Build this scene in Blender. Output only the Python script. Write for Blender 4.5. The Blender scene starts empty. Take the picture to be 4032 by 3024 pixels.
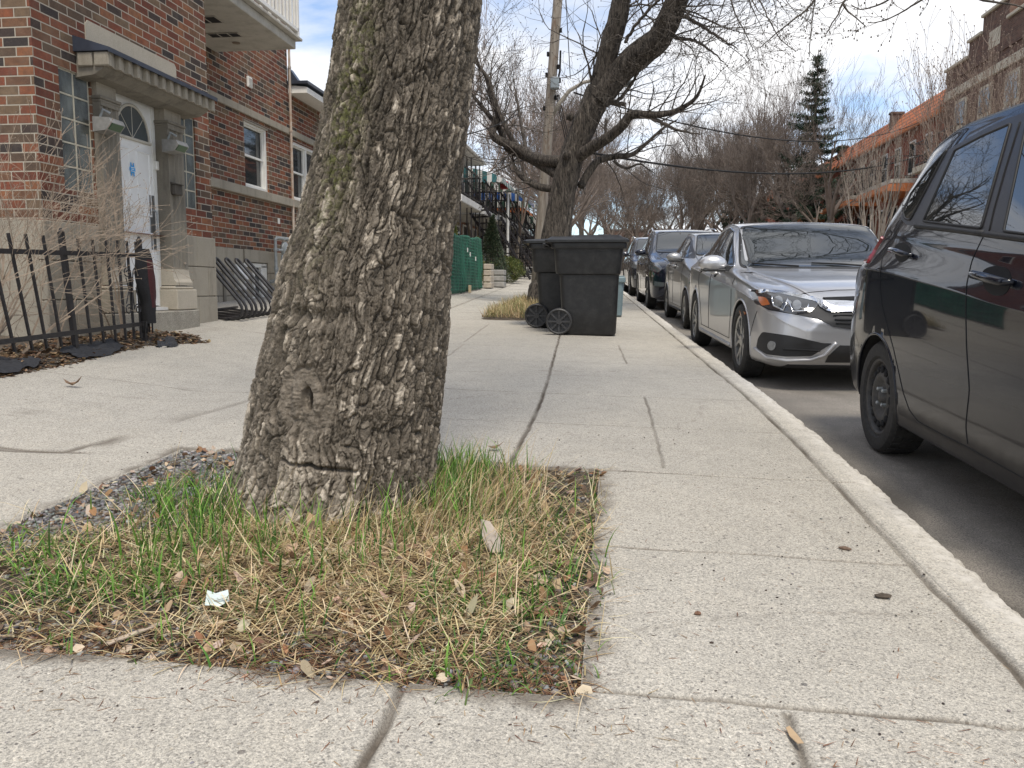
import bpy, bmesh, math, random
import numpy as np
from mathutils import Vector, Matrix, noise as mnoise
from mathutils.bvhtree import BVHTree
R = math.radians
rnd = random.Random(7)
scene = bpy.context.scene
COL = scene.collection
ORG = {}
CAMZ = 0.9

# ---------------------------------------------------------------- terrain: the street climbs gently away from the camera
def sm(a, b, x):
    t = min(1.0, max(0.0, (x - a) / (b - a))); return t * t * (3 - 2 * t)
def street_c(v):
    # sideways bend of the street at distance v
    if v < 4.0: return 0.0
    if v < 6.0: return -0.045 * (v - 4.0) ** 2 / 4.0
    return -0.045 * (v - 5.0)
def gz(x, y):
    # sidewalk-level ground height
    yy = y if y < 75 else 75 + (y - 75) * 0.2
    z = 0.034 * yy
    z += -0.018 * max(x, -7.0) if x < 1.2 else -0.018 * 1.2
    rise = 0.085 * max(0.0, min(-2.7 - x, 2.6)) * (1 - sm(13, 20, y) * 0.6)
    return z + rise
def gr(x, y):   # road level
    return gz(min(x, 1.2), y) - 0.13

# ---------------------------------------------------------------- materials
def new_mat(name):
    m = bpy.data.materials.new(name); m.use_nodes = True
    nt = m.node_tree; nt.nodes.clear()
    out = nt.nodes.new('ShaderNodeOutputMaterial'); p = nt.nodes.new('ShaderNodeBsdfPrincipled')
    nt.links.new(p.outputs[0], out.inputs[0])
    return m, nt, p
class NT:
    """small helper to write node graphs briefly"""
    def __init__(s, nt): s.nt = nt
    def n(s, t, **kw):
        nd = s.nt.nodes.new('ShaderNode' + t)
        for k, v in kw.items():
            if k == 'ins':
                for a, b in v.items(): s.set(nd.inputs[a], b)
            else: setattr(nd, k, v)
        return nd
    def set(s, sock, v):
        if isinstance(v, bpy.types.NodeSocket): s.nt.links.new(v, sock)
        elif hasattr(v, 'outputs'): s.nt.links.new(v.outputs[0], sock)
        else:
            if isinstance(v, (tuple, list)) and len(v) == 3 and sock.type == 'RGBA': v = (*v, 1)
            sock.default_value = v
    def math(s, op, a, b=0.0, clamp=False):
        nd = s.n('Math', operation=op); nd.use_clamp = clamp
        s.set(nd.inputs[0], a); s.set(nd.inputs[1], b); return nd.outputs[0]
    def mix(s, f, a, b, bt='MIX'):
        nd = s.n('Mix', data_type='RGBA', blend_type=bt)
        s.set(nd.inputs[0], f); s.set(nd.inputs[6], a); s.set(nd.inputs[7], b); return nd.outputs[2]
    def noise(s, vec, scale, detail=4, rough=0.55, dist=0.0):
        nd = s.n('TexNoise'); s.set(nd.inputs['Vector'], vec)
        nd.inputs['Scale'].default_value = scale; nd.inputs['Detail'].default_value = detail
        nd.inputs['Roughness'].default_value = rough; nd.inputs['Distortion'].default_value = dist
        return nd.outputs[0]
    def vor(s, vec, scale, feature='F1', rand=1.0, out=0):
        nd = s.n('TexVoronoi', feature=feature); s.set(nd.inputs['Vector'], vec)
        nd.inputs['Scale'].default_value = scale; nd.inputs['Randomness'].default_value = rand
        return nd.outputs[out]
    def ramp(s, f, stops, interp='LINEAR'):
        nd = s.n('ValToRGB'); cr = nd.color_ramp; cr.interpolation = interp
        while len(cr.elements) > 1: cr.elements.remove(cr.elements[-1])
        for i, (p, c) in enumerate(stops):
            e = cr.elements[0] if i == 0 else cr.elements.new(p)
            e.position = p
            if not isinstance(c, (tuple, list)): c = (c, c, c)
            e.color = (*c[:3], 1)
        s.set(nd.inputs[0], f); return nd.outputs[0]
    def map(s, vec, scale=(1, 1, 1), rot=(0, 0, 0), loc=(0, 0, 0)):
        nd = s.n('Mapping'); s.set(nd.inputs[0], vec)
        nd.inputs['Scale'].default_value = scale; nd.inputs['Rotation'].default_value = rot; nd.inputs['Location'].default_value = loc
        return nd.outputs[0]
    def pos(s): return s.n('NewGeometry').outputs['Position']
    def obj(s): return s.n('TexCoord').outputs['Object']
    def bump(s, h, strength=0.5, dist=0.01, nrm=None):
        nd = s.n('Bump'); nd.inputs['Strength'].default_value = strength; nd.inputs['Distance'].default_value = dist
        s.set(nd.inputs['Height'], h)
        if nrm is not None: s.set(nd.inputs['Normal'], nrm)
        return nd.outputs[0]
MATS = {}
def simple(name, col, rough=0.6, metal=0.0, spec=0.5, var=0.12, scale=8.0, bump=0.0, coat=0.0, bscale=60.0, dirt=None):
    """painted / plain surface with a little tonal variation"""
    if name in MATS: return MATS[name]
    m, nt, p = new_mat(name); g = NT(nt)
    c = tuple(col)
    if var > 0:
        n1 = g.noise(g.obj(), scale, 5)
        lo = tuple(x * (1 - var) for x in c); hi = tuple(min(1, x * (1 + var)) for x in c)
        colr = g.ramp(n1, [(0.3, lo), (0.7, hi)])
        if dirt:
            n2 = g.noise(g.obj(), scale * 2.3, 6, 0.7)
            colr = g.mix(g.ramp(n2, [(0.45, 0.0), (0.75, dirt[1])]), colr, dirt[0])
        g.set(p.inputs['Base Color'], colr)
        g.set(p.inputs['Roughness'], g.math('ADD', g.math('MULTIPLY', n1, 0.15), rough - 0.075))
    else:
        p.inputs['Base Color'].default_value = (*c, 1); p.inputs['Roughness'].default_value = rough
    p.inputs['Metallic'].default_value = metal
    p.inputs['Specular IOR Level'].default_value = spec
    p.inputs['Coat Weight'].default_value = coat
    if bump: g.set(p.inputs['Normal'], g.bump(g.noise(g.obj(), bscale, 5, 0.65), bump, 0.004))
    MATS[name] = m; return m

# ---------------------------------------------------------------- objects
def tag(o, label=None, cat=None, group=None, kind=None):
    if label: o['label'] = label
    if cat: o['category'] = cat
    if group: o['group'] = group
    if kind: o['kind'] = kind
    return o
def thing(name, label, cat, loc=(0, 0, 0), rotz=0.0, group=None, rot=None):
    o = bpy.data.objects.new(name, None); COL.objects.link(o)
    o.empty_display_size = 0.1
    o.location = loc; o.rotation_euler = rot if rot else (0, 0, rotz)
    ORG[o.name] = Vector(loc) if (rotz == 0 and rot is None) else Vector((0, 0, 0))
    return tag(o, label, cat, group)
def link(name, me, parent=None, mats=None):
    o = bpy.data.objects.new(name, me); COL.objects.link(o)
    if mats is not None:
        for m in (mats if isinstance(mats, (list, tuple)) else [mats]): me.materials.append(m)
    if parent is not None:
        o.parent = parent; ORG[o.name] = ORG.get(parent.name, Vector((0, 0, 0)))
    return o
def rename(o, base): return o

class MB:
    def __init__(s): s.v = []; s.f = []; s.m = []; s.mi = 0
    def add(s, vs, fs, mi=None):
        n = len(s.v); s.v.extend(vs); s.f.extend([tuple(i + n for i in f) for f in fs])
        s.m.extend([s.mi if mi is None else mi] * len(fs)); return s
    def box(s, c, d, rz=0.0, rx=0.0, ry=0.0, mi=None, taper=1.0, bev=0.0):
        cx, cy, cz = c; hx, hy, hz = d[0] / 2, d[1] / 2, d[2] / 2
        if bev > 0:
            b = min(bev, hx * .9, hy * .9, hz * .9)
            vs = []
            for sz in (-1, 1):
                for (ex, ey, ez) in ((0, 0, 1),):
                    pass
            # bevelled box: 24 verts
            pts = []
            idx = {}
            for ax in range(3):
                for sx in (-1, 1):
                    for sy in (-1, 1):
                        for sz in (-1, 1):
                            p = [sx * hx, sy * hy, sz * hz]
                            for k in range(3):
                                if k != ax: p[k] -= math.copysign(b, p[k])
                            idx[(ax, sx, sy, sz)] = len(pts); pts.append(p)
            fs = []
            S = (-1, 1)
            def q(k, sgn):
                o = [(-1, -1), (1, -1), (1, 1), (-1, 1)]
                out = []
                for a, bb in o:
                    t = [a, bb]; t.insert(k, sgn); out.append(idx[(k, *t)])
                return out
            for k in range(3):
                for sgn in S: fs.append(q(k, sgn))
            for k in range(3):      # edges along axis k
                o = [i for i in range(3) if i != k]
                for a in S:
                    for bb in S:
                        e = []
                        for ax, ends in ((o[0], S), (o[1], S[::-1])):
                            for en in ends:
                                t = [0, 0, 0]; t[o[0]] = a; t[o[1]] = bb; t[k] = en
                                e.append(idx[(ax, *t)])
                        fs.append(e)
            for a in S:
                for bb in S:
                    for cc in S: fs.append([idx[(k, a, bb, cc)] for k in range(3)])
            vs = pts
        else:
            vs = [[sx * hx, sy * hy, sz * hz] for sz in (-1, 1) for sy in (-1, 1) for sx in (-1, 1)]
            fs = [(0, 2, 3, 1), (4, 5, 7, 6), (0, 1, 5, 4), (2, 6, 7, 3), (0, 4, 6, 2), (1, 3, 7, 5)]
        if taper != 1.0:
            for p in vs:
                if p[2] > 0: p[0] *= taper; p[1] *= taper
        M = Matrix.Rotation(rz, 3, 'Z') @ Matrix.Rotation(ry, 3, 'Y') @ Matrix.Rotation(rx, 3, 'X')
        if rz or rx or ry: vs = [M @ Vector(p) for p in vs]
        s.add([(p[0] + cx, p[1] + cy, p[2] + cz) for p in vs], fs, mi); return s
    def bar(s, a, b, w, h=None, mi=None):
        """rectangular bar from a to b"""
        h = h or w; a = Vector(a); b = Vector(b); t = (b - a).normalized()
        up = Vector((0, 0, 1)) if abs(t.z) < 0.95 else Vector((1, 0, 0))
        x = t.cross(up).normalized(); y = x.cross(t)
        vs = []
        for p in (a, b):
            for sx, sy in ((-1, -1), (1, -1), (1, 1), (-1, 1)): vs.append(tuple(p + x * sx * w / 2 + y * sy * h / 2))
        s.add(vs, [(0, 1, 2, 3), (7, 6, 5, 4), (0, 4, 5, 1), (1, 5, 6, 2), (2, 6, 7, 3), (3, 7, 4, 0)], mi); return s
    def tube(s, pts, rad, n=8, cap=True, mi=None, closed=False):
        pts = [Vector(p) for p in pts]; k = len(pts)
        if not hasattr(rad, '__len__'): rad = [rad] * k
        base = len(s.v); up = None
        for i in range(k):
            if closed: t = pts[(i + 1) % k] - pts[i - 1]
            else: t = pts[min(i + 1, k - 1)] - pts[max(i - 1, 0)]
            if t.length < 1e-9: t = Vector((0, 0, 1))
            t.normalize()
            if up is None:
                up = Vector((0, 0, 1)) if abs(t.z) < 0.9 else Vector((1, 0, 0))
            x = up - t * up.dot(t)
            if x.length < 1e-6: x = t.orthogonal()
            x.normalize(); up = x; y = t.cross(x)
            r = rad[i]
            for j in range(n):
                a = 2 * math.pi * j / n
                p = pts[i] + x * (r * math.cos(a)) + y * (r * math.sin(a)); s.v.append((p.x, p.y, p.z))
        rng = k if closed else k - 1
        for i in range(rng):
            for j in range(n):
                a = base + i * n + j; b = base + i * n + (j + 1) % n
                c = base + ((i + 1) % k) * n + (j + 1) % n; d = base + ((i + 1) % k) * n + j
                s.f.append((a, b, c, d)); s.m.append(s.mi if mi is None else mi)
        if cap and not closed:
            s.f.append(tuple(base + j for j in reversed(range(n)))); s.f.append(tuple(base + (k - 1) * n + j for j in range(n)))
            s.m.extend([s.mi if mi is None else mi] * 2)
        return s
    def lathe(s, prof, n=24, axis='Z', c=(0, 0, 0), mi=None, cap=True):
        base = len(s.v)
        for r, h in prof:
            for j in range(n):
                a = 2 * math.pi * j / n; x, y = r * math.cos(a), r * math.sin(a)
                p = {'Z': (x, y, h), 'X': (h, x, y), 'Y': (x, h, y)}[axis]
                s.v.append((p[0] + c[0], p[1] + c[1], p[2] + c[2]))
        k = len(prof)
        for i in range(k - 1):
            for j in range(n):
                s.f.append((base + i * n + j, base + i * n + (j + 1) % n, base + (i + 1) * n + (j + 1) % n, base + (i + 1) * n + j))
                s.m.append(s.mi if mi is None else mi)
        if cap:
            s.f.append(tuple(base + j for j in range(n))); s.f.append(tuple(base + (k - 1) * n + j for j in range(n)))
            s.m.extend([s.mi if mi is None else mi] * 2)
        return s
    def prism(s, poly, axis, a, b, mi=None):
        """poly of 2-D points extruded along axis from a to b; for X poly=(y,z), Y poly=(x,z), Z poly=(x,y)"""
        def P(q, t):
            return {'X': (t, q[0], q[1]), 'Y': (q[0], t, q[1]), 'Z': (q[0], q[1], t)}[axis]
        n = len(poly); vs = [P(q, a) for q in poly] + [P(q, b) for q in poly]
        fs = [tuple(range(n)), tuple(range(2 * n - 1, n - 1, -1))]
        fs += [(i, (i + 1) % n, n + (i + 1) % n, n + i) for i in range(n)]
        s.add(vs, fs, mi); return s
    def blob(s, c, r, n=1, jit=0.2, sc=(1, 1, 1), mi=None, rg=None):
        rg = rg or rnd
        t = (1 + 5 ** 0.5) / 2
        vs = [(-1, t, 0), (1, t, 0), (-1, -t, 0), (1, -t, 0), (0, -1, t), (0, 1, t), (0, -1, -t), (0, 1, -t), (t, 0, -1), (t, 0, 1), (-t, 0, -1), (-t, 0, 1)]
        fs = [(0, 11, 5), (0, 5, 1), (0, 1, 7), (0, 7, 10), (0, 10, 11), (1, 5, 9), (5, 11, 4), (11, 10, 2), (10, 7, 6), (7, 1, 8), (3, 9, 4), (3, 4, 2), (3, 2, 6), (3, 6, 8), (3, 8, 9), (4, 9, 5), (2, 4, 11), (6, 2, 10), (8, 6, 7), (9, 8, 1)]
        out = []
        for v in vs:
            k = r / 1.9 * (1 + rg.uniform(-jit, jit))
            out.append((c[0] + v[0] * k * sc[0], c[1] + v[1] * k * sc[1], c[2] + v[2] * k * sc[2]))
        s.add(out, fs, mi); return s
    def build(s, name, mats, parent=None, smooth=False, org=None, angle=None):
        o0 = ORG.get(parent.name, Vector((0, 0, 0))) if parent is not None else Vector(org or (0, 0, 0))
        me = bpy.data.meshes.new(name)
        V = [(x - o0.x, y - o0.y, z - o0.z) for x, y, z in s.v] if o0.length else [tuple(p) for p in s.v]
        me.from_pydata(V, [], s.f)
        o = link(name, me, parent, mats)
        if parent is None:
            o.location = o0; ORG[o.name] = Vector(o0)
        if len(me.materials) > 1: me.polygons.foreach_set('material_index', s.m)
        if smooth: me.polygons.foreach_set('use_smooth', [True] * len(me.polygons))
        bm = bmesh.new(); bm.from_mesh(me); bmesh.ops.recalc_face_normals(bm, faces=bm.faces[:])
        bm.to_mesh(me); bm.free()
        if angle is not None: me.shade_smooth(); me.set_sharp_from_angle(angle=R(angle))
        me.update(); return o
def np_mesh(name, V, F, mats, parent=None, smooth=True, attrs=None, loc=None, uvs=None):
    """fast mesh from numpy arrays; F is (n,4) or (n,3)"""
    me = bpy.data.meshes.new(name); k = F.shape[1]
    o0 = ORG.get(parent.name, Vector((0, 0, 0))) if parent is not None else Vector(loc or (0, 0, 0))
    V = np.asarray(V, np.float32) - np.array(o0, np.float32)
    me.vertices.add(len(V)); me.vertices.foreach_set('co', V.ravel())
    me.loops.add(F.size); me.loops.foreach_set('vertex_index', F.astype(np.int32).ravel())
    me.polygons.add(len(F)); me.polygons.foreach_set('loop_start', np.arange(0, F.size, k, dtype=np.int32))
    me.polygons.foreach_set('loop_total', np.full(len(F), k, np.int32))
    if smooth: me.polygons.foreach_set('use_smooth', np.ones(len(F), bool))
    for an, arr in (attrs or {}).items():
        arr = np.asarray(arr, np.float32)
        if arr.ndim == 1:
            a = me.attributes.new(an, 'FLOAT', 'POINT'); a.data.foreach_set('value', arr)
        else:
            a = me.attributes.new(an, 'FLOAT_COLOR', 'POINT')
            if arr.shape[1] == 3: arr = np.hstack([arr, np.ones((len(arr), 1), np.float32)])
            a.data.foreach_set('color', arr.ravel())
    me.update(calc_edges=True); me.validate()
    o = link(name, me, parent, mats)
    if parent is None: o.location = o0; ORG[o.name] = Vector(o0)
    return o
def grid_faces(nu, nv, wrap=False):
    """faces of a grid with nu rows and nv columns"""
    i = np.arange(nu - 1)[:, None]; j = np.arange(nv if wrap else nv - 1)[None, :]
    j2 = (j + 1) % nv
    return np.stack([i * nv + j, i * nv + j2, (i + 1) * nv + j2, (i + 1) * nv + j], -1).reshape(-1, 4)
def hash2(ix, iy, seed=0):
    h = (ix.astype(np.int64) * 374761393 + iy.astype(np.int64) * 668265263 + seed * 1442695041) & 0xffffffff
    h = ((h ^ (h >> 13)) * 1274126177) & 0xffffffff
    return ((h ^ (h >> 16)) & 0xffffff) / float(0xffffff)
def vnoise(x, y, seed=0, wrapx=0):
    ix = np.floor(x); iy = np.floor(y); fx = x - ix; fy = y - iy
    fx = fx * fx * (3 - 2 * fx); fy = fy * fy * (3 - 2 * fy)
    w = (lambda a: np.mod(a, wrapx)) if wrapx else (lambda a: a)
    a = hash2(w(ix), iy, seed); b = hash2(w(ix + 1), iy, seed); c = hash2(w(ix), iy + 1, seed); d = hash2(w(ix + 1), iy + 1, seed)
    return (a * (1 - fx) + b * fx) * (1 - fy) + (c * (1 - fx) + d * fx) * fy
def fbm(x, y, oct=4, seed=0, wrapx=0, gain=0.5):
    t = 0; amp = 1; tot = 0
    for o in range(oct):
        t = t + amp * vnoise(x * 2 ** o, y * 2 ** o, seed + o * 17, wrapx * 2 ** o); tot += amp; amp *= gain
    return t / tot
def worley(x, y, seed=0, wrapx=0, jit=0.9):
    ix = np.floor(x); iy = np.floor(y)
    f1 = np.full(x.shape, 9.0); f2 = np.full(x.shape, 9.0); cid = np.zeros(x.shape)
    for dx in (-1, 0, 1):
        for dy in (-1, 0, 1):
            cx = ix + dx; cy = iy + dy; wx = np.mod(cx, wrapx) if wrapx else cx
            px = cx + 0.5 + (hash2(wx, cy, seed) - 0.5) * jit; py = cy + 0.5 + (hash2(wx, cy, seed + 5) - 0.5) * jit
            d = np.hypot(px - x, py - y)
            near = d < f1
            f2 = np.where(near, f1, np.minimum(f2, d)); cid = np.where(near, hash2(wx, cy, seed + 9), cid); f1 = np.where(near, d, f1)
    return f1, f2, cid
def copy_tree(o, parent=None):
    c = o.copy(); COL.objects.link(c); ORG[c.name] = ORG.get(o.name, Vector((0, 0, 0)))
    if parent is not None: c.parent = parent
    for ch in list(o.children): copy_tree(ch, c)
    return c
# ================================================================ CAMERA, SKY, SUN
cam_d = bpy.data.cameras.new('camera'); cam = bpy.data.objects.new('camera', cam_d); COL.objects.link(cam)
YAW, PITCH, ROLL = R(7.3), R(6.8), R(0.3)
fwd = Vector((-math.sin(YAW) * math.cos(PITCH), math.cos(YAW) * math.cos(PITCH), -math.sin(PITCH)))
r0 = Vector((math.cos(YAW), math.sin(YAW), 0)); u0 = r0.cross(fwd)
rt = r0 * math.cos(ROLL) + u0 * math.sin(ROLL); upv = rt.cross(fwd)
cam.matrix_world = Matrix(((rt.x, upv.x, -fwd.x, 0), (rt.y, upv.y, -fwd.y, 0), (rt.z, upv.z, -fwd.z, CAMZ), (0, 0, 0, 1)))
cam_d.sensor_width = 36.0; cam_d.lens = 36.0 * 1755.0 / 2212.0
cam_d.clip_start = 0.05; cam_d.clip_end = 3000
scene.camera = cam
scene.view_settings.view_transform = 'Standard'; scene.view_settings.look = 'None'
scene.view_settings.gamma = 1.0
scene.view_settings.exposure = 0.42
w = bpy.data.worlds.new('World'); scene.world = w; w.use_nodes = True
g = NT(w.node_tree); w.node_tree.nodes.clear()
SUN_DIR = Vector((0.16, -0.42, 0.89)).normalized()
sky = g.n('TexSky', sky_type='NISHITA'); sky.sun_disc = False
sky.sun_elevation = math.asin(SUN_DIR.z); sky.sun_rotation = math.atan2(SUN_DIR.x, SUN_DIR.y)
sky.air_density = 1.0; sky.dust_density = 0.6; sky.ozone_density = 1.5
tc = g.n('TexCoord').outputs['Generated']
sep = g.n('SeparateXYZ'); g.set(sep.inputs[0], tc)
zz = g.math('ADD', g.math('MAXIMUM', sep.outputs[2], 0.0), 0.22)
cmb = g.n('CombineXYZ'); g.set(cmb.inputs[0], g.math('DIVIDE', sep.outputs[0], zz)); g.set(cmb.inputs[1], g.math('DIVIDE', sep.outputs[1], zz))
cv = g.map(cmb.outputs[0], (1.0, 1.25, 1), (0, 0, 0.4), (3.1, 1.7, 0))
n1 = g.noise(cv, 1.15, 8, 0.56, 0.4)
n2 = g.noise(g.map(cmb.outputs[0], (1, 1, 1), (0, 0, 0), (7, 3, 2)), 3.2, 6, 0.6, 0.3)
nn = g.math('ADD', g.math('MULTIPLY', n1, 0.8), g.math('MULTIPLY', n2, 0.2))
cf = g.ramp(nn, [(0.41, 0.10), (0.48, 0.6), (0.55, 1.0)])
cc = g.ramp(g.noise(g.map(cmb.outputs[0], (1, 1, 1), (0, 0, 1), (1, 9, 4)), 1.6, 6, 0.6, 0.3), [(0.3, (6.3, 6.7, 7.5)), (0.6, (9.0, 9.0, 9.1))])
sk = g.mix(1.0, sky.outputs[0], (1.45, 1.5, 1.6), 'MULTIPLY')
colr = g.mix(cf, sk, cc)
bg = g.n('Background'); g.set(bg.inputs[0], colr); bg.inputs[1].default_value = 0.1
wo = g.n('OutputWorld'); g.set(wo.inputs[0], bg)
sd = bpy.data.lights.new('sun', 'SUN'); so = bpy.data.objects.new('sun', sd); COL.objects.link(so)
sd.energy = 2.6; sd.angle = R(14); sd.color = (1.0, 0.93, 0.82)
so.rotation_euler = SUN_DIR.to_track_quat('Z', 'Y').to_euler(); so.location = (6, -6, 12)
# ================================================================ MATERIALS OF THE GROUND
def concrete_mat(name, base=(0.50, 0.475, 0.425), dark=(0.29, 0.27, 0.235), stain=0.6):
    m, nt, p = new_mat(name); g = NT(nt); P = g.pos()
    big = g.noise(P, 0.9, 6, 0.6); mid = g.noise(P, 7, 6, 0.65); fine = g.noise(P, 140, 4, 0.7); fi2 = g.noise(P, 420, 2, 0.6)
    c = g.ramp(big, [(0.30, tuple(x * 0.86 for x in base)), (0.62, base), (0.8, tuple(x * 1.1 for x in base))])
    c = g.mix(g.ramp(mid, [(0.40, 0.0), (0.70, 0.55 * stain)]), c, dark); c = g.mix(g.ramp(g.noise(g.map(P, (3.5, 1.2, 1)), 1.0, 5, 0.7), [(0.48, 0.0), (0.70, 0.38)]), c, tuple(x * 0.72 for x in base)); c = g.mix(g.ramp(g.noise(P, 2.6, 5, 0.65), [(0.55, 0.0), (0.75, 0.30)]), c, (0.60, 0.55, 0.46))
    c = g.mix(g.ramp(fine, [(0.36, 0.75), (0.54, 0.0)]), c, tuple(x * 0.58 for x in base))
    c = g.mix(g.ramp(fi2, [(0.52, 0.0), (0.72, 0.6)]), c, (0.60, 0.56, 0.49))
    # exposed aggregate: dark and pale stones
    v = g.n('TexVoronoi', feature='F1'); g.set(v.inputs['Vector'], P); v.inputs['Scale'].default_value = 95
    rc = g.n('SeparateColor'); g.set(rc.inputs[0], v.outputs['Color'])
    st = g.math('MULTIPLY', g.math('LESS_THAN', v.outputs['Distance'], g.math('MULTIPLY', rc.outputs[1], 0.38)), g.math('GREATER_THAN', rc.outputs[0], 0.74))
    scol = g.ramp(rc.outputs[2], [(0.0, (0.10, 0.10, 0.11)), (0.35, (0.17, 0.155, 0.14)), (0.6, (0.30, 0.24, 0.18)), (0.75, (0.50, 0.46, 0.38)), (1, (0.56, 0.53, 0.47))])
    c = g.mix(g.math('MULTIPLY', st, 0.8), c, scol)
    v3 = g.n('TexVoronoi', feature='F1'); g.set(v3.inputs['Vector'], P); v3.inputs['Scale'].default_value = 38
    rc3 = g.n('SeparateColor'); g.set(rc3.inputs[0], v3.outputs['Color'])
    st3 = g.math('MULTIPLY', g.math('LESS_THAN', v3.outputs['Distance'], g.math('MULTIPLY', rc3.outputs[1], 0.30)), g.math('GREATER_THAN', rc3.outputs[0], 0.86))
    c = g.mix(g.math('MULTIPLY', st3, 0.75), c, g.ramp(rc3.outputs[2], [(0.0, (0.13, 0.125, 0.125)), (0.5, (0.2, 0.17, 0.14)), (0.8, (0.42, 0.38, 0.33))]))
    for sc_, k_ in ((210, .20), (430, .20)):
        v4 = g.n('TexVoronoi', feature='F1'); g.set(v4.inputs['Vector'], P); v4.inputs['Scale'].default_value = sc_
        r4 = g.n('SeparateColor'); g.set(r4.inputs[0], v4.outputs['Color'])
        c = g.mix(1.0, c, g.ramp(r4.outputs[0], [(0.0, (1 - k_ * 1.9,) * 3), (0.25, (1 - k_ * .6,) * 3), (0.7, (1.04, 1.03, 1.01)), (1.0, (1 + k_, 1 + k_ * .96, 1 + k_ * .88))]), 'MULTIPLY')
    a = g.n('Attribute', attribute_name='dirt')
    c = g.mix(a.outputs['Fac'], c, g.mix(g.noise(P, 60, 4, 0.7), (0.045, 0.038, 0.030), (0.16, 0.13, 0.10)))
    w_ = g.n('Attribute', attribute_name='worn')
    c = g.mix(g.math('MULTIPLY', w_.outputs['Fac'], g.ramp(g.noise(P, 26, 5, 0.7), [(0.35, 0.0), (0.6, 1.0)])), c, (0.62, 0.59, 0.54))
    y_ = g.n('Attribute', attribute_name='yellow')
    c = g.mix(g.math('MULTIPLY', y_.outputs['Fac'], g.ramp(g.noise(P, 34, 5, 0.75), [(0.48, 0.0), (0.6, 0.85)])), c, (0.62, 0.40, 0.05))
    g.set(p.inputs['Base Color'], c); p.inputs['Roughness'].default_value = 0.9; p.inputs['Specular IOR Level'].default_value = 0.25
    h = g.math('ADD', g.math('MULTIPLY', fine, 0.6), g.math('MULTIPLY', fi2, 0.4)); h = g.math('ADD', h, g.math('MULTIPLY', st, -0.25)); h = g.math('ADD', h, g.math('MULTIPLY', mid, 0.8))
    g.set(p.inputs['Normal'], g.bump(h, 0.6, 0.006)); return m
M_CONC = concrete_mat('weathered_concrete')
M_KERB = concrete_mat('kerb_concrete', (0.60, 0.57, 0.51), (0.27, 0.25, 0.22), 1.0)
def asphalt_mat():
    m, nt, p = new_mat('asphalt'); g = NT(nt); P = g.pos()
    c = g.ramp(g.noise(P, 1.3, 6, 0.6), [(0.3, (0.27, 0.245, 0.21)), (0.7, (0.42, 0.38, 0.33))])
    c = g.mix(g.ramp(g.noise(P, 200, 3, 0.7), [(0.4, 0.8), (0.6, 0.0)]), c, (0.10, 0.09, 0.08)); c = g.mix(g.ramp(g.noise(P, 5, 6, 0.75), [(0.5, 0.0), (0.62, 0.6)]), c, (0.19, 0.175, 0.15))
    v = g.n('TexVoronoi', feature='F1'); g.set(v.inputs['Vector'], P); v.inputs['Scale'].default_value = 70
    rc = g.n('SeparateColor'); g.set(rc.inputs[0], v.outputs['Color'])
    st = g.math('MULTIPLY', g.math('LESS_THAN', v.outputs['Distance'], 0.3), g.math('GREATER_THAN', rc.outputs[0], 0.7))
    c = g.mix(g.math('MULTIPLY', st, 0.7), c, g.ramp(rc.outputs[2], [(0, (0.12, 0.11, 0.1)), (1, (0.36, 0.33, 0.29))]))
    a = g.n('Attribute', attribute_name='dirt')
    c = g.mix(a.outputs['Fac'], c, (0.035, 0.03, 0.026))
    g.set(p.inputs['Base Color'], c); p.inputs['Roughness'].default_value = 0.9
    g.set(p.inputs['Normal'], g.bump(g.noise(P, 160, 4, 0.7), 0.7, 0.006)); return m
M_ASPH = asphalt_mat()
def soil_mat():
    m, nt, p = new_mat('soil'); g = NT(nt); P = g.pos()
    c = g.ramp(g.noise(P, 6, 6, 0.7), [(0.35, (0.032, 0.024, 0.018)), (0.65, (0.10, 0.078, 0.055))])
    c = g.mix(g.ramp(g.noise(P, 90, 4, 0.7), [(0.5, 0.0), (0.7, 0.8)]), c, (0.20, 0.155, 0.105))
    c = g.mix(g.ramp(g.noise(P, 260, 3, 0.7), [(0.55, 0.0), (0.7, 0.6)]), c, (0.26, 0.24, 0.22))
    g.set(p.inputs['Base Color'], c); p.inputs['Roughness'].default_value = 0.95
    g.set(p.inputs['Normal'], g.bump(g.noise(P, 80, 6, 0.75), 1.0, 0.012)); return m
M_SOIL = soil_mat()

# ================================================================ SIDEWALK, KERB, ROAD
gz_v = np.vectorize(gz); c_v = np.vectorize(street_c)
PATCH = (-1.97, -0.06, 1.60, 3.455)      # the tree pit: x0, x1, y0, y1
TH = lambda s: s
def axis(segs, extra, w=0.02):
    a = []
    for s0, s1, st in segs: a.append(np.arange(s0, s1, st))
    a.append(np.array([segs[-1][1]]))
    for e in extra: a.append(np.array([e - w, e - w * .5, e - w * .2, e, e + w * .2, e + w * .5, e + w]))
    a = np.unique(np.round(np.concatenate(a), 4)); keep = [a[0]]
    for v in a[1:]:
        if v - keep[-1] > 0.0025: keep.append(v)
    return np.array(keep)
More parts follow.
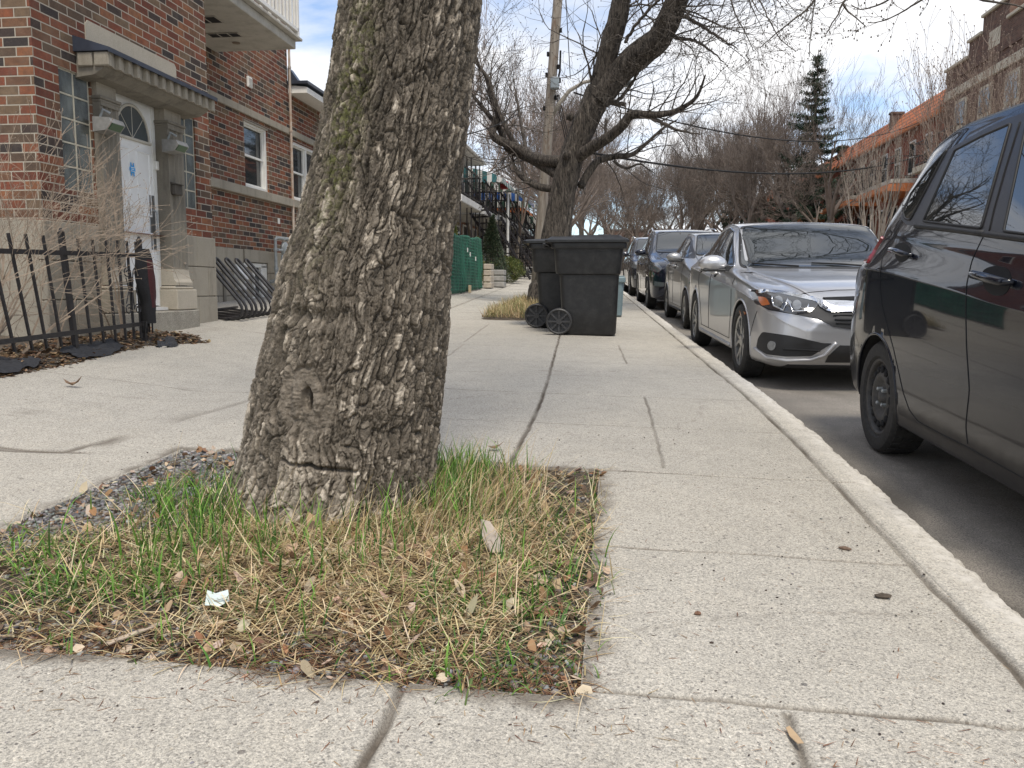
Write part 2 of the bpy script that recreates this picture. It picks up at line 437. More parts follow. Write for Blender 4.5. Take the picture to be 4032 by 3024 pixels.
# (u0, u1, v, depth, half width)   joints across
CROSS = [(-0.08, 1.10, 3.458, 0.016, 0.008), (-0.05, 0.90, 2.52, 0.007, 0.007), (-0.45, 1.10, 1.635, 0.014, 0.007), (-2.0, 0.9, 4.42, 0.005, 0.006), (-2.0, 0.9, 5.42, 0.006, 0.007),
         (-1.9, 0.9, 6.30, 0.004, 0.006), (-1.9, 0.9, 7.12, 0.005, 0.006), (-1.9, 0.9, 8.30, 0.007, 0.009), (-1.9, 0.9, 9.4, 0.004, 0.008), (-6, 0.9, 11.6, 0.008, 0.014), (-3, 0.9, 13.0, 0.006, 0.014), (-3, 0.9, 15.0, 0.006, 0.014),
         (-4.2, -1.97, 4.95, 0.003, 0.006), (-6, -2.3, 3.30, 0.010, 0.012), (-4.2, -2.2, 8.0, 0.003, 0.009)] + [(-3, .9, 17.0 + 2 * i, 0.006, 0.02) for i in range(8)]
# (u, v0, v1, depth, half width)   joints along
LONG = [(-0.455, 3.46, 9.6, 0.014, 0.011), (-0.43, -2, 1.62, 0.014, 0.012), (0.36, -2, 1.62, 0.012, 0.010), (0.215, 3.55, 5.42, 0.007, 0.008), (0.19, 7.12, 8.72, 0.006, 0.009),
        (-1.42, 7.2, 8.3, 0.002, 0.01), (-1.45, 8.5, 11.0, 0.003, 0.010), (-1.3, 4.6, 6.3, 0.002, 0.006), (0.905, -2, 40, 0.012, 0.012), (-2.45, 9.0, 30, 0.006, 0.02), (-4.3, 9, 30, 0.005, 0.02)]
us = axis([(-9, -2.3, 0.12), (-2.3, 0.92, 0.022), (0.92, 0.925, 0.01)], [l[0] for l in LONG] + [PATCH[0], PATCH[1]])
vs = axis([(-2, 1.0, 0.1), (1.0, 4.2, 0.02), (4.2, 12, 0.05), (12, 40, 0.4), (40, 90, 2)], [c[2] for c in CROSS] + [PATCH[2], PATCH[3]])
us = us[us <= 0.925]
U, V = np.meshgrid(us, vs)
X = U + c_v(V); Z = gz_v(X, V)
wob = (fbm(U * 9, V * 9, 3, 3) - 0.5)
dirt = np.zeros_like(Z); cut = np.zeros_like(Z)
for (a, b, vv, dep, hw) in CROSS:
    d = np.abs(V - vv - wob * 0.016); ins = (U > a) & (U < b)
    k = np.clip(1 - d / (hw * 1.3), 0, 1) * ins; cut = np.maximum(cut, k * dep)
    brk = 0.35 + 0.65 * np.clip(fbm(U * 5, V * 0 + vv, 3, 8) * 2.4 - 0.6, 0, 1)
    dirt = np.maximum(dirt, np.clip(1.3 - d / (hw * 1.1), 0, 1) * ins * (0.55 + 50 * dep) * brk)
for (uu, a, b, dep, hw) in LONG:
    d = np.abs(U - uu - wob * 0.014); ins = (V > a) & (V < b)
    k = np.clip(1 - d / (hw * 1.2), 0, 1) * ins; cut = np.maximum(cut, k * dep)
    brk = 0.45 + 0.55 * np.clip(fbm(V * 4, U * 0 + uu, 3, 12) * 2.4 - 0.6, 0, 1)
    dirt = np.maximum(dirt, np.clip(1.4 - d / (hw * 1.1), 0, 1) * ins * (0.3 + 50 * dep) * brk)
# hairline shrinkage cracks and worn patches
for q_, (cu, cv, an_, ln_) in enumerate(((.3, 2.0, .3, .5), (.62, 3.0, 1.9, .4), (-1.2, 4.9, .7, .8), (.5, 4.9, 1.3, .6), (-2.6, 2.2, .4, .9), (-3.1, 4.0, 1.2, 1.2), (.1, 6.6, .2, .7))):
    du, dv = math.cos(an_), math.sin(an_); s_ = (U - cu) * du + (V - cv) * dv; d_ = np.abs(-(U - cu) * dv + (V - cv) * du + (fbm(s_ * 5, s_ * 0 + q_, 3, 170 + q_) - .5) * .14)
    dirt = np.maximum(dirt, np.clip(1.2 - d_ / .008, 0, 1) * (np.abs(s_) < ln_) * .28)
# the dark crack across the private walk
CR = [(-6, 3.22), (-3.6, 3.26), (-2.75, 3.26), (-2.45, 3.30), (-2.36, 3.72), (-2.18, 4.97), (-2.05, 6.6), (-1.9, 9.0)]
for (x0, y0), (x1, y1) in zip(CR[:-1], CR[1:]):
    L2 = (x1 - x0) ** 2 + (y1 - y0) ** 2
    t = np.clip(((U - x0) * (x1 - x0) + (V - y0) * (y1 - y0)) / L2, 0, 1)
    d = np.hypot(U - x0 - t * (x1 - x0), V - y0 - t * (y1 - y0)) + np.abs(wob) * 0.01
    kk = 1.0 if y1 < 4 else (0.5 if y1 < 5 else 0.28)
    dirt = np.maximum(dirt, np.clip(1.5 - d / 0.022, 0, 1) * 0.75 * kk); cut = np.maximum(cut, np.clip(1 - d / 0.025, 0, 1) * 0.008 * kk)
inp = (U > PATCH[0]) & (U < PATCH[1]) & (V > PATCH[2]) & (V < PATCH[3])
Z = Z - cut + (fbm(U * 2.2, V * 2.2, 3, 21) - 0.5) * 0.012 + (fbm(U * 30, V * 30, 2, 22) - 0.5) * 0.0016
ex = np.maximum(np.maximum(PATCH[0] - U, U - PATCH[1]), np.maximum(PATCH[2] - V, V - PATCH[3]))
fr = np.clip(1 - (ex + (fbm(U * 12, V * 12, 3, 40) - .45) * 0.14) / 0.06, 0, 1) * (ex > 0)
dirt = np.maximum(dirt, fr * 0.75)
bed = np.clip(1 - (np.abs(U + 3.95) - 0.0) / 0.12, 0, 1) * (V < 8.0) * 0.3
dirt = np.maximum(dirt, bed * fbm(U * 4, V * 4, 3, 41))
Z = np.where(inp, Z - 0.07, Z)
np_mesh('sidewalk', np.stack([X, V, Z], -1).reshape(-1, 3), grid_faces(len(vs), len(us)), M_CONC, attrs={'dirt': np.clip(dirt, 0, 1).ravel(), 'worn': (V * 0).ravel(), 'yellow': (V * 0).ravel()})['kind'] = 'structure'
# kerb
prof = [(0.927, -0.05, 0), (0.928, 0.0, 0), (0.945, 0.003, .1), (0.985, 0.004, .3), (1.02, 0.003, .8), (1.05, -0.001, 1), (1.072, -0.009, 1), (1.088, -0.024, 1), (1.098, -0.05, .6), (1.106, -0.085, .2), (1.112, -0.118, 0), (1.116, -0.16, 0)]
kv = axis([(-2, 1, .1), (1, 9, .012), (9, 20, .06), (20, 90, 1)], [3.46, 6.5, 1.635, 9.6])
KU = np.array([p[0] for p in prof])[None, :] + 0 * kv[:, None]; KZ = np.array([p[1] for p in prof])[None, :] + 0 * kv[:, None]
KW = np.array([p[2] for p in prof])[None, :] + 0 * kv[:, None]; KV = kv[:, None] + 0 * KU
top = (KU > 1.03)
chip = (fbm(KV * 7, KU * 25, 4, 51) - 0.5); ch2 = fbm(KV * 28, KU * 40, 3, 52) - 0.5
KU2 = KU + np.where(top, chip * 0.022 + ch2 * 0.022, 0); KZ2 = KZ + np.where(top & (KU < 1.105), chip * 0.008 + ch2 * 0.010, 0)
kd = np.zeros_like(KV)
for jv in (1.64, 3.46, 6.5, 9.6, 12.6):
    d = np.abs(KV - jv - chip * 0.02); KZ2 = KZ2 - np.clip(1 - d / 0.012, 0, 1) * 0.03 * (KU > 0.94); kd = np.maximum(kd, np.clip(1.3 - d / 0.010, 0, 1))
kd = np.maximum(kd, np.clip((KU - 1.09) / 0.02, 0, 1) * 0.55)
yel = np.clip((1.75 - KV) / 0.25, 0, 1) * np.clip(1 - np.abs(KU - 0.98) / 0.09, 0, 1)
np_mesh('kerb', np.stack([KU2 + c_v(KV) - 0.002, KV, gz_v(KU2 * 0 + 1.0, KV) + KZ2], -1).reshape(-1, 3), grid_faces(len(kv), len(prof)), M_KERB,
        attrs={'dirt': kd.ravel(), 'worn': KW.ravel(), 'yellow': yel.ravel()})['kind'] = 'structure'
# road
ru = axis([(1.05, 1.6, 0.04), (1.6, 10.0, 0.5)], []); rv = axis([(-3, 6, 0.06), (6, 90, 0.8)], [])
RU, RV = np.meshgrid(ru, rv); RZ = gz_v(RU * 0 + 1.2, RV) - 0.13 + 0.03 * np.clip((RU - 1.1) / 3, 0, 1)
RZ = RZ + (fbm(RU * 3, RV * 3, 3, 60) - 0.5) * 0.012
gutter_dark = np.clip(1 - (RU - 1.1 - (fbm(RV * 1.6, RU * 0, 3, 61) - 0.35) * 0.5) / 0.10, 0, 1) * 0.8 * np.clip((5.2 - RV) / 2, 0.25, 1)  # road colour goes darker in a ragged strip along the kerb
np_mesh('road', np.stack([RU + c_v(RV), RV, RZ], -1).reshape(-1, 3), grid_faces(len(rv), len(ru)), M_ASPH, attrs={'dirt': gutter_dark.ravel()})['kind'] = 'structure'
# far pavement and front lawns across the street, wide ground underneath everything
far = MB()
def sheet(mb, x0, x1, y0, y1, z, n=30, follow=True):
    for i in range(n):
        a = y0 + (y1 - y0) * i / n; b = y0 + (y1 - y0) * (i + 1) / n
        ca, cb = (street_c(a), street_c(b)) if follow else (0, 0)
        mb.add([(x0 + ca, a, gz(1.2, a) + z), (x1 + ca, a, gz(1.2, a) + z), (x1 + cb, b, gz(1.2, b) + z), (x0 + cb, b, gz(1.2, b) + z)], [(0, 1, 2, 3)])
sheet(far, 10.0, 11.6, -3, 90, 0.02); tag(far.build('far_pavement', M_CONC), kind='structure')
M_LAWN = simple('lawn', (0.11, 0.10, 0.05), 0.95, var=0.4, scale=1.5)
lw = MB(); sheet(lw, 11.6, 40, -3, 90, 0.05); tag(lw.build('lawn', M_LAWN), kind='structure')
M_EARTH = simple('earth', (0.13, 0.11, 0.08), 0.95, var=0.3, scale=0.4)
gd = MB()
ys = [-300, -60, -10, -3, 0, 10, 20, 40, 60, 75, 90, 150, 400]
for a, b in zip(ys[:-1], ys[1:]):
    za, zb = (gz(1.2, max(a, -20)) - 0.32, gz(1.2, max(b, -20)) - 0.32)
    gd.add([(-400, a, za), (400, a, za), (400, b, zb), (-400, b, zb)], [(0, 1, 2, 3)])
tag(gd.build('ground', M_EARTH), kind='structure')
# ================================================================ THE BIG STREET TREE
def bark_mat(name='tree_bark', dark=(0.050, 0.042, 0.033), light=(0.37, 0.32, 0.255)):
    m, nt, p = new_mat(name); g = NT(nt); P = g.obj()
    tone = g.n('Attribute', attribute_name='tone').outputs['Fac']
    fine = g.noise(P, 60, 6, 0.7); f2 = g.noise(P, 220, 4, 0.7)
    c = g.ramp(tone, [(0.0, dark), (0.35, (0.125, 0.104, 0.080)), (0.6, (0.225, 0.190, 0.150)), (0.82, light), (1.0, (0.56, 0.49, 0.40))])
    c = g.mix(g.ramp(fine, [(0.35, 0.55), (0.6, 0.0)]), c, (0.06, 0.052, 0.043))
    c = g.mix(g.ramp(f2, [(0.5, 0.0), (0.72, 0.4)]), c, (0.34, 0.31, 0.26))
    # lichen and moss
    moss = g.n('Attribute', attribute_name='moss').outputs['Fac']
    c = g.mix(g.math('MULTIPLY', moss, g.ramp(g.noise(P, 38, 5, 0.75), [(0.45, 0.0), (0.62, 0.75)])), c, (0.115, 0.125, 0.035))
    c = g.mix(g.ramp(g.noise(P, 17, 6, 0.75), [(0.64, 0.0), (0.74, 0.4)]), c, (0.19, 0.185, 0.15))
    g.set(p.inputs['Base Color'], c); p.inputs['Roughness'].default_value = 0.92; p.inputs['Specular IOR Level'].default_value = 0.2
    g.set(p.inputs['Normal'], g.bump(g.math('ADD', fine, g.math('MULTIPLY', f2, 0.6)), 0.7, 0.006)); return m
M_BARK = bark_mat()
# centre line (x, z, radius) measured along the trunk
TZ = np.array([-0.05, 0.045, 0.14, 0.227, 0.407, 0.585, 0.76, 0.932, 1.10, 1.268, 1.432, 1.593, 1.752, 1.908, 2.4, 3.2, 4.2])
TX = 2.80 / 2.95 * np.array([-1.07, -1.068, -1.057, -1.041, -1.018, -0.991, -0.954, -0.931, -0.889, -0.849, -0.816, -0.789, -0.764, -0.737, -0.64, -0.46, -0.22])
TR = np.array([0.375, 0.365, 0.358, 0.352, 0.346, 0.336, 0.322, 0.307, 0.281, 0.271, 0.262, 0.258, 0.253, 0.248, 0.235, 0.22, 0.205]) * np.array([.97, .97, .97, .97, .97, .97, .97, .96, .95, .94, .93, .925, .92, .92, .92, .92, .92]) * 0.945
TY = 2.80
main_tree = thing('street_tree', 'huge rough-barked tree trunk with a knot hole rising from the grassy pit', 'tree', (-1.07, TY, 0.10))
def make_trunk():
    NA = 920
    z = np.concatenate([np.arange(-0.03, 2.12, 0.0026), np.arange(2.15, 4.2, 0.02)]); th = np.linspace(0, 2 * np.pi, NA, endpoint=False)
    T, Zz = np.meshgrid(th, z)
    cx = np.interp(z, TZ, TX)[:, None]; rr = np.interp(z, TZ, TR)[:, None]
    # smooth radius
    front = -np.pi / 2
    # root flare and low-frequency shape
    low = (fbm(T / (2 * np.pi) * 5, Zz * 1.2, 3, 70, 5) - 0.5) * 0.035
    flare = np.exp(-np.clip(Zz - 0.05, 0, 9) / 0.10) * (0.045 + 0.05 * np.cos(T * 5 + 0.8) + 0.05 * np.exp(-((np.arctan2(np.sin(T + np.pi / 2 + .35), np.cos(T + np.pi / 2 + .35))) / .6) ** 2))
    base = rr + low + flare * 0.7
    # buttress bulge at lower left
    tl = np.arctan2(np.sin(T - R(195)), np.cos(T - R(195)))
    base = base + 0.035 * np.exp(-(tl / 0.28) ** 2) * np.exp(-((Zz - 0.13) / 0.14) ** 2)
    tl2 = np.arctan2(np.sin(T - R(222)), np.cos(T - R(222)))
    base = base - 0.03 * np.exp(-(tl2 / 0.07) ** 2) * np.exp(-((Zz - 0.02) / 0.16) ** 2)
    # bark: domain in units of metres along the skin
    nu = 26                                   # coarse ridges around
    a = T / (2 * np.pi)
    lean = Zz * 0.0
    wx = (fbm(a * 20, Zz * 7, 3, 71, 20) - 0.5); wy = (fbm(a * 26, Zz * 9 + 40, 3, 72, 26) - 0.5); wf = fbm(a * 120, Zz * 40, 2, 69, 120) - 0.5
    f1, f2, cid = worley(a * 46 + wx * 1.3 + wf * .35, Zz * 5.2 + wy * 0.9, 73, 46)
    e1 = np.clip((f2 - f1) / 0.20, 0, 1)
    g1, g2, gid = worley(a * 86 + wx * 2.4 + wf * .5, Zz * 15 + wy * 1.5 + wf * .5, 74, 86)
    e2 = np.clip((g2 - g1) / 0.16, 0, 1)
    h1, h2, hid = worley(a * 170 + wx * 4.8 + wf * .8, Zz * 44 + wy * 3 + wf, 75, 170)
    e3 = np.clip((h2 - h1) / 0.22, 0, 1)
    furrow = np.clip(np.abs(fbm(a * 30 + wx * 0.8, Zz * 1.7, 3, 76, 30) - 0.5) / 0.06, 0, 1)
    fb = np.clip(np.abs(fbm(a * 60 + wx * 1.2, Zz * 4.2 + 9, 3, 79, 60) - 0.5) / 0.05, 0, 1)
    slope1 = ((a * 46 + wx * 1.3) % 1 - .5) * .004
    hgt = 0.015 * e1 ** 0.5 + 0.013 * furrow ** 0.6 + 0.006 * fb ** 0.6 + 0.008 * (cid - 0.5) + (0.0055 * e2 ** .7 + 0.006 * (gid - 0.5)) + 0.003 * e3 + 0.0048 * (hid - 0.5) + slope1 - .004
    hgt = hgt + (fbm(a * 400, Zz * 150, 2, 77, 400) - 0.5) * 0.004
    # light flaking plates
    light = 0.47 + 0.30 * (gid - 0.5) + 0.16 * (cid - 0.5) + 0.34 * (hid - 0.5)
    patchy = fbm(a * 16, Zz * 5, 4, 78, 16)
    light = light + (gid > 0.82) * np.clip(patchy - 0.44, 0, 1) * 1.3 + (hid > 0.86) * 0.26 * (patchy > 0.46)
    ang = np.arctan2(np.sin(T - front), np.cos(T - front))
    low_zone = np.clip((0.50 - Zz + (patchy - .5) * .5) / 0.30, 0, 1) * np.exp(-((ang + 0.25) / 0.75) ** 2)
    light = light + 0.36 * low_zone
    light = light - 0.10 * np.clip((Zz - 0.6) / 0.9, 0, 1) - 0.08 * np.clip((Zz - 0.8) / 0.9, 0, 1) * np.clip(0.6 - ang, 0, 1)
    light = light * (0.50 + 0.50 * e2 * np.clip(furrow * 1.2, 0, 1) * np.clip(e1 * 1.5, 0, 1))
    # the knot: centre on the front of the trunk
    kz = 0.535; kx = -0.985
    dx = (cx + base * np.cos(T)) - kx; dz = Zz - kz
    infront = np.sin(T) < 0
    ke = np.hypot((dx + 0.005) / 0.088, (dz + 0.0) / 0.115) + (fbm(dx * 22 + 9, dz * 22, 3, 86) - .5) * .7
    kmask = np.clip((1.15 + (patchy - .5) * 0.9 - ke) / 0.35, 0, 1) * infront
    sw = np.arctan2(dz, dx)
    rings = (fbm(np.hypot(dx, dz * 0.8) * 70, sw * 5.0, 3, 80) - 0.5) * 0.006 + (fbm(dx * 20, dz * 95, 3, 81) - 0.5) * 0.006
    rim = 0.010 * np.exp(-((np.hypot(dx / 0.034, dz / 0.062) - 1.15) / 0.40) ** 2) * (1 + .9 * np.cos(sw * 2 + .6)) + 0.004 * np.clip(fbm(dx * 30, dz * 22, 3, 85) * 2 - .8, 0, 1) + 0.008 * np.exp(-(ke / 0.8) ** 2)
    hgt = hgt * (1 - kmask) + (0.010 + rings * 1.6 + rim + hgt * .25) * kmask
    kh = np.hypot(dx / 0.019, dz / 0.040); hole = np.clip((1.08 - kh) / 0.16, 0, 1) * infront
    grain = (fbm(dx * 260, dz * 14, 3, 82) - 0.5) * 0.010
    depth = 0.028 + 0.045 * np.clip((dx + 0.004) / 0.012, 0, 1)
    hgt = hgt - hole * (depth + grain)
    light = light * (1 - kmask) + (0.50 + (fbm(dx * 40, dz * 90, 4, 83) - 0.5) * 0.5) * kmask
    light = np.where(hole > 0.5, 0.55 + grain * 25 - 0.35 * np.clip((dx + 0.002) / 0.008, 0, 1), light)
    # old healed scar higher up and the horizontal crack low down
    se = np.hypot((dx - 0.02) / 0.13, (Zz - 0.80) / 0.03); hgt = hgt * (1 - 0.5 * np.clip(1.2 - se, 0, 1) * infront)
    cz = 0.325 - 0.12 * (dx - 0.03) + wx * 0.06
    crack = np.clip(1 - np.abs(Zz - cz) / 0.009, 0, 1) * np.clip(1 - np.abs(dx - 0.03) / 0.13, 0, 1) ** 0.4 * infront
    hgt = hgt - crack * 0.030; light = light * (1 - 0.8 * crack)
    moss = np.exp(-((ang + 0.35) / 0.22) ** 2) * np.exp(-((Zz - 1.45) / 0.35) ** 2) * 1.6 + 0.15 * np.exp(-((ang + 1.0) / 0.6) ** 2) * np.clip((Zz - .5) / .6, 0, 1)
    rad = base + hgt - 0.014
    x = cx + rad * np.cos(T); y = TY + rad * np.sin(T) * 0.95
    V = np.stack([x, y, Zz + 0 * x], -1).reshape(-1, 3)
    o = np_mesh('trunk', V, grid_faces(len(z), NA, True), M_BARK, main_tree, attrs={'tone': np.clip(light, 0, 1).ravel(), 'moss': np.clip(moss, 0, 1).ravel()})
make_trunk()

# ---------------------------------------------------------------- generic bare branches
class Twigs:
    """grows tapering limbs and twigs into one mesh"""
    def __init__(s, seed, n_thick=7, min_r=0.003): s.mb = MB(); s.r = random.Random(seed); s.min = min_r; s.nt = n_thick; s.count = 0
    def limb(s, pts, r0, r1, n=None, wig=0.0):
        """smooth tube through control points"""
        P = [Vector(p) for p in pts]; out = []
        for i in range(len(P) - 1):
            p0 = P[max(i - 1, 0)]; p1 = P[i]; p2 = P[i + 1]; p3 = P[min(i + 2, len(P) - 1)]
            k = max(2, int((p2 - p1).length / max(0.05, r0 * 1.2))); k = min(k, 12)
            for j in range(k):
                t = j / k
                q = 0.5 * ((2 * p1) + (p2 - p0) * t + (2 * p0 - 5 * p1 + 4 * p2 - p3) * t * t + (3 * p1 - p0 - 3 * p2 + p3) * t ** 3)
                if wig: q = q + Vector((s.r.uniform(-wig, wig), s.r.uniform(-wig, wig), s.r.uniform(-wig, wig)))
                out.append(q)
        out.append(P[-1]); m = len(out)
        rad = [r0 + (r1 - r0) * (i / (m - 1)) for i in range(m)]
        s.mb.tube(out, rad, n or (10 if r0 > 0.04 else 6 if r0 > 0.015 else 4), cap=True)
        return out, rad
    def grow(s, p, d, L, r, lev, spread=0.7, grav=0.0, up=0.15, kids=(3, 5), shrink=0.62, bend=0.25, bud=0.0):
        rg = s.r; p = Vector(p); d = Vector(d).normalized()
        seg = max(2, min(6, int(L / 0.25) + 2)) if lev > 1 else 3
        pts = [p.copy()]; dirs = [d.copy()]
        for i in range(seg):
            d = (d + Vector((rg.uniform(-bend, bend), rg.uniform(-bend, bend), rg.uniform(-bend, bend) + up - grav))).normalized()
            p = p + d * (L / seg); pts.append(p.copy()); dirs.append(d.copy())
        r1 = max(s.min * 0.5, r * (0.55 if lev > 0 else 0.35))
        s.mb.tube(pts, [max(s.min * 0.5, r + (r1 - r) * i / seg) for i in range(seg + 1)], 3 if r < 0.02 else (5 if r < 0.05 else 8), cap=False)
        s.count += 1
        if bud and lev == 0: s.mb.blob(pts[-1], bud, sc=(1, 1, 1.5), rg=rg)
        if lev <= 0: return
        k = rg.randint(*kids)
        for i in range(k):
            t = rg.uniform(0.25, 1.0) if i < k - 1 else 1.0
            ii = min(seg, max(1, int(round(t * seg)))); q = pts[ii]; dd = dirs[ii]
            ax = dd.orthogonal().normalized(); ax.rotate(Matrix.Rotation(rg.uniform(0, 6.283), 3, dd))
            an = rg.uniform(0.35, 1.0) * spread * (0.5 if i == k - 1 else 1.1)
            nd = dd.copy(); nd.rotate(Matrix.Rotation(an, 3, ax))
            s.grow(q, nd, L * shrink * rg.uniform(0.7, 1.15), max(s.min * .6, r1 * rg.uniform(0.55, 0.9)), lev - 1, spread, grav, up, kids, shrink, bend, bud)
    def along(s, pts, rad, n, L, lev, t0=0.2, t1=1.0, **kw):
        rg = s.r
        for i in range(n):
            t = t0 + (t1 - t0) * (i + rg.random()) / n; ii = min(len(pts) - 2, int(t * (len(pts) - 1)))
            q = pts[ii]; dd = (pts[ii + 1] - pts[ii]).normalized(); ax = dd.orthogonal().normalized()
            ax.rotate(Matrix.Rotation(rg.uniform(0, 6.283), 3, dd)); nd = dd.copy(); nd.rotate(Matrix.Rotation(rg.uniform(0.5, 1.25), 3, ax))
            s.grow(q, nd, L * rg.uniform(0.6, 1.2), max(s.min, min(rad[ii] * 0.45, kw.get('rmax', 0.03))), lev, **{k: v for k, v in kw.items() if k != 'rmax'})
M_BRANCH = simple('branch_bark', (0.085, 0.072, 0.060), 0.92, var=0.35, scale=14, bump=0.8, bscale=50)
M_BRANCH_G = simple('branch_bark_pale', (0.20, 0.17, 0.135), 0.9, var=0.3, scale=14, bump=0.6, bscale=50)
M_TWIG = simple('twig_bark', (0.13, 0.10, 0.082), 0.9, var=0.3, scale=5)
# crown of the big tree: above the frame, seen in reflections and from other positions
t = Twigs(11, min_r=0.006)
for tip, seed in (((1.6, 1.6, 8.6), 0), ((-3.2, 4.0, 8.2), 1), ((0.6, 5.6, 9.2), 2), ((-1.6, 0.6, 9.0), 3), ((3.2, 3.6, 7.4), 4)):
    a = Vector((-0.22, TY, 4.1)); b = Vector(tip); mid = a.lerp(b, 0.4) + Vector((0, 0, 0.5))
    pts, rad = t.limb([a - Vector((0.03, 0, 0.3)), a, mid, b], 0.15, 0.05, wig=0.02)
    t.along(pts, rad, 14, 1.7, 4, t0=0.3, kids=(2, 4), up=0.05, rmax=0.05)
t.mb.build('crown', M_BRANCH, main_tree, smooth=True)
# ================================================================ THE TREE PIT: soil, gravel, grass, straw, leaves
nr = np.random.RandomState(5)
def pit_h(x, y):
    """height of the soil surface above the base plane"""
    ex = np.minimum(np.minimum(x - PATCH[0], PATCH[1] + 0.0 - x), np.minimum(y - PATCH[2], PATCH[3] - y))
    m = np.clip(ex / 0.35, 0, 1); m = m * m * (3 - 2 * m)
    d = np.hypot(x + 1.0, (y - 2.75)); near = np.exp(-(d / 0.65) ** 2)
    h = -0.012 + m * 0.015 + near * 0.012 + 0.02 * np.exp(-(((x + .75) / .6) ** 2 + ((y - 2.1) / .35) ** 2))
    h = h + (fbm(x * 7, y * 7, 4, 90) - 0.5) * 0.035 * (0.3 + 0.7 * m) + (fbm(x * 45, y * 45, 3, 91) - 0.5) * 0.012
    return gz_v(x, y) + h
gx = np.arange(PATCH[0] - 0.06, PATCH[1] + 0.12, 0.012); gy = np.arange(PATCH[2] - 0.07, PATCH[3] + 0.05, 0.012)
GX, GY = np.meshgrid(gx, gy)
H = pit_h(GX, GY)
ex = np.minimum(np.minimum(GX - PATCH[0], PATCH[1] - GX), np.minimum(GY - PATCH[2], PATCH[3] - GY))
rag = (fbm(GX * 8, GY * 8, 3, 92) - 0.5) * 0.10 + 0.02 + 0.075 * np.exp(-((GY - 2.05) / 0.25) ** 2) * (GX > -0.5)
H = H - np.clip((-ex - rag) / 0.02, 0, 1) * 0.05
H = np.where(ex < -0.0, np.minimum(H, gz_v(GX, GY) + 0.007 - np.clip((-ex - rag) / 0.02, 0, 1) * 0.05), H)
tag(np_mesh('soil', np.stack([GX, GY, H], -1).reshape(-1, 3), grid_faces(len(gy), len(gx)), M_SOIL), kind='structure')

def attr_mat(name, rough=0.7, trans=0.0, spec=0.3):
    m, nt, p = new_mat(name); g = NT(nt)
    a = g.n('Attribute', attribute_name='col'); g.set(p.inputs['Base Color'], a.outputs['Color'])
    p.inputs['Roughness'].default_value = rough; p.inputs['Specular IOR Level'].default_value = spec
    if trans:
        tr = g.n('BsdfTranslucent'); g.set(tr.inputs[0], a.outputs['Color'])
        mx = g.n('MixShader'); mx.inputs[0].default_value = trans; g.set(mx.inputs[1], p); g.set(mx.inputs[2], tr)
        out = [n for n in nt.nodes if n.type == 'OUTPUT_MATERIAL'][0]; nt.links.new(mx.outputs[0], out.inputs[0])
    return m
M_GRASS = attr_mat('grass_blade', 0.55, 0.35); M_STRAW = attr_mat('straw', 0.7, 0.2); M_LEAF = attr_mat('dead_leaf', 0.8, 0.15); M_STONE = attr_mat('gravel', 0.85)
def blades(name, bx, by, hf, height, width, bendk, azim, cols, mat, lean0=0.15, seg=4, lift=0.0):
    n = len(bx); tt = np.linspace(0, 1, seg + 1)
    az = azim; lean = lean0 + 0 * az
    dirx, diry = np.cos(az), np.sin(az)
    px, py, pz = [], [], []
    X = bx.copy(); Y = by.copy(); Z = hf + lift; a = lean.copy()
    pts = [(X, Y, Z)]
    stepL = height / seg
    for k in range(seg):
        X = X + dirx * np.sin(a) * stepL; Y = Y + diry * np.sin(a) * stepL; Z = Z + np.cos(a) * stepL
        a = a + bendk / seg * (0.6 + 0.8 * k / seg); pts.append((X, Y, Z))
    face = az + np.pi / 2 + nr.uniform(-0.6, 0.6, n)
    wx, wy = np.cos(face), np.sin(face)
    V = np.zeros((n, (seg + 1) * 2, 3))
    for k, (X, Y, Z) in enumerate(pts):
        w = width * (1 - tt[k] ** 2.2) * 0.5 + 0.0002
        V[:, 2 * k, 0] = X - wx * w; V[:, 2 * k, 1] = Y - wy * w; V[:, 2 * k, 2] = Z
        V[:, 2 * k + 1, 0] = X + wx * w; V[:, 2 * k + 1, 1] = Y + wy * w; V[:, 2 * k + 1, 2] = Z
    f = np.array([[2 * k, 2 * k + 1, 2 * k + 3, 2 * k + 2] for k in range(seg)])
    F = (f[None] + (np.arange(n) * (seg + 1) * 2)[:, None, None]).reshape(-1, 4)
    C = np.repeat(cols[:, None, :], (seg + 1) * 2, 1)
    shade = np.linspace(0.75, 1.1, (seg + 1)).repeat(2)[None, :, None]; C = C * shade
    return np_mesh(name, V.reshape(-1, 3), F, mat, smooth=True, attrs={'col': np.clip(C.reshape(-1, 3), 0, 1)})
def sample(n, dens):
    xs, ys = [], []
    while sum(len(a) for a in xs) < n:
        x = nr.uniform(PATCH[0] - .02, PATCH[1] + .10, n * 3); y = nr.uniform(PATCH[2] - .07, PATCH[3] + .02, n * 3)
        k = (nr.rand(n * 3) < dens(x, np.maximum(y, PATCH[2] + .02))) & (y > PATCH[2] - .01 - .11 * np.clip(fbm(x * 6, x * 0, 3, 111) - .42, 0, 1) / .3 * (nr.rand(n * 3) < .5)) & (x < PATCH[1] + .02 + .05 * np.exp(-((y - 2.02) / .22) ** 2) + .10 * np.clip(fbm(y * 6, y * 0, 3, 112) - .42, 0, 1))
        k &= ~(np.hypot(x + 1.015, (y - 2.80)) < 0.30)
        xs.append(x[k]); ys.append(y[k])
    return np.concatenate(xs)[:n], np.concatenate(ys)[:n]
def pick(n, cols, jit=0.12):
    c = np.array(cols)[nr.randint(0, len(cols), n)]
    return c * (1 + nr.uniform(-jit, jit, (n, 1))) * (1 + nr.uniform(-jit / 3, jit / 3, (n, 3)))
G = lambda x, y, cx, cy, sx, sy: np.exp(-((x - cx) / sx) ** 2 - ((y - cy) / sy) ** 2)
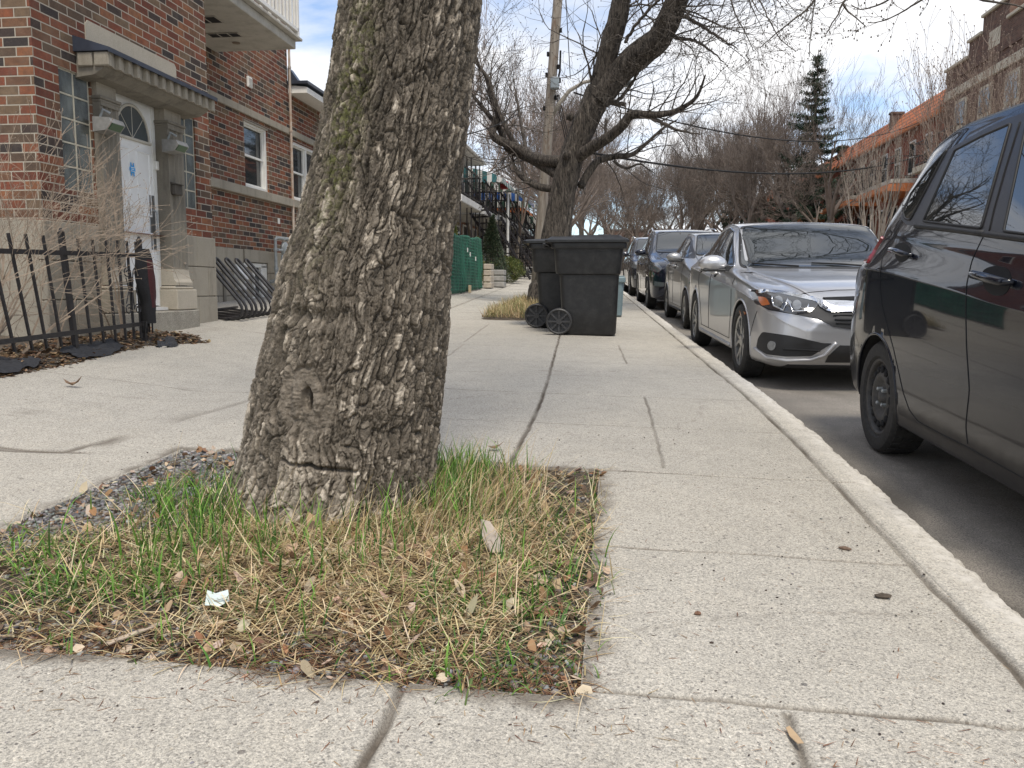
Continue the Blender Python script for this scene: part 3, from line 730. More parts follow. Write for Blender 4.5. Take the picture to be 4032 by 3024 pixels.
clump = lambda x, y, s=5, sd=95: np.clip(fbm(x * s, y * s, 3, sd) * 3.2 - 1.05, 0, 1)
GREEN = [(0.12, 0.25, 0.04), (0.17, 0.35, 0.055), (0.09, 0.20, 0.04), (0.23, 0.40, 0.08), (0.07, 0.15, 0.035)]
STRAW = [(0.56, 0.43, 0.235), (0.68, 0.55, 0.33), (0.46, 0.34, 0.18), (0.27, 0.185, 0.10), (0.72, 0.62, 0.41), (0.17, 0.12, 0.07)]
# tall green grass
den = lambda x, y: (1.0 * G(x, y, -0.62, 2.95, .18, .32) + 0.10 * G(x, y, -0.85, 2.36, .35, .10) + 0.75 * G(x, y, -1.33, 2.62, .16, .2) + 0.3 * G(x, y, -1.15, 2.25, .3, .22) + .15 * G(x, y, -.5, 2.4, .3, .5)) * (0.25 + 0.75 * clump(x, y, 9))
x, y = sample(1250, den); n = len(x)
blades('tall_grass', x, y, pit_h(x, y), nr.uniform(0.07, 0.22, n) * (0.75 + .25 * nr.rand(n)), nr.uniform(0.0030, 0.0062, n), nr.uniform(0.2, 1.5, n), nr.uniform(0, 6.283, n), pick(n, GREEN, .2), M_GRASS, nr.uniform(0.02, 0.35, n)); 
tag(bpy.data.objects['tall_grass'], 'tall bright green grass tufts growing round the foot of the big tree', 'grass', kind='stuff')
# short green grass, mostly left half and centre
den = lambda x, y: (0.80 * G(x, y, -1.4, 2.0, .42, .3) + 0.22 * G(x, y, -0.7, 2.1, .6, .3) + 0.30 * G(x, y, -1.62, 2.75, .12, .12) * 3 + 0.45 * G(x, y, -.3, 2.1, .25, .6)) * (0.12 + 0.88 * clump(x, y, 7, 96))
x, y = sample(2600, den); n = len(x)
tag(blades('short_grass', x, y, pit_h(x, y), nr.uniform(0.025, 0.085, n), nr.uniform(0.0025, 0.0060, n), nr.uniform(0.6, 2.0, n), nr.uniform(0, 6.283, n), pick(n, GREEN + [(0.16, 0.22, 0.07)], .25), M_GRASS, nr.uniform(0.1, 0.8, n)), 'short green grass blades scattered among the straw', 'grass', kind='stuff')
# standing dry stalks leaning right
den = lambda x, y: 1.0 * G(x, y, -0.50, 2.75, .26, .32) + 0.35 * G(x, y, -0.85, 2.35, .3, .2) + .3 * G(x, y, -1.4, 2.5, .2, .2)
x, y = sample(1100, den); n = len(x)
tag(blades('dry_stalks', x, y, pit_h(x, y), nr.uniform(0.08, 0.30, n) * (.6 + .4 * nr.rand(n)), nr.uniform(0.0016, 0.0034, n), nr.uniform(0.0, 1.1, n), nr.normal(-0.1, 0.9, n), pick(n, STRAW[:3] + STRAW[4:5], .15), M_STRAW, nr.uniform(0.15, 0.95, n)), 'tall dry yellow stalks leaning out right of the trunk', 'dry grass', kind='stuff')
# matted straw
den = lambda x, y: (0.18 + 0.82 * np.clip(1 - np.hypot((x + .72) / .95, (y - 2.35) / .8) ** 2, 0, 1)) * (0.30 + 0.7 * clump(x, y, 6, 97)) * np.where((x < -1.5) & (y > 2.45), 0.15, 1)
x, y = sample(600, lambda x, y: G(x, y, -.72, 2.35, .75, .55) + .3 * G(x, y, -1.4, 2.0, .4, .3)); n = len(x)
tag(blades('long_straw', x, y, pit_h(x, y), nr.uniform(0.10, 0.26, n), nr.uniform(0.0014, 0.0034, n), nr.uniform(-0.6, 1.5, n), nr.uniform(0, 6.283, n), pick(n, STRAW[:3] + STRAW[4:5], .15), M_STRAW, nr.uniform(0.8, 1.5, n), seg=7, lift=nr.uniform(0.004, 0.03, n)), 'long bent pale straws lying over the matted grass', 'dry grass', kind='stuff')
edge = lambda x, y: np.clip(np.minimum(np.minimum(x - PATCH[0], PATCH[1] - x), np.minimum(y - PATCH[2], PATCH[3] - y)) / .22 + (fbm(x * 5, y * 5, 3, 101) - .42) * 2.2, .06, 1)
den0 = den; den = lambda x, y: den0(x, y) * edge(x, y) * np.where((x < -1.3) & (y > 2.3), .12, 1) * np.where(np.hypot(x + .98, (y - 2.05) / 1.0) > 0, .35 + .65 * np.clip(fbm(x * 3.2, y * 3.2, 3, 103) * 3 - .9, 0, 1), 1)
x, y = sample(15500, den); n = len(x)
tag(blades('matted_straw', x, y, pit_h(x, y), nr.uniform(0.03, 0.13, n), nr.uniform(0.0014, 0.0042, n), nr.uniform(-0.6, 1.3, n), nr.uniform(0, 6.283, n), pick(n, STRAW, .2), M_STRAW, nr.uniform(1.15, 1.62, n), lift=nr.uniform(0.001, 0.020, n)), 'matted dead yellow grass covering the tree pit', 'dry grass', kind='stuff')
# reddish needles along the near edge
den = lambda x, y: np.clip(0.9 * np.exp(-((y - 1.62) / 0.13) ** 2) + 0.25 * np.exp(-((y - 1.8) / 0.25) ** 2) + .2 * G(x, y, -1.8, 2.2, .3, .5), 0, 1) * (.4 + .6 * clump(x, y, 8, 98))
x, y = sample(6500, den); n = len(x)
NEED = [(0.23, 0.10, 0.055), (0.30, 0.15, 0.08), (0.17, 0.085, 0.05), (0.34, 0.22, 0.12), (0.45, 0.33, 0.20)]
tag(blades('fallen_needles', x, y, pit_h(x, y), nr.uniform(0.015, 0.05, n), nr.uniform(0.0012, 0.0024, n), nr.uniform(-0.2, 0.3, n), nr.uniform(0, 6.283, n), pick(n, NEED, .2), M_STRAW, nr.uniform(1.2, 1.62, n), seg=2, lift=nr.uniform(0.0, 0.010, n)), 'reddish brown fallen needles along the near edge of the pit', 'needles', kind='stuff')
# needles and crumbs scattered on the pavement
x = nr.uniform(-1.6, 1.0, 420); y = np.where(nr.rand(420) < .7, nr.normal(1.50, .07, 420), nr.uniform(1.2, 3.4, 420)); k = ~((x > PATCH[0]) & (x < PATCH[1] + .02) & (y > PATCH[2])); x, y = x[k], y[k]; n = len(x)
tag(blades('strewn_needles', x, y, gz_v(x, y) + .002, nr.uniform(0.01, 0.035, n), nr.uniform(0.0012, 0.0022, n), nr.uniform(-0.1, 0.1, n), nr.uniform(0, 6.283, n), pick(n, NEED, .2), M_STRAW, np.full(n, 1.55), seg=2), 'loose needles strewn on the concrete in front of the pit', 'needles', kind='stuff')
# dead leaves
def leaves(name, x, y, z, size, cols, label, cat='dead leaves', tilt=0.5):
    n = len(x); az = nr.uniform(0, 6.283, n); tx = nr.normal(0, tilt, n); ty = nr.normal(0, tilt, n); curl = nr.uniform(-0.5, 0.9, n)
    out = np.array([(-1, 0), (-.55, .42), (0, .5), (.5, .32), (1, 0), (.5, -.32), (0, -.5), (-.55, -.42)]); cen = np.array([(-.5, 0), (0, 0), (.5, 0)])
    P = np.vstack([out, cen]); asp = nr.uniform(0.5, 1.3, n)
    V = np.zeros((n, 11, 3)); jit = nr.uniform(.75, 1.25, (n, 11))
    lx = P[None, :, 0] * size[:, None] * .5 * jit; ly = P[None, :, 1] * size[:, None] * asp[:, None] * jit
    lz = curl[:, None] * (np.abs(P[None, :, 1]) ** 1.4 + 0.5 * P[None, :, 0] ** 2) * size[:, None] * .55
    lz = lz + lx * tx[:, None] + ly * ty[:, None]
    ca, sa = np.cos(az)[:, None], np.sin(az)[:, None]
    V[..., 0] = x[:, None] + lx * ca - ly * sa; V[..., 1] = y[:, None] + lx * sa + ly * ca; V[..., 2] = z[:, None] + lz - lz.min(1, keepdims=True) * .7
    f = np.array([[0, 8, 1, 1], [8, 9, 2, 1], [9, 10, 3, 2], [10, 4, 3, 3], [0, 7, 8, 8], [7, 6, 9, 8], [6, 5, 10, 9], [5, 4, 10, 10]])
    tri = []
    for q in f:
        if q[2] == q[3]: tri.append([q[0], q[1], q[2]])
        else: tri += [[q[0], q[1], q[2]], [q[0], q[2], q[3]]]
    tri = np.array(tri); F = (tri[None] + (np.arange(n) * 11)[:, None, None]).reshape(-1, 3)
    C = np.repeat(pick(n, cols, .2)[:, None, :], 11, 1) * nr.uniform(.85, 1.1, (n, 11, 1))
    return tag(np_mesh(name, V.reshape(-1, 3), F, M_LEAF, attrs={'col': np.clip(C.reshape(-1, 3), 0, 1)}, smooth=False), label, cat, kind='stuff')
LEAFC = [(0.40, 0.27, 0.17), (0.50, 0.37, 0.26), (0.22, 0.14, 0.085), (0.29, 0.16, 0.085), (0.52, 0.42, 0.31), (0.16, 0.11, 0.075)]
den = lambda x, y: (0.15 + 0.9 * np.clip(1 - np.hypot((x + .75) / .7, (y - 2.15) / .45) ** 2, 0, 1)) * (.35 + .65 * clump(x, y, 6, 99))
x, y = sample(2300, den); n = len(x)
leaves('leaf_litter', x, y, pit_h(x, y) + nr.uniform(0, .012, n), nr.uniform(0.010, 0.036, n), LEAFC, 'curled brown dead leaves lying in the straw')
# gravel
def gravel(name, x, y, z, size, cols, label):
    t = (1 + 5 ** .5) / 2
    vs = np.array([(-1, t, 0), (1, t, 0), (-1, -t, 0), (1, -t, 0), (0, -1, t), (0, 1, t), (0, -1, -t), (0, 1, -t), (t, 0, -1), (t, 0, 1), (-t, 0, -1), (-t, 0, 1)]) / 1.9
    fs = np.array([(0, 11, 5), (0, 5, 1), (0, 1, 7), (0, 7, 10), (0, 10, 11), (1, 5, 9), (5, 11, 4), (11, 10, 2), (10, 7, 6), (7, 1, 8), (3, 9, 4), (3, 4, 2), (3, 2, 6), (3, 6, 8), (3, 8, 9), (4, 9, 5), (2, 4, 11), (6, 2, 10), (8, 6, 7), (9, 8, 1)])
    n = len(x); az = nr.uniform(0, 6.283, n)
    L = vs[None] * nr.uniform(.7, 1.3, (n, 12, 1)) * size[:, None, None] * .5 * np.stack([nr.uniform(.8, 1.4, n), nr.uniform(.6, 1.1, n), nr.uniform(.45, .8, n)], 1)[:, None, :]
    ca, sa = np.cos(az)[:, None], np.sin(az)[:, None]
    V = np.stack([x[:, None] + L[..., 0] * ca - L[..., 1] * sa, y[:, None] + L[..., 0] * sa + L[..., 1] * ca, z[:, None] + L[..., 2]], -1)
    F = (fs[None] + (np.arange(n) * 12)[:, None, None]).reshape(-1, 3)
    C = np.repeat(pick(n, cols, .2)[:, None, :], 12, 1)
    return tag(np_mesh(name, V.reshape(-1, 3), F, M_STONE, attrs={'col': np.clip(C.reshape(-1, 3), 0, 1)}, smooth=False), label, 'gravel', kind='stuff')
STC = [(0.15, 0.15, 0.147), (0.21, 0.207, 0.20), (0.11, 0.11, 0.108), (0.29, 0.285, 0.275), (0.20, 0.17, 0.14), (0.10, 0.10, 0.105)]
den = lambda x, y: np.clip(1.3 * np.clip((-1.25 - x) / .5, 0, 1) * np.clip((y - 2.1) / .5, 0, 1) + .9 * np.exp(-((y - 3.36) / .12) ** 2) * (x < -1.1) + .45 * np.exp(-((y - 1.68) / .1) ** 2) + .8 * np.exp(-((x + 1.9) / .1) ** 2) + .12, 0, 1)
x, y = sample(9000, den); n = len(x)
gravel('gravel', x, y, pit_h(x, y) + .002, nr.uniform(0.006, 0.019, n) * nr.choice([1, 1, 1.35], n), STC, 'loose grey gravel along the edges of the tree pit')
# moss-like tiny ground cover at right
den = lambda x, y: (G(x, y, -.2, 1.85, .25, .25) + G(x, y, -.25, 2.5, .12, .6)) * (.2 + .8 * clump(x, y, 10, 100))
x, y = sample(2600, den); n = len(x)
leaves('ground_cover', x, y, pit_h(x, y) + .003, nr.uniform(0.005, 0.012, n), [(0.10, 0.15, 0.05), (0.13, 0.19, 0.07), (0.08, 0.11, 0.05)], 'tiny green creeping weeds at the near right corner of the pit', 'weeds')
# crumbs on the concrete
x = nr.uniform(-2.2, 1.0, 500); y = np.abs(nr.normal(0, 1.6, 500)) + 1.25; k = ~((x > PATCH[0]) & (x < PATCH[1] + .02) & (y > PATCH[2]) & (y < PATCH[3])); x, y = x[k], y[k]; n = len(x)
gravel('grit', x, y, gz_v(x, y) + .001, nr.uniform(0.003, 0.009, n), [(0.07, 0.055, 0.045), (0.14, 0.12, 0.10), (0.2, 0.19, 0.19), (0.05, 0.04, 0.035)], 'dark crumbs of grit scattered over the pavement')
# ---- single things on the ground
def flat_bit(name, label, cat, x, y, pts, mat, z=0.006, rz=0, thick=0.002, curl=0.0, rx=0.0):
    mb = MB(); n = len(pts)
    zz = lambda q: curl * (q[0] ** 2 + q[1] ** 2) * 8
    vs = [(q[0], q[1], zz(q)) for q in pts] + [(q[0], q[1], zz(q) + thick) for q in pts]
    c0 = len(vs); vs += [(0, 0, 0), (0, 0, thick)]
    fs = [(i, (i + 1) % n, n + (i + 1) % n, n + i) for i in range(n)] + [(c0, (i + 1) % n, i) for i in range(n)] + [(c0 + 1, n + i, n + (i + 1) % n) for i in range(n)]
    mb.add(vs, fs); o = mb.build(name, mat); o.location = (x, y, float(z)); o.rotation_euler = (rx, 0, rz); return tag(o, label, cat)
zp = lambda x, y: float(pit_h(np.array([x]), np.array([y]))[0])
M_PAPER = simple('pale_paper', (0.52, 0.60, 0.58), 0.7, var=0.08, scale=40)
flat_bit('paper_scrap', 'crumpled pale green scrap of paper lying in the straw', 'litter', -0.985, 1.86, [(-.028, -.018), (.004, -.024), (.03, -.012), (.026, .02), (-.004, .016), (-.024, .024)], M_PAPER, zp(-.985, 1.86) + .028, 0.4, .0015, 0.9, 0.7)
M_STICK = simple('bare_wood', (0.42, 0.34, 0.26), 0.8, var=0.2, scale=30)
flat_bit('wood_stick', 'flat pale wooden stick lying askew near the front of the pit', 'stick', -1.10, 1.70, [(-.009, -.075), (.008, -.078), (.010, .07), (-.004, .08)], M_STICK, zp(-1.10, 1.70) + .014, -0.42, .003)
M_CARD = simple('weathered_bark_piece', (0.34, 0.29, 0.24), 0.85, var=0.2, scale=25)
flat_bit('bark_piece', 'long greyish flake of bark resting on the straw right of the trunk', 'bark flake', -0.36, 2.33, [(-.022, -.06), (.018, -.065), (.026, 0), (.012, .055), (-.015, .065), (-.026, .01)], M_CARD, zp(-.36, 2.33) + .045, 0.5, .004, 0.3, 0.6)
M_BIT = simple('dark_crumb', (0.07, 0.055, 0.04), 0.9, var=0.3, scale=60)
def crumb(name, label, cat, px, r, sc=(1.4, 1, .7), mat=None, rz=0):
    x, y = px; mb = MB()
    for k in range(3): mb.blob(((k - 1) * r * .7, rnd.uniform(-.2, .2) * r, r * sc[2] * .7), r * (1 - .15 * abs(k - 1)), sc=sc, jit=.2)
    o = mb.build(name, mat or M_BIT); o.location = (x, y, gz(x, y)); o.rotation_euler = (0, 0, rz); return tag(o, label, cat)
crumb('seed_cone', 'dark knobbly cone lying alone on the slab near the kerb', 'cone', (0.735, 2.245), .014, (1.3, .9, .6))
crumb('acorn', 'small round brown seed in the middle of the front slab', 'seed', (0.222, 2.05), .006, (1, 1, 1), simple('brown_seed', (.16, .08, .045), .6))
crumb('twig_bit', 'short broken brown twig piece beside the cross joint near the kerb', 'twig', (0.735, 2.62), .009, (2.0, .8, .7), simple('twig_piece', (.15, .10, .07), .9), -.5)
flat_bit('dead_leaf', 'curled dry brown leaf alone on the left walk near the fence', 'leaf', -3.33, 4.60, [(-.05, 0), (-.02, .022), (.03, .02), (.06, 0), (.02, -.02), (-.03, -.018)], simple('dry_leaf_brown', (.22, .14, .085), .8), gz(-3.33, 4.60) + .012, .2, .002, 2.0)
flat_bit('dead_leaf', 'dry curled leaf on the slab just beyond the far edge of the pit', 'leaf', -.56, 3.72, [(-.03, 0), (-.01, .016), (.03, .012), (.045, 0), (.01, -.014), (-.02, -.012)], simple('dry_leaf_brown', (.22, .14, .085), .8), gz(-.56, 3.72) + .008, .2, .002, 2.0)
flat_bit('dead_leaf', 'narrow tan leaf caught in the lengthwise joint at the bottom', 'leaf', .352, 1.52, [(-.006, -.03), (.006, -.03), (.009, 0), (.004, .03), (-.005, .026), (-.008, 0)], simple('tan_leaf', (.42, .30, .18), .8), gz(.352, 1.52) + .004, .2, .0015, .5)
# ================================================================ MATERIALS FOR BUILDINGS
def brick_mat(name, pal, mortar=(0.48, 0.43, 0.35), row=0.0705, length=0.212, msize=0.0052, bump=1.0, off=(0, 0)):
    m, nt, p = new_mat(name); g = NT(nt); P = g.pos()
    ge = g.n('NewGeometry'); s = g.n('SeparateXYZ'); g.set(s.inputs[0], P)
    sn = g.n('SeparateXYZ'); g.set(sn.inputs[0], ge.outputs['True Normal'])
    isx = g.math('GREATER_THAN', g.math('ABSOLUTE', sn.outputs[0]), 0.6)
    uu = g.math('ADD', g.math('MULTIPLY', s.outputs[1], isx), g.math('MULTIPLY', s.outputs[0], g.math('SUBTRACT', 1.0, isx)))
    cb = g.n('CombineXYZ'); g.set(cb.inputs[0], g.math('ADD', uu, off[0])); g.set(cb.inputs[1], g.math('ADD', s.outputs[2], off[1]))
    # slight unevenness of the courses
    wv = g.n('Mapping'); g.set(wv.inputs[0], cb.outputs[0])
    br = g.n('TexBrick', offset=0.5); g.set(br.inputs['Vector'], wv.outputs[0])
    br.inputs['Scale'].default_value = 1.0; br.inputs['Mortar Size'].default_value = msize; br.inputs['Mortar Smooth'].default_value = 0.15
    br.inputs['Bias'].default_value = 0.0; br.inputs['Brick Width'].default_value = length; br.inputs['Row Height'].default_value = row
    br.inputs['Color1'].default_value = (0, 0, 0, 1); br.inputs['Color2'].default_value = (1, 1, 1, 1); br.inputs['Mortar'].default_value = (0.5, 0.5, 0.5, 1)
    rnd_ = br.outputs['Color']; n = len(pal)
    c = g.ramp(rnd_, [(0.5 - 0.5 * (1 - 2 * i / n) if False else i / n, pal[i]) for i in range(n)], 'CONSTANT')
    n1 = g.noise(P, 24, 5, 0.7); n2 = g.noise(P, 4.5, 5, 0.65); n3 = g.noise(P, 150, 3, 0.7)
    c = g.mix(g.ramp(n1, [(0.35, 0.42), (0.6, 0.0)]), c, (0.05, 0.04, 0.035))
    c = g.mix(g.ramp(n2, [(0.5, 0.0), (0.8, 0.25)]), c, (0.34, 0.27, 0.2))
    c = g.mix(g.ramp(n3, [(0.55, 0.0), (0.75, 0.25)]), c, (0.40, 0.30, 0.22))
    mo = g.mix(n1, tuple(x * 0.72 for x in mortar), mortar)
    edge = g.math('ADD', br.outputs['Fac'], g.math('MULTIPLY', g.math('SUBTRACT', n3, 0.5), 0.35), True)
    c = g.mix(g.ramp(edge, [(0.4, 0.0), (0.6, 1.0)]), c, mo)
    g.set(p.inputs['Base Color'], c); p.inputs['Roughness'].default_value = 0.88; p.inputs['Specular IOR Level'].default_value = 0.25
    h = g.math('ADD', g.math('MULTIPLY', br.outputs['Fac'], -1.0), g.math('MULTIPLY', n3, 0.25))
    g.set(p.inputs['Normal'], g.bump(h, bump, 0.006)); return m
PAL = [tuple(q * .92 for q in c_) for c_ in [(0.24, 0.082, 0.046), (0.052, 0.044, 0.043), (0.18, 0.095, 0.060), (0.30, 0.125, 0.062), (0.17, 0.056, 0.036), (0.20, 0.135, 0.085), (0.25, 0.080, 0.047), (0.28, 0.10, 0.052), (0.065, 0.048, 0.043), (0.19, 0.062, 0.040), (0.13, 0.088, 0.062), (0.21, 0.105, 0.06)]]
M_BRICK = brick_mat('mixed_red_brick', PAL, off=(0.08, 0.0))
M_BRICK_RED = brick_mat('plain_red_brick', [(0.33, 0.085, 0.05), (0.38, 0.11, 0.06), (0.28, 0.07, 0.045)], (0.42, 0.33, 0.27))
def stone_mat(name, col=(0.40, 0.36, 0.29), blot=(0.17, 0.15, 0.12), amt=0.7):
    m, nt, p = new_mat(name); g = NT(nt); P = g.pos()
    c = g.ramp(g.noise(P, 2.2, 6, 0.65), [(0.3, tuple(x * 0.82 for x in col)), (0.7, col)])
    st = g.noise(g.map(P, (7, 7, 1.6)), 1.0, 6, 0.7)
    c = g.mix(g.ramp(st, [(0.5, 0.0), (0.75, amt)]), c, blot)
    c = g.mix(g.ramp(g.noise(P, 90, 4, 0.7), [(0.35, 0.35), (0.6, 0.0)]), c, tuple(x * 0.5 for x in col))
    g.set(p.inputs['Base Color'], c); p.inputs['Roughness'].default_value = 0.9; p.inputs['Specular IOR Level'].default_value = 0.25
    g.set(p.inputs['Normal'], g.bump(g.noise(P, 110, 5, 0.7), 0.5, 0.005)); return m
M_STONE1 = stone_mat('cast_stone'); M_STONE_D = stone_mat('weathered_dark_stone', (0.27, 0.245, 0.20), (0.10, 0.09, 0.075), 0.9)
M_STONE_L = stone_mat('pale_stone', (0.56, 0.50, 0.40), (0.34, 0.30, 0.24), 0.4)
def glass_dark(name, col=(0.02, 0.025, 0.028), rough=0.03):
    m, nt, p = new_mat(name); p.inputs['Base Color'].default_value = (*col, 1); p.inputs['Roughness'].default_value = rough
    p.inputs['Specular IOR Level'].default_value = 0.7; p.inputs['IOR'].default_value = 1.6; return m
M_GLASS = glass_dark('window_glass', (0.03, 0.035, 0.038)); M_WHITE = simple('white_vinyl', (0.78, 0.77, 0.73), 0.45, var=0.05, dirt=((0.5, 0.47, 0.4), 0.3))
M_DOOR = simple('white_door_paint', (0.80, 0.80, 0.78), 0.4, var=0.03, scale=4, dirt=((0.6, 0.58, 0.52), 0.25))
M_BLACKMETAL = simple('black_painted_metal', (0.018, 0.018, 0.021), 0.42, spec=0.5, var=0.3, scale=25, dirt=((0.07, 0.055, 0.045), 0.5))
M_GREYMETAL = simple('galvanised_pipe', (0.36, 0.38, 0.38), 0.5, metal=0.4, var=0.2, scale=20)
M_RUST = simple('rusty_pipe', (0.42, 0.36, 0.30), 0.7, var=0.2, scale=5, dirt=((0.30, 0.12, 0.04), 0.8))
M_FLASH = simple('dark_blue_flashing', (0.055, 0.065, 0.09), 0.4, metal=0.3, var=0.2)
M_SOFFIT = simple('painted_soffit', (0.46, 0.44, 0.39), 0.8, var=0.10, scale=2.5, dirt=((0.20, 0.18, 0.15), 0.55))
M_DARK = simple('dark_interior', (0.012, 0.012, 0.013), 0.9, var=0)

def wall_holes(mb, axis, pos, a0, a1, z0, z1, holes, depth, sgn=-1):
    """flat wall facing along axis at pos with rectangular holes (a0,a1,z0,z1) and their reveals; sgn = direction of the reveal"""
    A = sorted({a0, a1, *[h[0] for h in holes], *[h[1] for h in holes]}); Zs = sorted({z0, z1, *[h[2] for h in holes], *[h[3] for h in holes]})
    P = (lambda a, z, d=0: (pos + d, a, z)) if axis == 'X' else (lambda a, z, d=0: (a, pos + d, z))
    for a, b in zip(A[:-1], A[1:]):
        for c, d in zip(Zs[:-1], Zs[1:]):
            m = ((a + b) / 2, (c + d) / 2)
            if any(h[0] < m[0] < h[1] and h[2] < m[1] < h[3] for h in holes): continue
            mb.add([P(a, c), P(b, c), P(b, d), P(a, d)], [(0, 1, 2, 3)])
    dd = depth * sgn
    for h in holes:
        q = [(h[0], h[2]), (h[1], h[2]), (h[1], h[3]), (h[0], h[3])]
        for i in range(4):
            s, e = q[i], q[(i + 1) % 4]; mb.add([P(*s), P(*e), P(*e, dd), P(*s, dd)], [(0, 1, 2, 3)])

bld = thing('brick_building', 'mixed red brick apartment house with white front door, stone trim and balcony on the left', 'building', (-5.4, 8.5, 0.5))
BX, WX = -4.40, -5.40
mb = MB()
# projecting bay: openings for two glass block windows and the door
wall_holes(mb, 'X', BX, 5.85, 8.53, 1.40, 9.5, [(6.13, 6.52, 1.66, 2.61), (7.88, 8.225, 1.69, 2.62), (6.54, 7.87, 1.38, 2.66)], 0.10)
mb.add([(BX, 5.85, .2), (-12, 5.85, .2), (-12, 5.85, 9.5), (BX, 5.85, 9.5)], [(0, 1, 2, 3)])
mb.add([(BX, 8.53, .2), (WX, 8.53, .2), (WX, 8.53, 9.5), (BX, 8.53, 9.5)], [(0, 1, 2, 3)])
wall_holes(mb, 'X', WX, 8.53, 13.15, 1.43, 9.5, [(11.50, 12.31, 2.325, 3.30)], 0.12)
mb.add([(WX, 13.15, 1.4), (-12, 13.15, 1.4), (-12, 13.15, 9.5), (WX, 13.15, 9.5)], [(0, 1, 2, 3)])
mb.add([(BX, 5.85, 9.5), (BX, 8.53, 9.5), (WX, 8.53, 9.5), (WX, 13.15, 9.5), (-12, 13.15, 9.5), (-12, 5.85, 9.5)], [(0, 1, 2, 3, 4, 5)])
mb.build('wall', M_BRICK, bld)
mb = MB(); wall_holes(mb, 'X', WX, 13.153, 14.72, 1.43, 4.12, [(13.26, 14.62, 2.325, 3.30)], 0.12)
mb.add([(WX, 14.72, .4), (-12, 14.72, .4), (-12, 14.72, 4.12), (WX, 14.72, 4.12)], [(0, 1, 2, 3)]); mb.build('low_wing_wall', M_BRICK, bld)
# plinth of cut stone blocks with real joints
def blocks(mb, x, y0, y1, z0, z1, rows, w, th=0.03, gap=0.007):
    hs = (z1 - z0) / rows
    for r in range(rows):
        y = y0 - (w * 0.45 if r % 2 else 0)
        while y < y1 - 0.01:
            a, b = max(y, y0), min(y + w, y1)
            if b - a > 0.03: mb.box((x - 0.09, (a + b) / 2, z0 + hs * (r + .5)), (0.24, b - a - gap, hs - gap), bev=0.005)
            y += w
mb = MB(); blocks(mb, BX - 0.02 + 0.0, 5.84, 6.54, 0.16, 1.40, 4, 0.62); blocks(mb, BX - 0.02, 7.885, 8.56, 0.16, 1.41, 4, 0.50)
mb.box((BX - 0.12, 6.19, 0.72), (0.2, 0.68, 1.2)); mb.box((BX - 0.12, 8.22, 0.72), (0.2, 0.64, 1.2))
mb.box((-8.2, 5.87, 0.8), (7.5, 0.06, 1.2))
mb.box((-4.85, 8.55, 0.8), (0.9, 0.03, 1.23)); mb.build('plinth', M_STONE1, bld)
mb = MB(); blocks(mb, WX - 0.02, 8.56, 11.33, 0.42, 1.43, 3, 0.66); blocks(mb, WX - 0.02, 12.16, 14.74, 0.42, 1.43, 3, 0.8)
mb.box((WX - 0.02, 11.745, 1.34), (0.10, 0.82, 0.18)); mb.box((WX - 0.1, 10.2, .9), (.12, 3.2, 1.04)); mb.box((WX - 0.1, 13.4, .9), (.12, 2.6, 1.04)); mb.build('plinth', M_STONE1, bld)
# string courses
def course(name, y0, y1, z0, z1, pr, n):
    mb = MB(); L = (y1 - y0) / n
    for i in range(n): mb.box((WX + pr / 2 - 0.05, y0 + L * (i + .5), (z0 + z1) / 2), (pr + 0.1, L - 0.006, z1 - z0), bev=0.004)
    mb.box((WX + pr / 2 - 0.055, (y0 + y1) / 2, (z0 + z1) / 2), (pr + 0.08, y1 - y0 - .02, z1 - z0 - .014)); mb.build(name, M_STONE1, bld)
course('string_course', 8.54, 14.74, 3.36, 3.46, 0.035, 8); course('sill_course', 8.54, 14.76, 2.20, 2.322, 0.075, 7)
# windows of the recessed wall
def sash_window(y0, y1, z0, z1, x, n=1, name='window'):
    mb = MB(); f = 0.055
    mb.box((x, (y0 + y1) / 2, z0 + f / 2), (0.09, y1 - y0, f), bev=.004); mb.box((x, (y0 + y1) / 2, z1 - f / 2), (0.09, y1 - y0, f), bev=.004)
    wdt = (y1 - y0) / n
    for k in range(n + 1):
        yy = y0 + wdt * k; mb.box((x + .001, min(max(yy, y0 + f / 2), y1 - f / 2), (z0 + z1) / 2), (0.088, f, z1 - z0 - 2 * f + .002), bev=.004)
    o = mb.build(name, M_WHITE, bld)
    for k in range(n):
        a = y0 + wdt * k + (f if k == 0 else f / 2); b = y0 + wdt * (k + 1) - (f if k == n - 1 else f / 2); zm = (z0 + z1) / 2
        s = MB()
        for (c0, c1, dx) in ((zm - .015, z1 - f, -0.005), (z0 + f, zm + .015, -0.022)):
            s.box((x + dx, (a + b) / 2, c0 + .015), (0.03, b - a, .03)); s.box((x + dx, (a + b) / 2, c1 - .012), (0.03, b - a, .024))
            s.box((x + dx, a + .012, (c0 + c1) / 2), (0.029, .024, c1 - c0)); s.box((x + dx, b - .012, (c0 + c1) / 2), (0.029, .024, c1 - c0))
        s.build('sash', M_WHITE, o)
        pn = MB(); pn.box((x - .03, (a + b) / 2, (z0 + z1) / 2), (0.006, b - a - .01, z1 - z0 - 2 * f)); pn.build('pane', M_GLASS, o)
    return o
sash_window(11.50, 12.31, 2.325, 3.30, WX - 0.07); sash_window(13.26, 14.62, 2.325, 3.30, WX - 0.07, 2)
mb = MB(); mb.box((WX - .28, 12, 2.8), (.02, 1.2, 1.1)); mb.box((WX - .28, 13.95, 2.8), (.02, 1.5, 1.1)); mb.build('dark_room_backing', M_DARK, bld)  # near-black sheets behind the panes, standing in for unlit rooms
mb = MB(); mb.box((WX - 0.05, 11.90, 3.285), (.1, .83, .025)); mb.build('lintel', M_STONE1, bld)
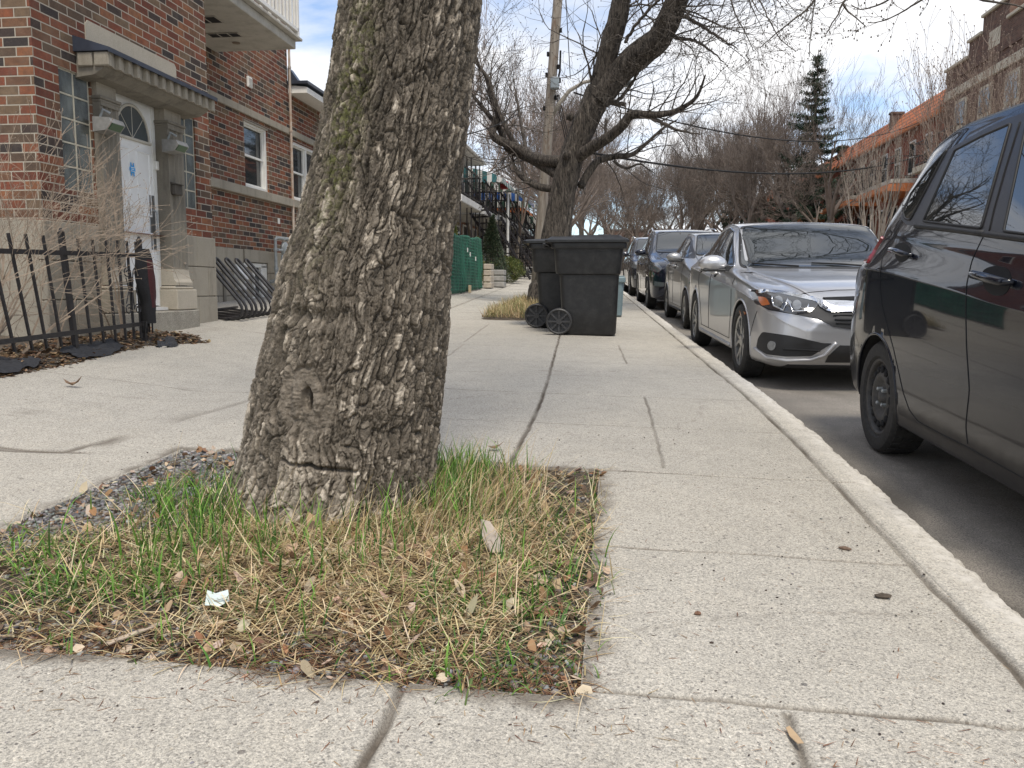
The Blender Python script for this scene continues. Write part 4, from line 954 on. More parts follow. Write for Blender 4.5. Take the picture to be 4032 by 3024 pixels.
# basement window, hood and slot
mb = MB(); y0, y1, z0, z1 = 11.36, 12.14, 0.66, 1.235
for c, d in (((WX - .03, 11.75, z0 + .03), (.06, .78, .06)), ((WX - .03, 11.75, z1 - .03), (.06, .78, .06)), ((WX - .03, y0 + .03, .95), (.06, .06, .5)), ((WX - .03, y1 - .10, .95), (.06, .20, .5)), ((WX - .032, 11.72, .95), (.04, .05, .5))): mb.box(c, d, bev=.004)
o = mb.build('basement_window', M_WHITE, bld); pn = MB(); pn.box((WX - .05, 11.7, .95), (.01, .66, .5)); pn.build('pane', M_GLASS, o)
mb = MB(); mb.prism([(WX, 1.20), (WX + .04, 1.20), (WX + .15, 1.02), (WX + .15, 0.99), (WX, 0.99)], 'Y', 11.02, 11.26); mb.box((WX + .03, 11.14, .92), (.06, .2, .16)); mb.build('dryer_hood', M_WHITE, bld)
mb = MB(); mb.box((WX + .003, 10.70, .90), (.05, .07, .54)); mb.build('corner_slot', M_STONE_D, bld)
mb = MB(); mb.box((WX + .015, 11.705, 3.85), (.03, .14, .15), bev=.006)
for k in range(5): mb.box((WX + .034, 11.705, 3.80 + .024 * k), (.012, .11, .012), ry=.5)
mb.build('wall_vent', M_WHITE, bld)
mb = MB(); mb.box((WX + .01, 12.62, 1.93), (.02, .06, .09), bev=.004); mb.build('wall_box', M_WHITE, bld)
# glass block windows
def gblock_mat():
    m, nt, p = new_mat('glass_block'); g = NT(nt); P = g.pos(); s = g.n('SeparateXYZ'); g.set(s.inputs[0], P)
    wv = g.math('SINE', g.math('MULTIPLY', s.outputs[1], 480.0))
    c = g.ramp(g.noise(g.map(P, (1, 1, .6)), 6, 3), [(0.35, (0.05, 0.06, 0.058)), (0.65, (0.20, 0.23, 0.22))])
    c = g.mix(g.ramp(wv, [(0.2, 0.5), (0.8, 0.0)]), c, (0.03, 0.034, 0.034))
    g.set(p.inputs['Base Color'], c); p.inputs['Roughness'].default_value = 0.12; p.inputs['Specular IOR Level'].default_value = 0.8
    g.set(p.inputs['Normal'], g.bump(wv, 0.5, 0.003)); return m
M_GBLOCK = gblock_mat(); M_GROUT = simple('glazing_mortar', (0.50, 0.47, 0.38), 0.85, var=0.12, scale=30)
def glass_blocks(y0, y1, z0, z1):
    fr = MB(); fr.box((BX - .055, (y0 + y1) / 2, (z0 + z1) / 2), (.06, y1 - y0, z1 - z0)); t = .012
    W, Hh = (y1 - y0) / 2, (z1 - z0) / 5
    for k in range(3): fr.box((BX - .024, min(max(y0 + W * k, y0 + t / 2), y1 - t / 2), (z0 + z1) / 2), (.014, t, z1 - z0))
    for k in range(6): fr.box((BX - .025, (y0 + y1) / 2, min(max(z0 + Hh * k, z0 + t / 2), z1 - t / 2)), (.013, y1 - y0, t))
    o = fr.build('glass_block_window', M_GROUT, bld)
    for i in range(2):
        for j in range(5):
            b = MB(); b.box((BX - .03, y0 + W * (i + .5), z0 + Hh * (j + .5)), (.02, W - t, Hh - t), bev=.006); b.build('glass_block', M_GBLOCK, o)
glass_blocks(6.13, 6.52, 1.66, 2.61); glass_blocks(7.88, 8.225, 1.69, 2.62)
# doorway: pilasters with flutes, capitals and pedestals
DX = -4.47
def pilaster(y0, y1):
    # fluted outline in plan
    w = y1 - y0; pts = [(-4.60, y0), (-4.335, y0)]; nf = 3; e = w * .14; fw = (w - 2 * e) / nf
    for k in range(nf):
        a = y0 + e + fw * k
        for q in range(7):
            u = q / 6; pts.append((-4.335 - 0.020 * math.sin(math.pi * u), a + fw * (.08 + .84 * u)))
    pts += [(-4.335, y1), (-4.60, y1)]
    mb = MB(); mb.prism(pts, 'Z', 1.06, 2.40)
    o = mb.build('pilaster', M_STONE_D, bld)
    mb = MB(); yc = (y0 + y1) / 2
    mb.box((-4.44, yc, .76), (.33, w + .09, .20), bev=.008); mb.box((-4.45, yc, .665), (.30, w + .05, .04)); mb.box((-4.447, yc, .875), (.29, w + .07, .035), bev=.015)
    prof = [(-4.60, .90), (-4.305, .90), (-4.302, .93), (-4.325, .965), (-4.335, 1.01), (-4.337, 1.06), (-4.60, 1.06)]
    mb.prism(prof, 'Y', y0 - .012, y1 + .012); mb.build('pedestal', M_STONE_L if y0 > 7 else M_STONE1, bld)
    mb = MB(); mb.box((-4.45, yc, 2.415), (.25, w + .005, .03)); mb.box((-4.45, yc, 2.44), (.26, w + .02, .022), bev=.005); mb.box((-4.45, yc, 2.465), (.28, w + .04, .026), bev=.005); mb.build('capital', M_STONE_D, bld)
    mb = MB(); mb.box((-4.48, yc, 2.54), (.25, w + .01, .124)); mb.build('impost_block', M_STONE1, bld)
pilaster(6.545, 6.80); pilaster(7.575, 7.865)
mb = MB(); mb.box((-4.475, 7.20, 2.655), (.23, 1.34, .045)); mb.build('lintel', M_STONE1, bld)
mb = MB(); mb.box((-4.53, 7.2, 2.627), (.10, .86, .03)); mb.build('head_panel', M_SOFFIT, bld)
mb = MB(); mb.box((-4.50, 6.84, 1.66), (.08, .06, 1.93)); mb.box((-4.50, 7.545, 1.66), (.08, .05, 1.93)); mb.box((-4.46, 7.2, .675), (.16, .78, .03)); mb.build('door_frame', M_WHITE, bld)
# door leaf with raised panels
mb = MB(); mb.box((DX - .02, 7.195, 1.66), (.04, .65, 1.91))
d = mb.build('door', M_DOOR, bld)
def panel(y0, y1, z0, z1):
    p = MB(); b = .022
    p.prism([(DX + .000, y0), (DX + .010, y0 + .010), (DX + .002, y0 + b), (DX + .002, y1 - b), (DX + .010, y1 - .010), (DX + .000, y1)], 'Z', z0, z1)
    p.box((DX + .004, (y0 + y1) / 2, z0 + .008), (.012, y1 - y0, .016), bev=.004); p.box((DX + .004, (y0 + y1) / 2, z1 - .008), (.012, y1 - y0, .016), bev=.004)
    p.build('door_panel', M_DOOR, d)
for (a, b) in ((6.92, 7.14), (7.25, 7.47)):
    panel(a, b, 1.55, 2.15); panel(a, b, .82, 1.40)
fan = MB(); N = 16; cy, cz, r = 7.205, 2.245, .265
arc = [(cy + r * math.cos(math.pi * k / N), cz + r * 1.12 * math.sin(math.pi * k / N)) for k in range(N + 1)]
fan.prism(arc, 'X', DX, DX + .004); o = fan.build('fan_light', glass_dark('fan_glass', (.07, .085, .09), .08), d)
rim = MB(); rim.tube([(DX + .006, y, z) for y, z in arc], .014, 6); rim.tube([(DX + .006, cy - r - .02, cz - .006), (DX + .006, cy + r + .02, cz - .006)], .016, 6)
for k in (4, 8, 12): rim.tube([(DX + .005, cy, cz), (DX + .005, *arc[k])], .0035, 4)
rim.build('fan_rim', simple('dirty_white_trim', (.52, .49, .42), .6), o)
pl = MB(); pl.box((DX + .003, 7.475, 1.50), (.006, .085, .52), bev=.002); o = pl.build('push_plate', simple('brushed_steel', (.28, .29, .30), .35, metal=.8), d)
h = MB(); h.tube([(DX + .006, 7.475, 1.38), (DX + .05, 7.475, 1.40), (DX + .055, 7.475, 1.50), (DX + .05, 7.475, 1.60), (DX + .006, 7.475, 1.62)], .009, 8); h.build('door_handle', M_GREYMETAL, o)
# blue sticker, interlocking cross shape
M_BLUE = simple('blue_sticker', (.06, .36, .75), .5, var=.05); st = MB(); cy, cz, s = 7.165, 1.96, .040
st.prism([(cy + a * s, cz + b * s) for a, b in ((-.75, 1.5), (-.35, 1.5), (-.3, .95), (0, .75), (.3, .95), (.35, 1.5), (.75, 1.5), (.75, .45), (1.1, .4), (1.1, -.4), (.75, -.45), (.75, -1.5), (.35, -1.5), (.3, -.95), (0, -.75), (-.3, -.95), (-.35, -1.5), (-.75, -1.5), (-.75, -.45), (-1.1, -.4), (-1.1, .4), (-.75, .45))], 'X', DX + .0125, DX + .0140)
o = st.build('sticker', M_BLUE, d)
ln = MB()
for k, wl in enumerate((.05, .04, .055)): ln.box((DX + .0145, cy, cz + .016 - .016 * k), (.001, wl, .006))
ln.build('sticker_lettering', M_WHITE, o)
mb = MB(); mb.box((DX + .02, 7.555, 2.05), (.03, .05, .085), bev=.006); mb.build('door_sensor', M_WHITE, bld)
# step
mb = MB(); mb.box((-4.40, 7.22, .52), (.26, 1.44, .27), bev=.012); mb.build('door_step', concrete_mat('step_concrete', (.42, .39, .33), (.2, .18, .15), 1.0), bld)
# pale stone tablet over the canopy
mb = MB(); y0, y1, z0, z1 = 6.49, 7.89, 2.885, 3.075; n = .03
mb.prism([(y0, z0), (y1, z0), (y1, z1 - n), (y1 - n * .4, z1 - n * .6), (y1 - n, z1), (y0 + n, z1), (y0 + n * .6, z1 - n * .6), (y0, z1 - n)], 'X', BX - .03, BX + .008); mb.build('stone_tablet', M_STONE_L, bld)
# canopy with fluted stone front and metal flashing
cn = MB(); cn.prism([(BX - .02, 2.58), (-4.25, 2.60), (-4.17, 2.645), (-4.135, 2.69), (-4.135, 2.775), (BX - .02, 2.775)], 'Y', 6.36, 8.05)
o = cn.build('canopy', M_STONE_D, bld)
dn = MB(); k = 0; y = 6.345
while y < 8.05:
    dn.prism([(-4.14, y), (-4.108, y + .010), (-4.100, y + .024), (-4.116, y + .075), (-4.138, y + .128)], 'Z', 2.662 - 0.015 * math.sin((y - 6.3) / 1.75 * math.pi) * 0, 2.772); y += .130
for j in range(2): dn.box((-4.335 + .145 * j + .02, 6.352, 2.715), (.13, .03, .11), bev=.008)
dn.build('canopy_flutes', M_STONE1, o)
fl = MB(); fl.prism([(BX, 2.775), (-4.085, 2.775), (-4.085, 2.800), (-4.10, 2.805), (BX, 2.900)], 'Y', 6.325, 8.10); fl.box((-4.082, 7.21, 2.778), (.012, 1.79, .036)); fl.build('canopy_flashing', M_FLASH, o)
# balcony over the recess
ba = MB(); ba.box((-4.84, 9.63, 4.06), (1.125, 2.20, .11), bev=.008); ba.box((-4.80, 9.65, 4.135), (1.19, 2.28, .035), bev=.006)
o = ba.build('balcony', M_SOFFIT, bld)
for (a, b, c, dd, nn) in ((-4.99, -4.70, 9.33, 9.56, 2), (-5.12, -4.72, 9.94, 10.10, 3)):
    v = MB(); v.box(((a + b) / 2, (c + dd) / 2, 4.002), (b - a, dd - c, .004)); vo = v.build('soffit_vent', M_DARK, o)
    f = MB()
    for k in range(nn + 1): f.box((a + (b - a) * k / nn, (c + dd) / 2, 3.999), (.012, dd - c + .012, .008))
    for yy in (c, dd): f.box(((a + b) / 2, yy, 3.998), (b - a + .012, .012, .008))
    f.build('vent_frame', M_SOFFIT, vo)
v = MB(); v.lathe([(.05, 4.004), (.05, 3.997), (.03, 3.994)], 16, c=(-4.93, 10.36, 0)); v.build('soffit_cap', simple('brown_cap', (.2, .16, .12), .8), o)
rl = MB(); rl.box((-4.245, 9.60, 4.235), (.05, 2.18, .045)); rl.box((-4.245, 9.60, 5.05), (.06, 2.18, .05)); rl.box((-4.245, 10.70, 4.62), (.05, .05, .95)); rl.box((-4.8, 10.70, 4.235), (1.1, .045, .045)); rl.box((-4.8, 10.70, 5.05), (1.1, .05, .05))
o2 = rl.build('balcony_railing', M_WHITE, o)
for k in range(19): b = MB(); b.box((-4.245, 8.60 + .112 * k, 4.64), (.03, .03, .79)); b.build('baluster', M_WHITE, o2)
for k in range(8): b = MB(); b.box((-4.37 - .12 * k, 10.70, 4.64), (.03, .03, .79)); b.build('baluster', M_WHITE, o2)
# low wing roof
rf = MB(); rf.prism([(WX - .02, 4.03), (-5.08, 4.03), (-5.08, 4.12), (WX - .02, 4.16)], 'Y', 13.17, 14.95); o = rf.build('roof_eave', M_WHITE, bld)
rf = MB(); rf.box((-8.5, 14.05, 4.19), (6.9, 1.84, .05), bev=.004); rf.prism([(WX + .0, 4.215), (WX + .18, 4.215), (WX + .03, 4.42), (WX, 4.42)], 'Y', 13.16, 13.32); rf.build('roof_flashing', M_FLASH, o)
# pipes
mb = MB(); mb.tube([(WX + .06, 13.10, 1.70), (WX + .06, 13.10, 9.2)], .021, 8)
for z in (2.3, 3.4, 4.4, 5.5): mb.lathe([(.030, z), (.030, z + .03)], 8, c=(WX + .06, 13.10, 0))
mb.build('vent_pipe', M_RUST, bld)
mb = MB(); mb.tube([(-4.37, 7.875, 1.30), (-4.37, 7.878, .88)], .008, 6); mb.tube([(-4.37, 7.87, 1.13), (-4.33, 7.80, 1.12)], .010, 6); mb.build('conduit', M_RUST, bld)

# ---- things fixed beside the door
def flood_lamp(y, label):
    t = thing('wall_lamp', label, 'lamp', (-4.30, y, 2.20), group='wall lamps beside the front door')
    b = MB(); yc = y
    b.prism([(-4.335, 2.165), (-4.22, 2.175), (-4.17, 2.235), (-4.19, 2.275), (-4.335, 2.285)], 'Y', yc - .10, yc + .10); b.build('housing', simple('grey_lamp_housing', (.26, .255, .24), .6, var=.2, scale=20), t)
    l = MB(); l.box((-4.190, yc, 2.207), (.006, .16, .060), ry=.68); l.build('lens', simple('green_lens', (.02, .075, .025), .3, var=.1), t)
    l = MB(); l.tube([(-4.33, yc, 2.30), (-4.30, yc, 2.36), (-4.25, yc + .02, 2.33)], .012, 6); l.build('bracket', M_GREYMETAL, t)
flood_lamp(6.53, 'boxy grey lamp with green lens left of the white door'); flood_lamp(7.57, 'boxy grey lamp with green lens right of the white door')
mbx = thing('mail_box', 'small dark metal letter box fixed to the pilaster right of the door', 'mailbox', (-4.33, 7.66, 1.84))
b = MB(); b.box((-4.31, 7.66, 1.83), (.05, .13, .10), bev=.006); b.build('box', simple('dark_bronze', (.06, .052, .042), .6), mbx)
b = MB(); b.prism([(-4.335, 1.90), (-4.27, 1.885), (-4.27, 1.878), (-4.335, 1.88)], 'Y', 7.59, 7.73); b.build('lid', simple('dark_bronze', (.06, .052, .042), .6), mbx)

# gas meter
gm = thing('gas_meter', 'grey gas meter regulator and pipes on the wall beside the trunk', 'gas meter', (-5.15, 12.3, .66))
p = MB(); gx = -5.18
def pipe(pts, r=.024): p.tube(pts, r, 8)
pipe([(gx, 11.98, 1.0), (gx, 11.98, 1.60), (gx, 12.02, 1.63), (gx, 12.9, 1.64)]); pipe([(gx, 12.05, 1.45), (gx, 12.34, 1.45)], .02); pipe([(gx, 12.45, 1.47), (gx, 12.62, 1.50), (gx, 12.72, 1.55), (gx, 12.9, 1.57)], .03)
pipe([(gx, 12.22, 1.38), (gx, 12.22, .66)], .02); pipe([(gx, 12.45, 1.38), (gx, 12.45, .9)], .02); pipe([(gx, 12.22, 1.20), (gx, 12.6, 1.20)], .018); pipe([(gx, 11.98, 1.02), (gx, 11.98, .98), (gx - .1, 11.98, .96)], .028)
for q in ((11.98, 1.45), (11.98, 1.16), (12.22, 1.2), (12.3, 1.63), (12.62, 1.63), (12.45, 1.3)): p.lathe([(.034, q[1] - .025), (.036, q[1]), (.034, q[1] + .025)], 8, c=(gx, q[0], 0))
p.build('pipes', M_GREYMETAL, gm)
p = MB(); p.lathe([(.02, -.05), (.07, -.045), (.115, -.02), (.12, 0), (.115, .02), (.06, .04), (.03, .06)], 20, 'X', c=(gx, 12.33, 1.47)); p.build('regulator', M_GREYMETAL, gm)
p = MB(); p.box((gx + .14, 12.5, 1.20), (.03, .95, .04)); p.box((gx + .14, 12.06, .93), (.03, .035, .56)); p.box((gx + .14, 12.32, .93), (.03, .035, .56)); p.build('guard_rail', M_BLACKMETAL, gm)

# bicycle rack
br = thing('bicycle_rack', 'black metal bicycle rack of slanted loops beside the stone base', 'bike rack', (-4.5, 9.25, gz(-4.5, 9.25)))
for k, yy in enumerate((8.74, 8.99, 9.25, 9.51, 9.77)):
    b = MB(); g0 = gz(-4.2, yy); dy = .055; top = 1.19 + .004 * k
    def side(s): return [(-4.95, yy + s * dy, g0 + .07), (-4.45, yy + s * dy, g0 + .03), (-4.27, yy + s * dy, g0 + .025), (-4.20, yy + s * dy, g0 + .05), (-4.165, yy + s * dy, g0 + .11), (-4.175, yy + s * dy, g0 + .17), (-4.21, yy + s * dy, g0 + .23), (-4.58, yy + s * dy, top - .03)]
    arc = [(-4.585 - .03 * math.sin(math.pi * j / 8), yy - dy * math.cos(math.pi * j / 8), top - .03 + .05 * math.sin(math.pi * j / 8)) for j in range(9)]
    b.tube(side(-1) + arc[1:-1] + side(1)[::-1], .0165, 10); b.build('loop', M_BLACKMETAL, br, smooth=True)
b = MB()
for xx in (-4.34, -4.85): b.bar((xx, 8.6, gz(xx, 8.6) + .02), (xx, 9.95, gz(xx, 9.95) + .02), .05, .02)
b.build('base_rail', M_BLACKMETAL, br)

# iron fence in front of the bay
FX = -3.98
fence = thing('iron_fence', 'leaning black iron picket fence with scrollwork end in front of the brick bay', 'fence', (FX, 5.6, .46))
def fy(px): return px
pk = [(4.45, 4.16), (4.60, 4.32), (4.76, 4.50), (4.93, 4.67), (5.10, 4.86), (5.26, 5.05), (5.41, 5.22)]
def rail_z(y, top): return (1.118 + (y - 5.0) * .022) if top else (.535 + (y - 5.0) * .030)
for s in (4.35, 4.53, 4.71, 4.88, 5.05, 5.20, 5.36, 5.71, 5.87, 6.03, 6.17, 6.29, 6.40):
    lean = .03 + .12 * max(0, (6.4 - s)) / 1.2 if s < 6.4 else .02
    b = MB(); zb, zt = .455 + .0 * s, 1.235 + (s - 5) * .018
    b.bar((FX, s + lean * .35, zb), (FX + .0, s - lean * .65 * .9, zt), .016); b.build('picket', M_BLACKMETAL, fence)
for (s, lean) in ((5.53, .10), (6.45, .02)):
    b = MB(); b.bar((FX, s + lean * .4, .36), (FX, s - lean * .6, 1.28), .034); b.box((FX, s - lean * .6, 1.29), (.026, .026, .03), taper=.4); b.build('post', M_BLACKMETAL, fence)
for top in (0, 1):
    b = MB(); b.bar((FX + .015, 4.1, rail_z(4.1, top)), (FX + .015, 5.5, rail_z(5.5, top)), .014, .034); b.bar((FX + .015, 5.5, rail_z(5.5, top)), (FX + .015, 6.46, rail_z(6.46, top)), .014, .034); b.build('rail', M_BLACKMETAL, fence)
b = MB()
def spiral(cy, cz, r, s, turns=1.4):
    return [(FX + .02, cy + s * r * (1 - t * .75) * math.cos(t * turns * 6.283), cz + r * (1 - t * .75) * math.sin(t * turns * 6.283)) for t in [i / 22 for i in range(23)]]
for cy, s in ((6.22, 1), (6.35, -1)):
    for cz in (1.00, .70): b.tube(spiral(cy, cz, .05, s), .005, 5)
    b.tube([(FX + .02, cy + s * .05, 1.0), (FX + .02, 6.285, .85), (FX + .02, cy + s * .05, .70)], .005, 5)
    b.tube([(FX + .02, cy - s * .02, .96), (FX + .02, 6.285 - s * .05, .86), (FX + .02, cy - s * .03, .75)], .005, 5)
b.build('scrollwork', M_BLACKMETAL, fence)
# dark scarf hung over the end of the fence
sc = MB(); N = 14; M = 16
for i in range(N + 1):
    t = i / N; z = 1.20 - t * .62; w_ = .035 + .085 * math.sin(min(1, t * 1.25) * math.pi) ** .8 * (1 if t < .8 else 1)
    if t > .75: w_ = .075 - (t - .75) * .10
    for j in range(M):
        a = 2 * math.pi * j / M; rr = 1 + .12 * math.sin(3 * a + t * 5) + .07 * math.sin(7 * a - t * 9)
        sc.v.append((-3.93 + .05 * math.cos(a) * rr, 6.40 + .05 * t + w_ * math.sin(a) * rr + .02 * math.sin(t * 3), z))
for i in range(N):
    for j in range(M): sc.f.append((i * M + j, i * M + (j + 1) % M, (i + 1) * M + (j + 1) % M, (i + 1) * M + j)); sc.m.append(1 if (j <= 2 or j == 15) and 1 < i < 11 else 0)
for k in range(12): sc.tube([(-3.93 + .03 * math.cos(k), 6.37 + .012 * k, .60), (-3.93 + .035 * math.cos(k), 6.36 + .013 * k, .50)], .004, 4)
o = sc.build('scarf', [simple('black_wool', (.012, .012, .014), .95, var=.3, scale=60, bump=.6), simple('maroon_wool', (.06, .012, .014), .95, var=.2, scale=60, bump=.6)], smooth=True, org=(-3.93, 6.4, 1.2))
tag(o, 'black and maroon scarf hanging over the end of the iron fence', 'scarf')

# mulch bed with torn landscape fabric
def bed_h(x, y):
    e = np.clip((-3.78 - 0.10 * np.clip((y - 5.2) / 1.3, 0, 1) + .25 * np.clip((y - 6.4) / .5, 0, 1) - x) / .16, 0, 1)
    return gz_v(x, y) - .02 + e * .055 + e * (fbm(x * 11, y * 11, 4, 120) - .4) * .05
bx_, by_ = np.meshgrid(np.arange(-6.6, -3.40, .02), np.arange(1.0, 7.3, .02)); bh = bed_h(bx_, by_)
mask_end = np.clip((by_ - 6.95 - (fbm(bx_ * 6, by_ * 6, 2, 121) - .5) * .2) / .08, 0, 1); bh = bh - mask_end * .12
tag(np_mesh('mulch_bed', np.stack([bx_, by_, bh], -1).reshape(-1, 3), grid_faces(bx_.shape[0], bx_.shape[1]), M_SOIL), kind='structure')
def bsample(n):
    x = nr.uniform(-4.38, -3.62, n * 3); y = nr.uniform(3.8, 7.0, n * 3); lim = -3.80 - 0.10 * np.clip((y - 5.2) / 1.3, 0, 1) + .25 * np.clip((y - 6.4) / .5, 0, 1)
    k = x < lim + .05; return x[k][:n], y[k][:n]
x, y = bsample(4200); n = len(x)
leaves('mulch', x, y, bed_h(x, y) + .004, nr.uniform(.012, .038, n), [(.20, .13, .075), (.30, .20, .12), (.12, .08, .05), (.40, .29, .17), (.16, .09, .05), (.09, .06, .04)], 'brown bark mulch and leaves in the bed by the fence', 'mulch', .3)
x, y = bsample(2500); n = len(x)
gravel('bed_grit', x, y, bed_h(x, y), nr.uniform(.004, .014, n), [(.16, .14, .12), (.28, .25, .21), (.10, .09, .08)], 'pale grit spilled over the mulch bed by the fence')
M_FABRIC = simple('landscape_fabric', (.022, .023, .027), .75, var=.3, scale=40, bump=.4)
def fabric(name, label, cx, cy, sx, sy, rz, seed):
    a = np.linspace(-1, 1, 30); A_, B_ = np.meshgrid(a, a); rr = np.hypot(A_, B_); k = np.where(rr > 0, np.maximum(np.abs(A_), np.abs(B_)) / np.maximum(rr, 1e-6), 1)
    sc_ = k * (0.8 + .5 * fbm(A_ * 2 + 5, B_ * 2 + 5, 3, seed)); px = A_ * sx * sc_; py = B_ * sy * sc_
    X_ = cx + px * math.cos(rz) - py * math.sin(rz); Y_ = cy + px * math.sin(rz) + py * math.cos(rz)
    Z_ = bed_h(X_, Y_) + .018 + .05 * (fbm(A_ * 2.5, B_ * 2.5, 3, seed + 1) - .35)
    return tag(np_mesh(name, np.stack([X_, Y_, Z_], -1).reshape(-1, 3), grid_faces(30, 30), M_FABRIC), label, 'fabric')
fabric('landscape_fabric', 'largest torn sheet of dark landscape fabric in the mulch bed', -3.95, 5.75, .10, .34, .06, 130)
fabric('landscape_fabric', 'long flat strip of dark landscape fabric at the left edge of the photo', -3.93, 4.75, .10, .30, 0, 133)
fabric('landscape_fabric', 'small dark scrap of landscape fabric near the door step', -3.82, 6.52, .07, .14, .2, 136)

# bare shrub behind the fence
shrub = thing('bare_shrub', 'leafless twiggy shrub spreading over the fence and the brick bay', 'shrub', (-4.2, 5.3, .45))
t = Twigs(21, min_r=.0024)
for (bx0, by0, dx, dy, dz, L) in ((-4.15, 6.42, 0.05, 0.00, 1, .62), (-4.15, 6.38, -.03, .12, 1, .6), (-4.13, 5.2, .1, .75, 1, .8), (-4.2, 4.9, .05, .85, .75, .85), (-4.2, 4.7, .1, .5, .8, .7), (-4.12, 4.5, .0, .7, .65, .85), (-4.2, 5.0, .1, .45, 1.1, .7), (-4.15, 4.9, .02, .3, 1.2, .7), (-4.1, 4.6, .05, .2, .9, .6), (-4.18, 5.3, .05, .5, .9, .7), (-4.16, 6.3, .0, -.35, 1, .45), (-4.2, 4.2, 0, .6, 1, .7), (-4.2, 4.9, .0, .9, .45, .7), (-4.16, 5.6, .02, .5, 1.0, .55), (-4.16, 5.0, .0, .6, 1.3, .7)):
    t.grow((bx0, by0, .42), (dx, dy, dz), L * 1.0, .010, 4, spread=.65, grav=0.03, up=.03, kids=(2, 4), shrink=.72, bend=.22, bud=.0035)
for v in range(len(t.mb.v)):
    x_, y_, z_ = t.mb.v[v]
    if x_ < -4.35: t.mb.v[v] = (-4.35 + (x_ + 4.35) * -.35, y_, z_)
t.mb.build('stems', simple('shrub_twig', (.27, .21, .155), .85, var=.35, scale=12), shrub)
# ================================================================ CARS
from mathutils.geometry import delaunay_2d_cdt
def pchip(xk, yk, x):
    xk = np.asarray(xk, float); yk = np.asarray(yk, float); h = np.diff(xk); d = np.diff(yk) / h; m = np.zeros_like(xk)
    for i in range(1, len(xk) - 1):
        if d[i - 1] * d[i] > 0:
            w1 = 2 * h[i] + h[i - 1]; w2 = h[i] + 2 * h[i - 1]; m[i] = (w1 + w2) / (w1 / d[i - 1] + w2 / d[i])
    m[0] = d[0]; m[-1] = d[-1]
    i = np.clip(np.searchsorted(xk, x) - 1, 0, len(h) - 1); t = (x - xk[i]) / h[i]
    return (2 * t ** 3 - 3 * t ** 2 + 1) * yk[i] + (t ** 3 - 2 * t ** 2 + t) * h[i] * m[i] + (-2 * t ** 3 + 3 * t ** 2) * yk[i + 1] + (t ** 3 - t ** 2) * h[i] * m[i + 1]
def car_surface(K, ny, ns):
    """K rows: y, z_bottom, w_sill, w_mid, w_shoulder, z_shoulder, w_belt, z_belt, w_roof, z_roof_edge, z_top"""
    K = np.array(K, float); yk = K[:, 0]
    y = yk[0] + (yk[-1] - yk[0]) * np.linspace(0, 1, ny)
    y = np.unique(np.concatenate([y, yk[0] + (yk[-1] - yk[0]) * (1 - np.cos(np.linspace(0, np.pi, ny // 2))) / 2]))
    c = [pchip(yk, K[:, j], y) for j in range(1, 11)]
    zb, wsl, wm, wsh, zsh, wb, zbe, wr, zr, zt = c
    Z0 = zb * 0
    P = [(Z0, zb), (wsl * .8, zb), (wsl, zb + .03), (wsl + (wm - wsl) * .75, zb + .10), (wm, zb + (zsh - zb) * .55), (wsh + .004, zsh - .03), (wsh, zsh), (wb + (wsh - wb) * .35, zsh + (zbe - zsh) * .6), (wb, zbe),
         (wb + (wr - wb) * .5 + .012, zbe + (zr - zbe) * .5), (wr + .010, zr - .012 * 1), (wr - .03, zr + (zt - zr) * .45), (wr * .5, zt - (zt - zr) * .18), (Z0, zt)]
    X = np.stack([p[0] for p in P], 1); Z = np.stack([p[1] for p in P], 1)
    n = X.shape[1]; tk = np.arange(n, dtype=float); t = np.linspace(0, n - 1, ns)
    def cr(A):
        i = np.clip(np.floor(t).astype(int), 0, n - 2); f = (t - i)[None, :]
        g_ = lambda k: A[:, np.clip(k, 0, n - 1)]
        p0, p1, p2, p3 = g_(i - 1), g_(i), g_(i + 1), g_(i + 2)
        return 0.5 * (2 * p1 + (p2 - p0) * f + (2 * p0 - 5 * p1 + 4 * p2 - p3) * f ** 2 + (3 * p1 - p0 - 3 * p2 + p3) * f ** 3)
    Xs = np.maximum(cr(X), 0); Zs = cr(Z); Xs[:, 0] = 0; Xs[:, -1] = 0
    return y, Xs, Zs
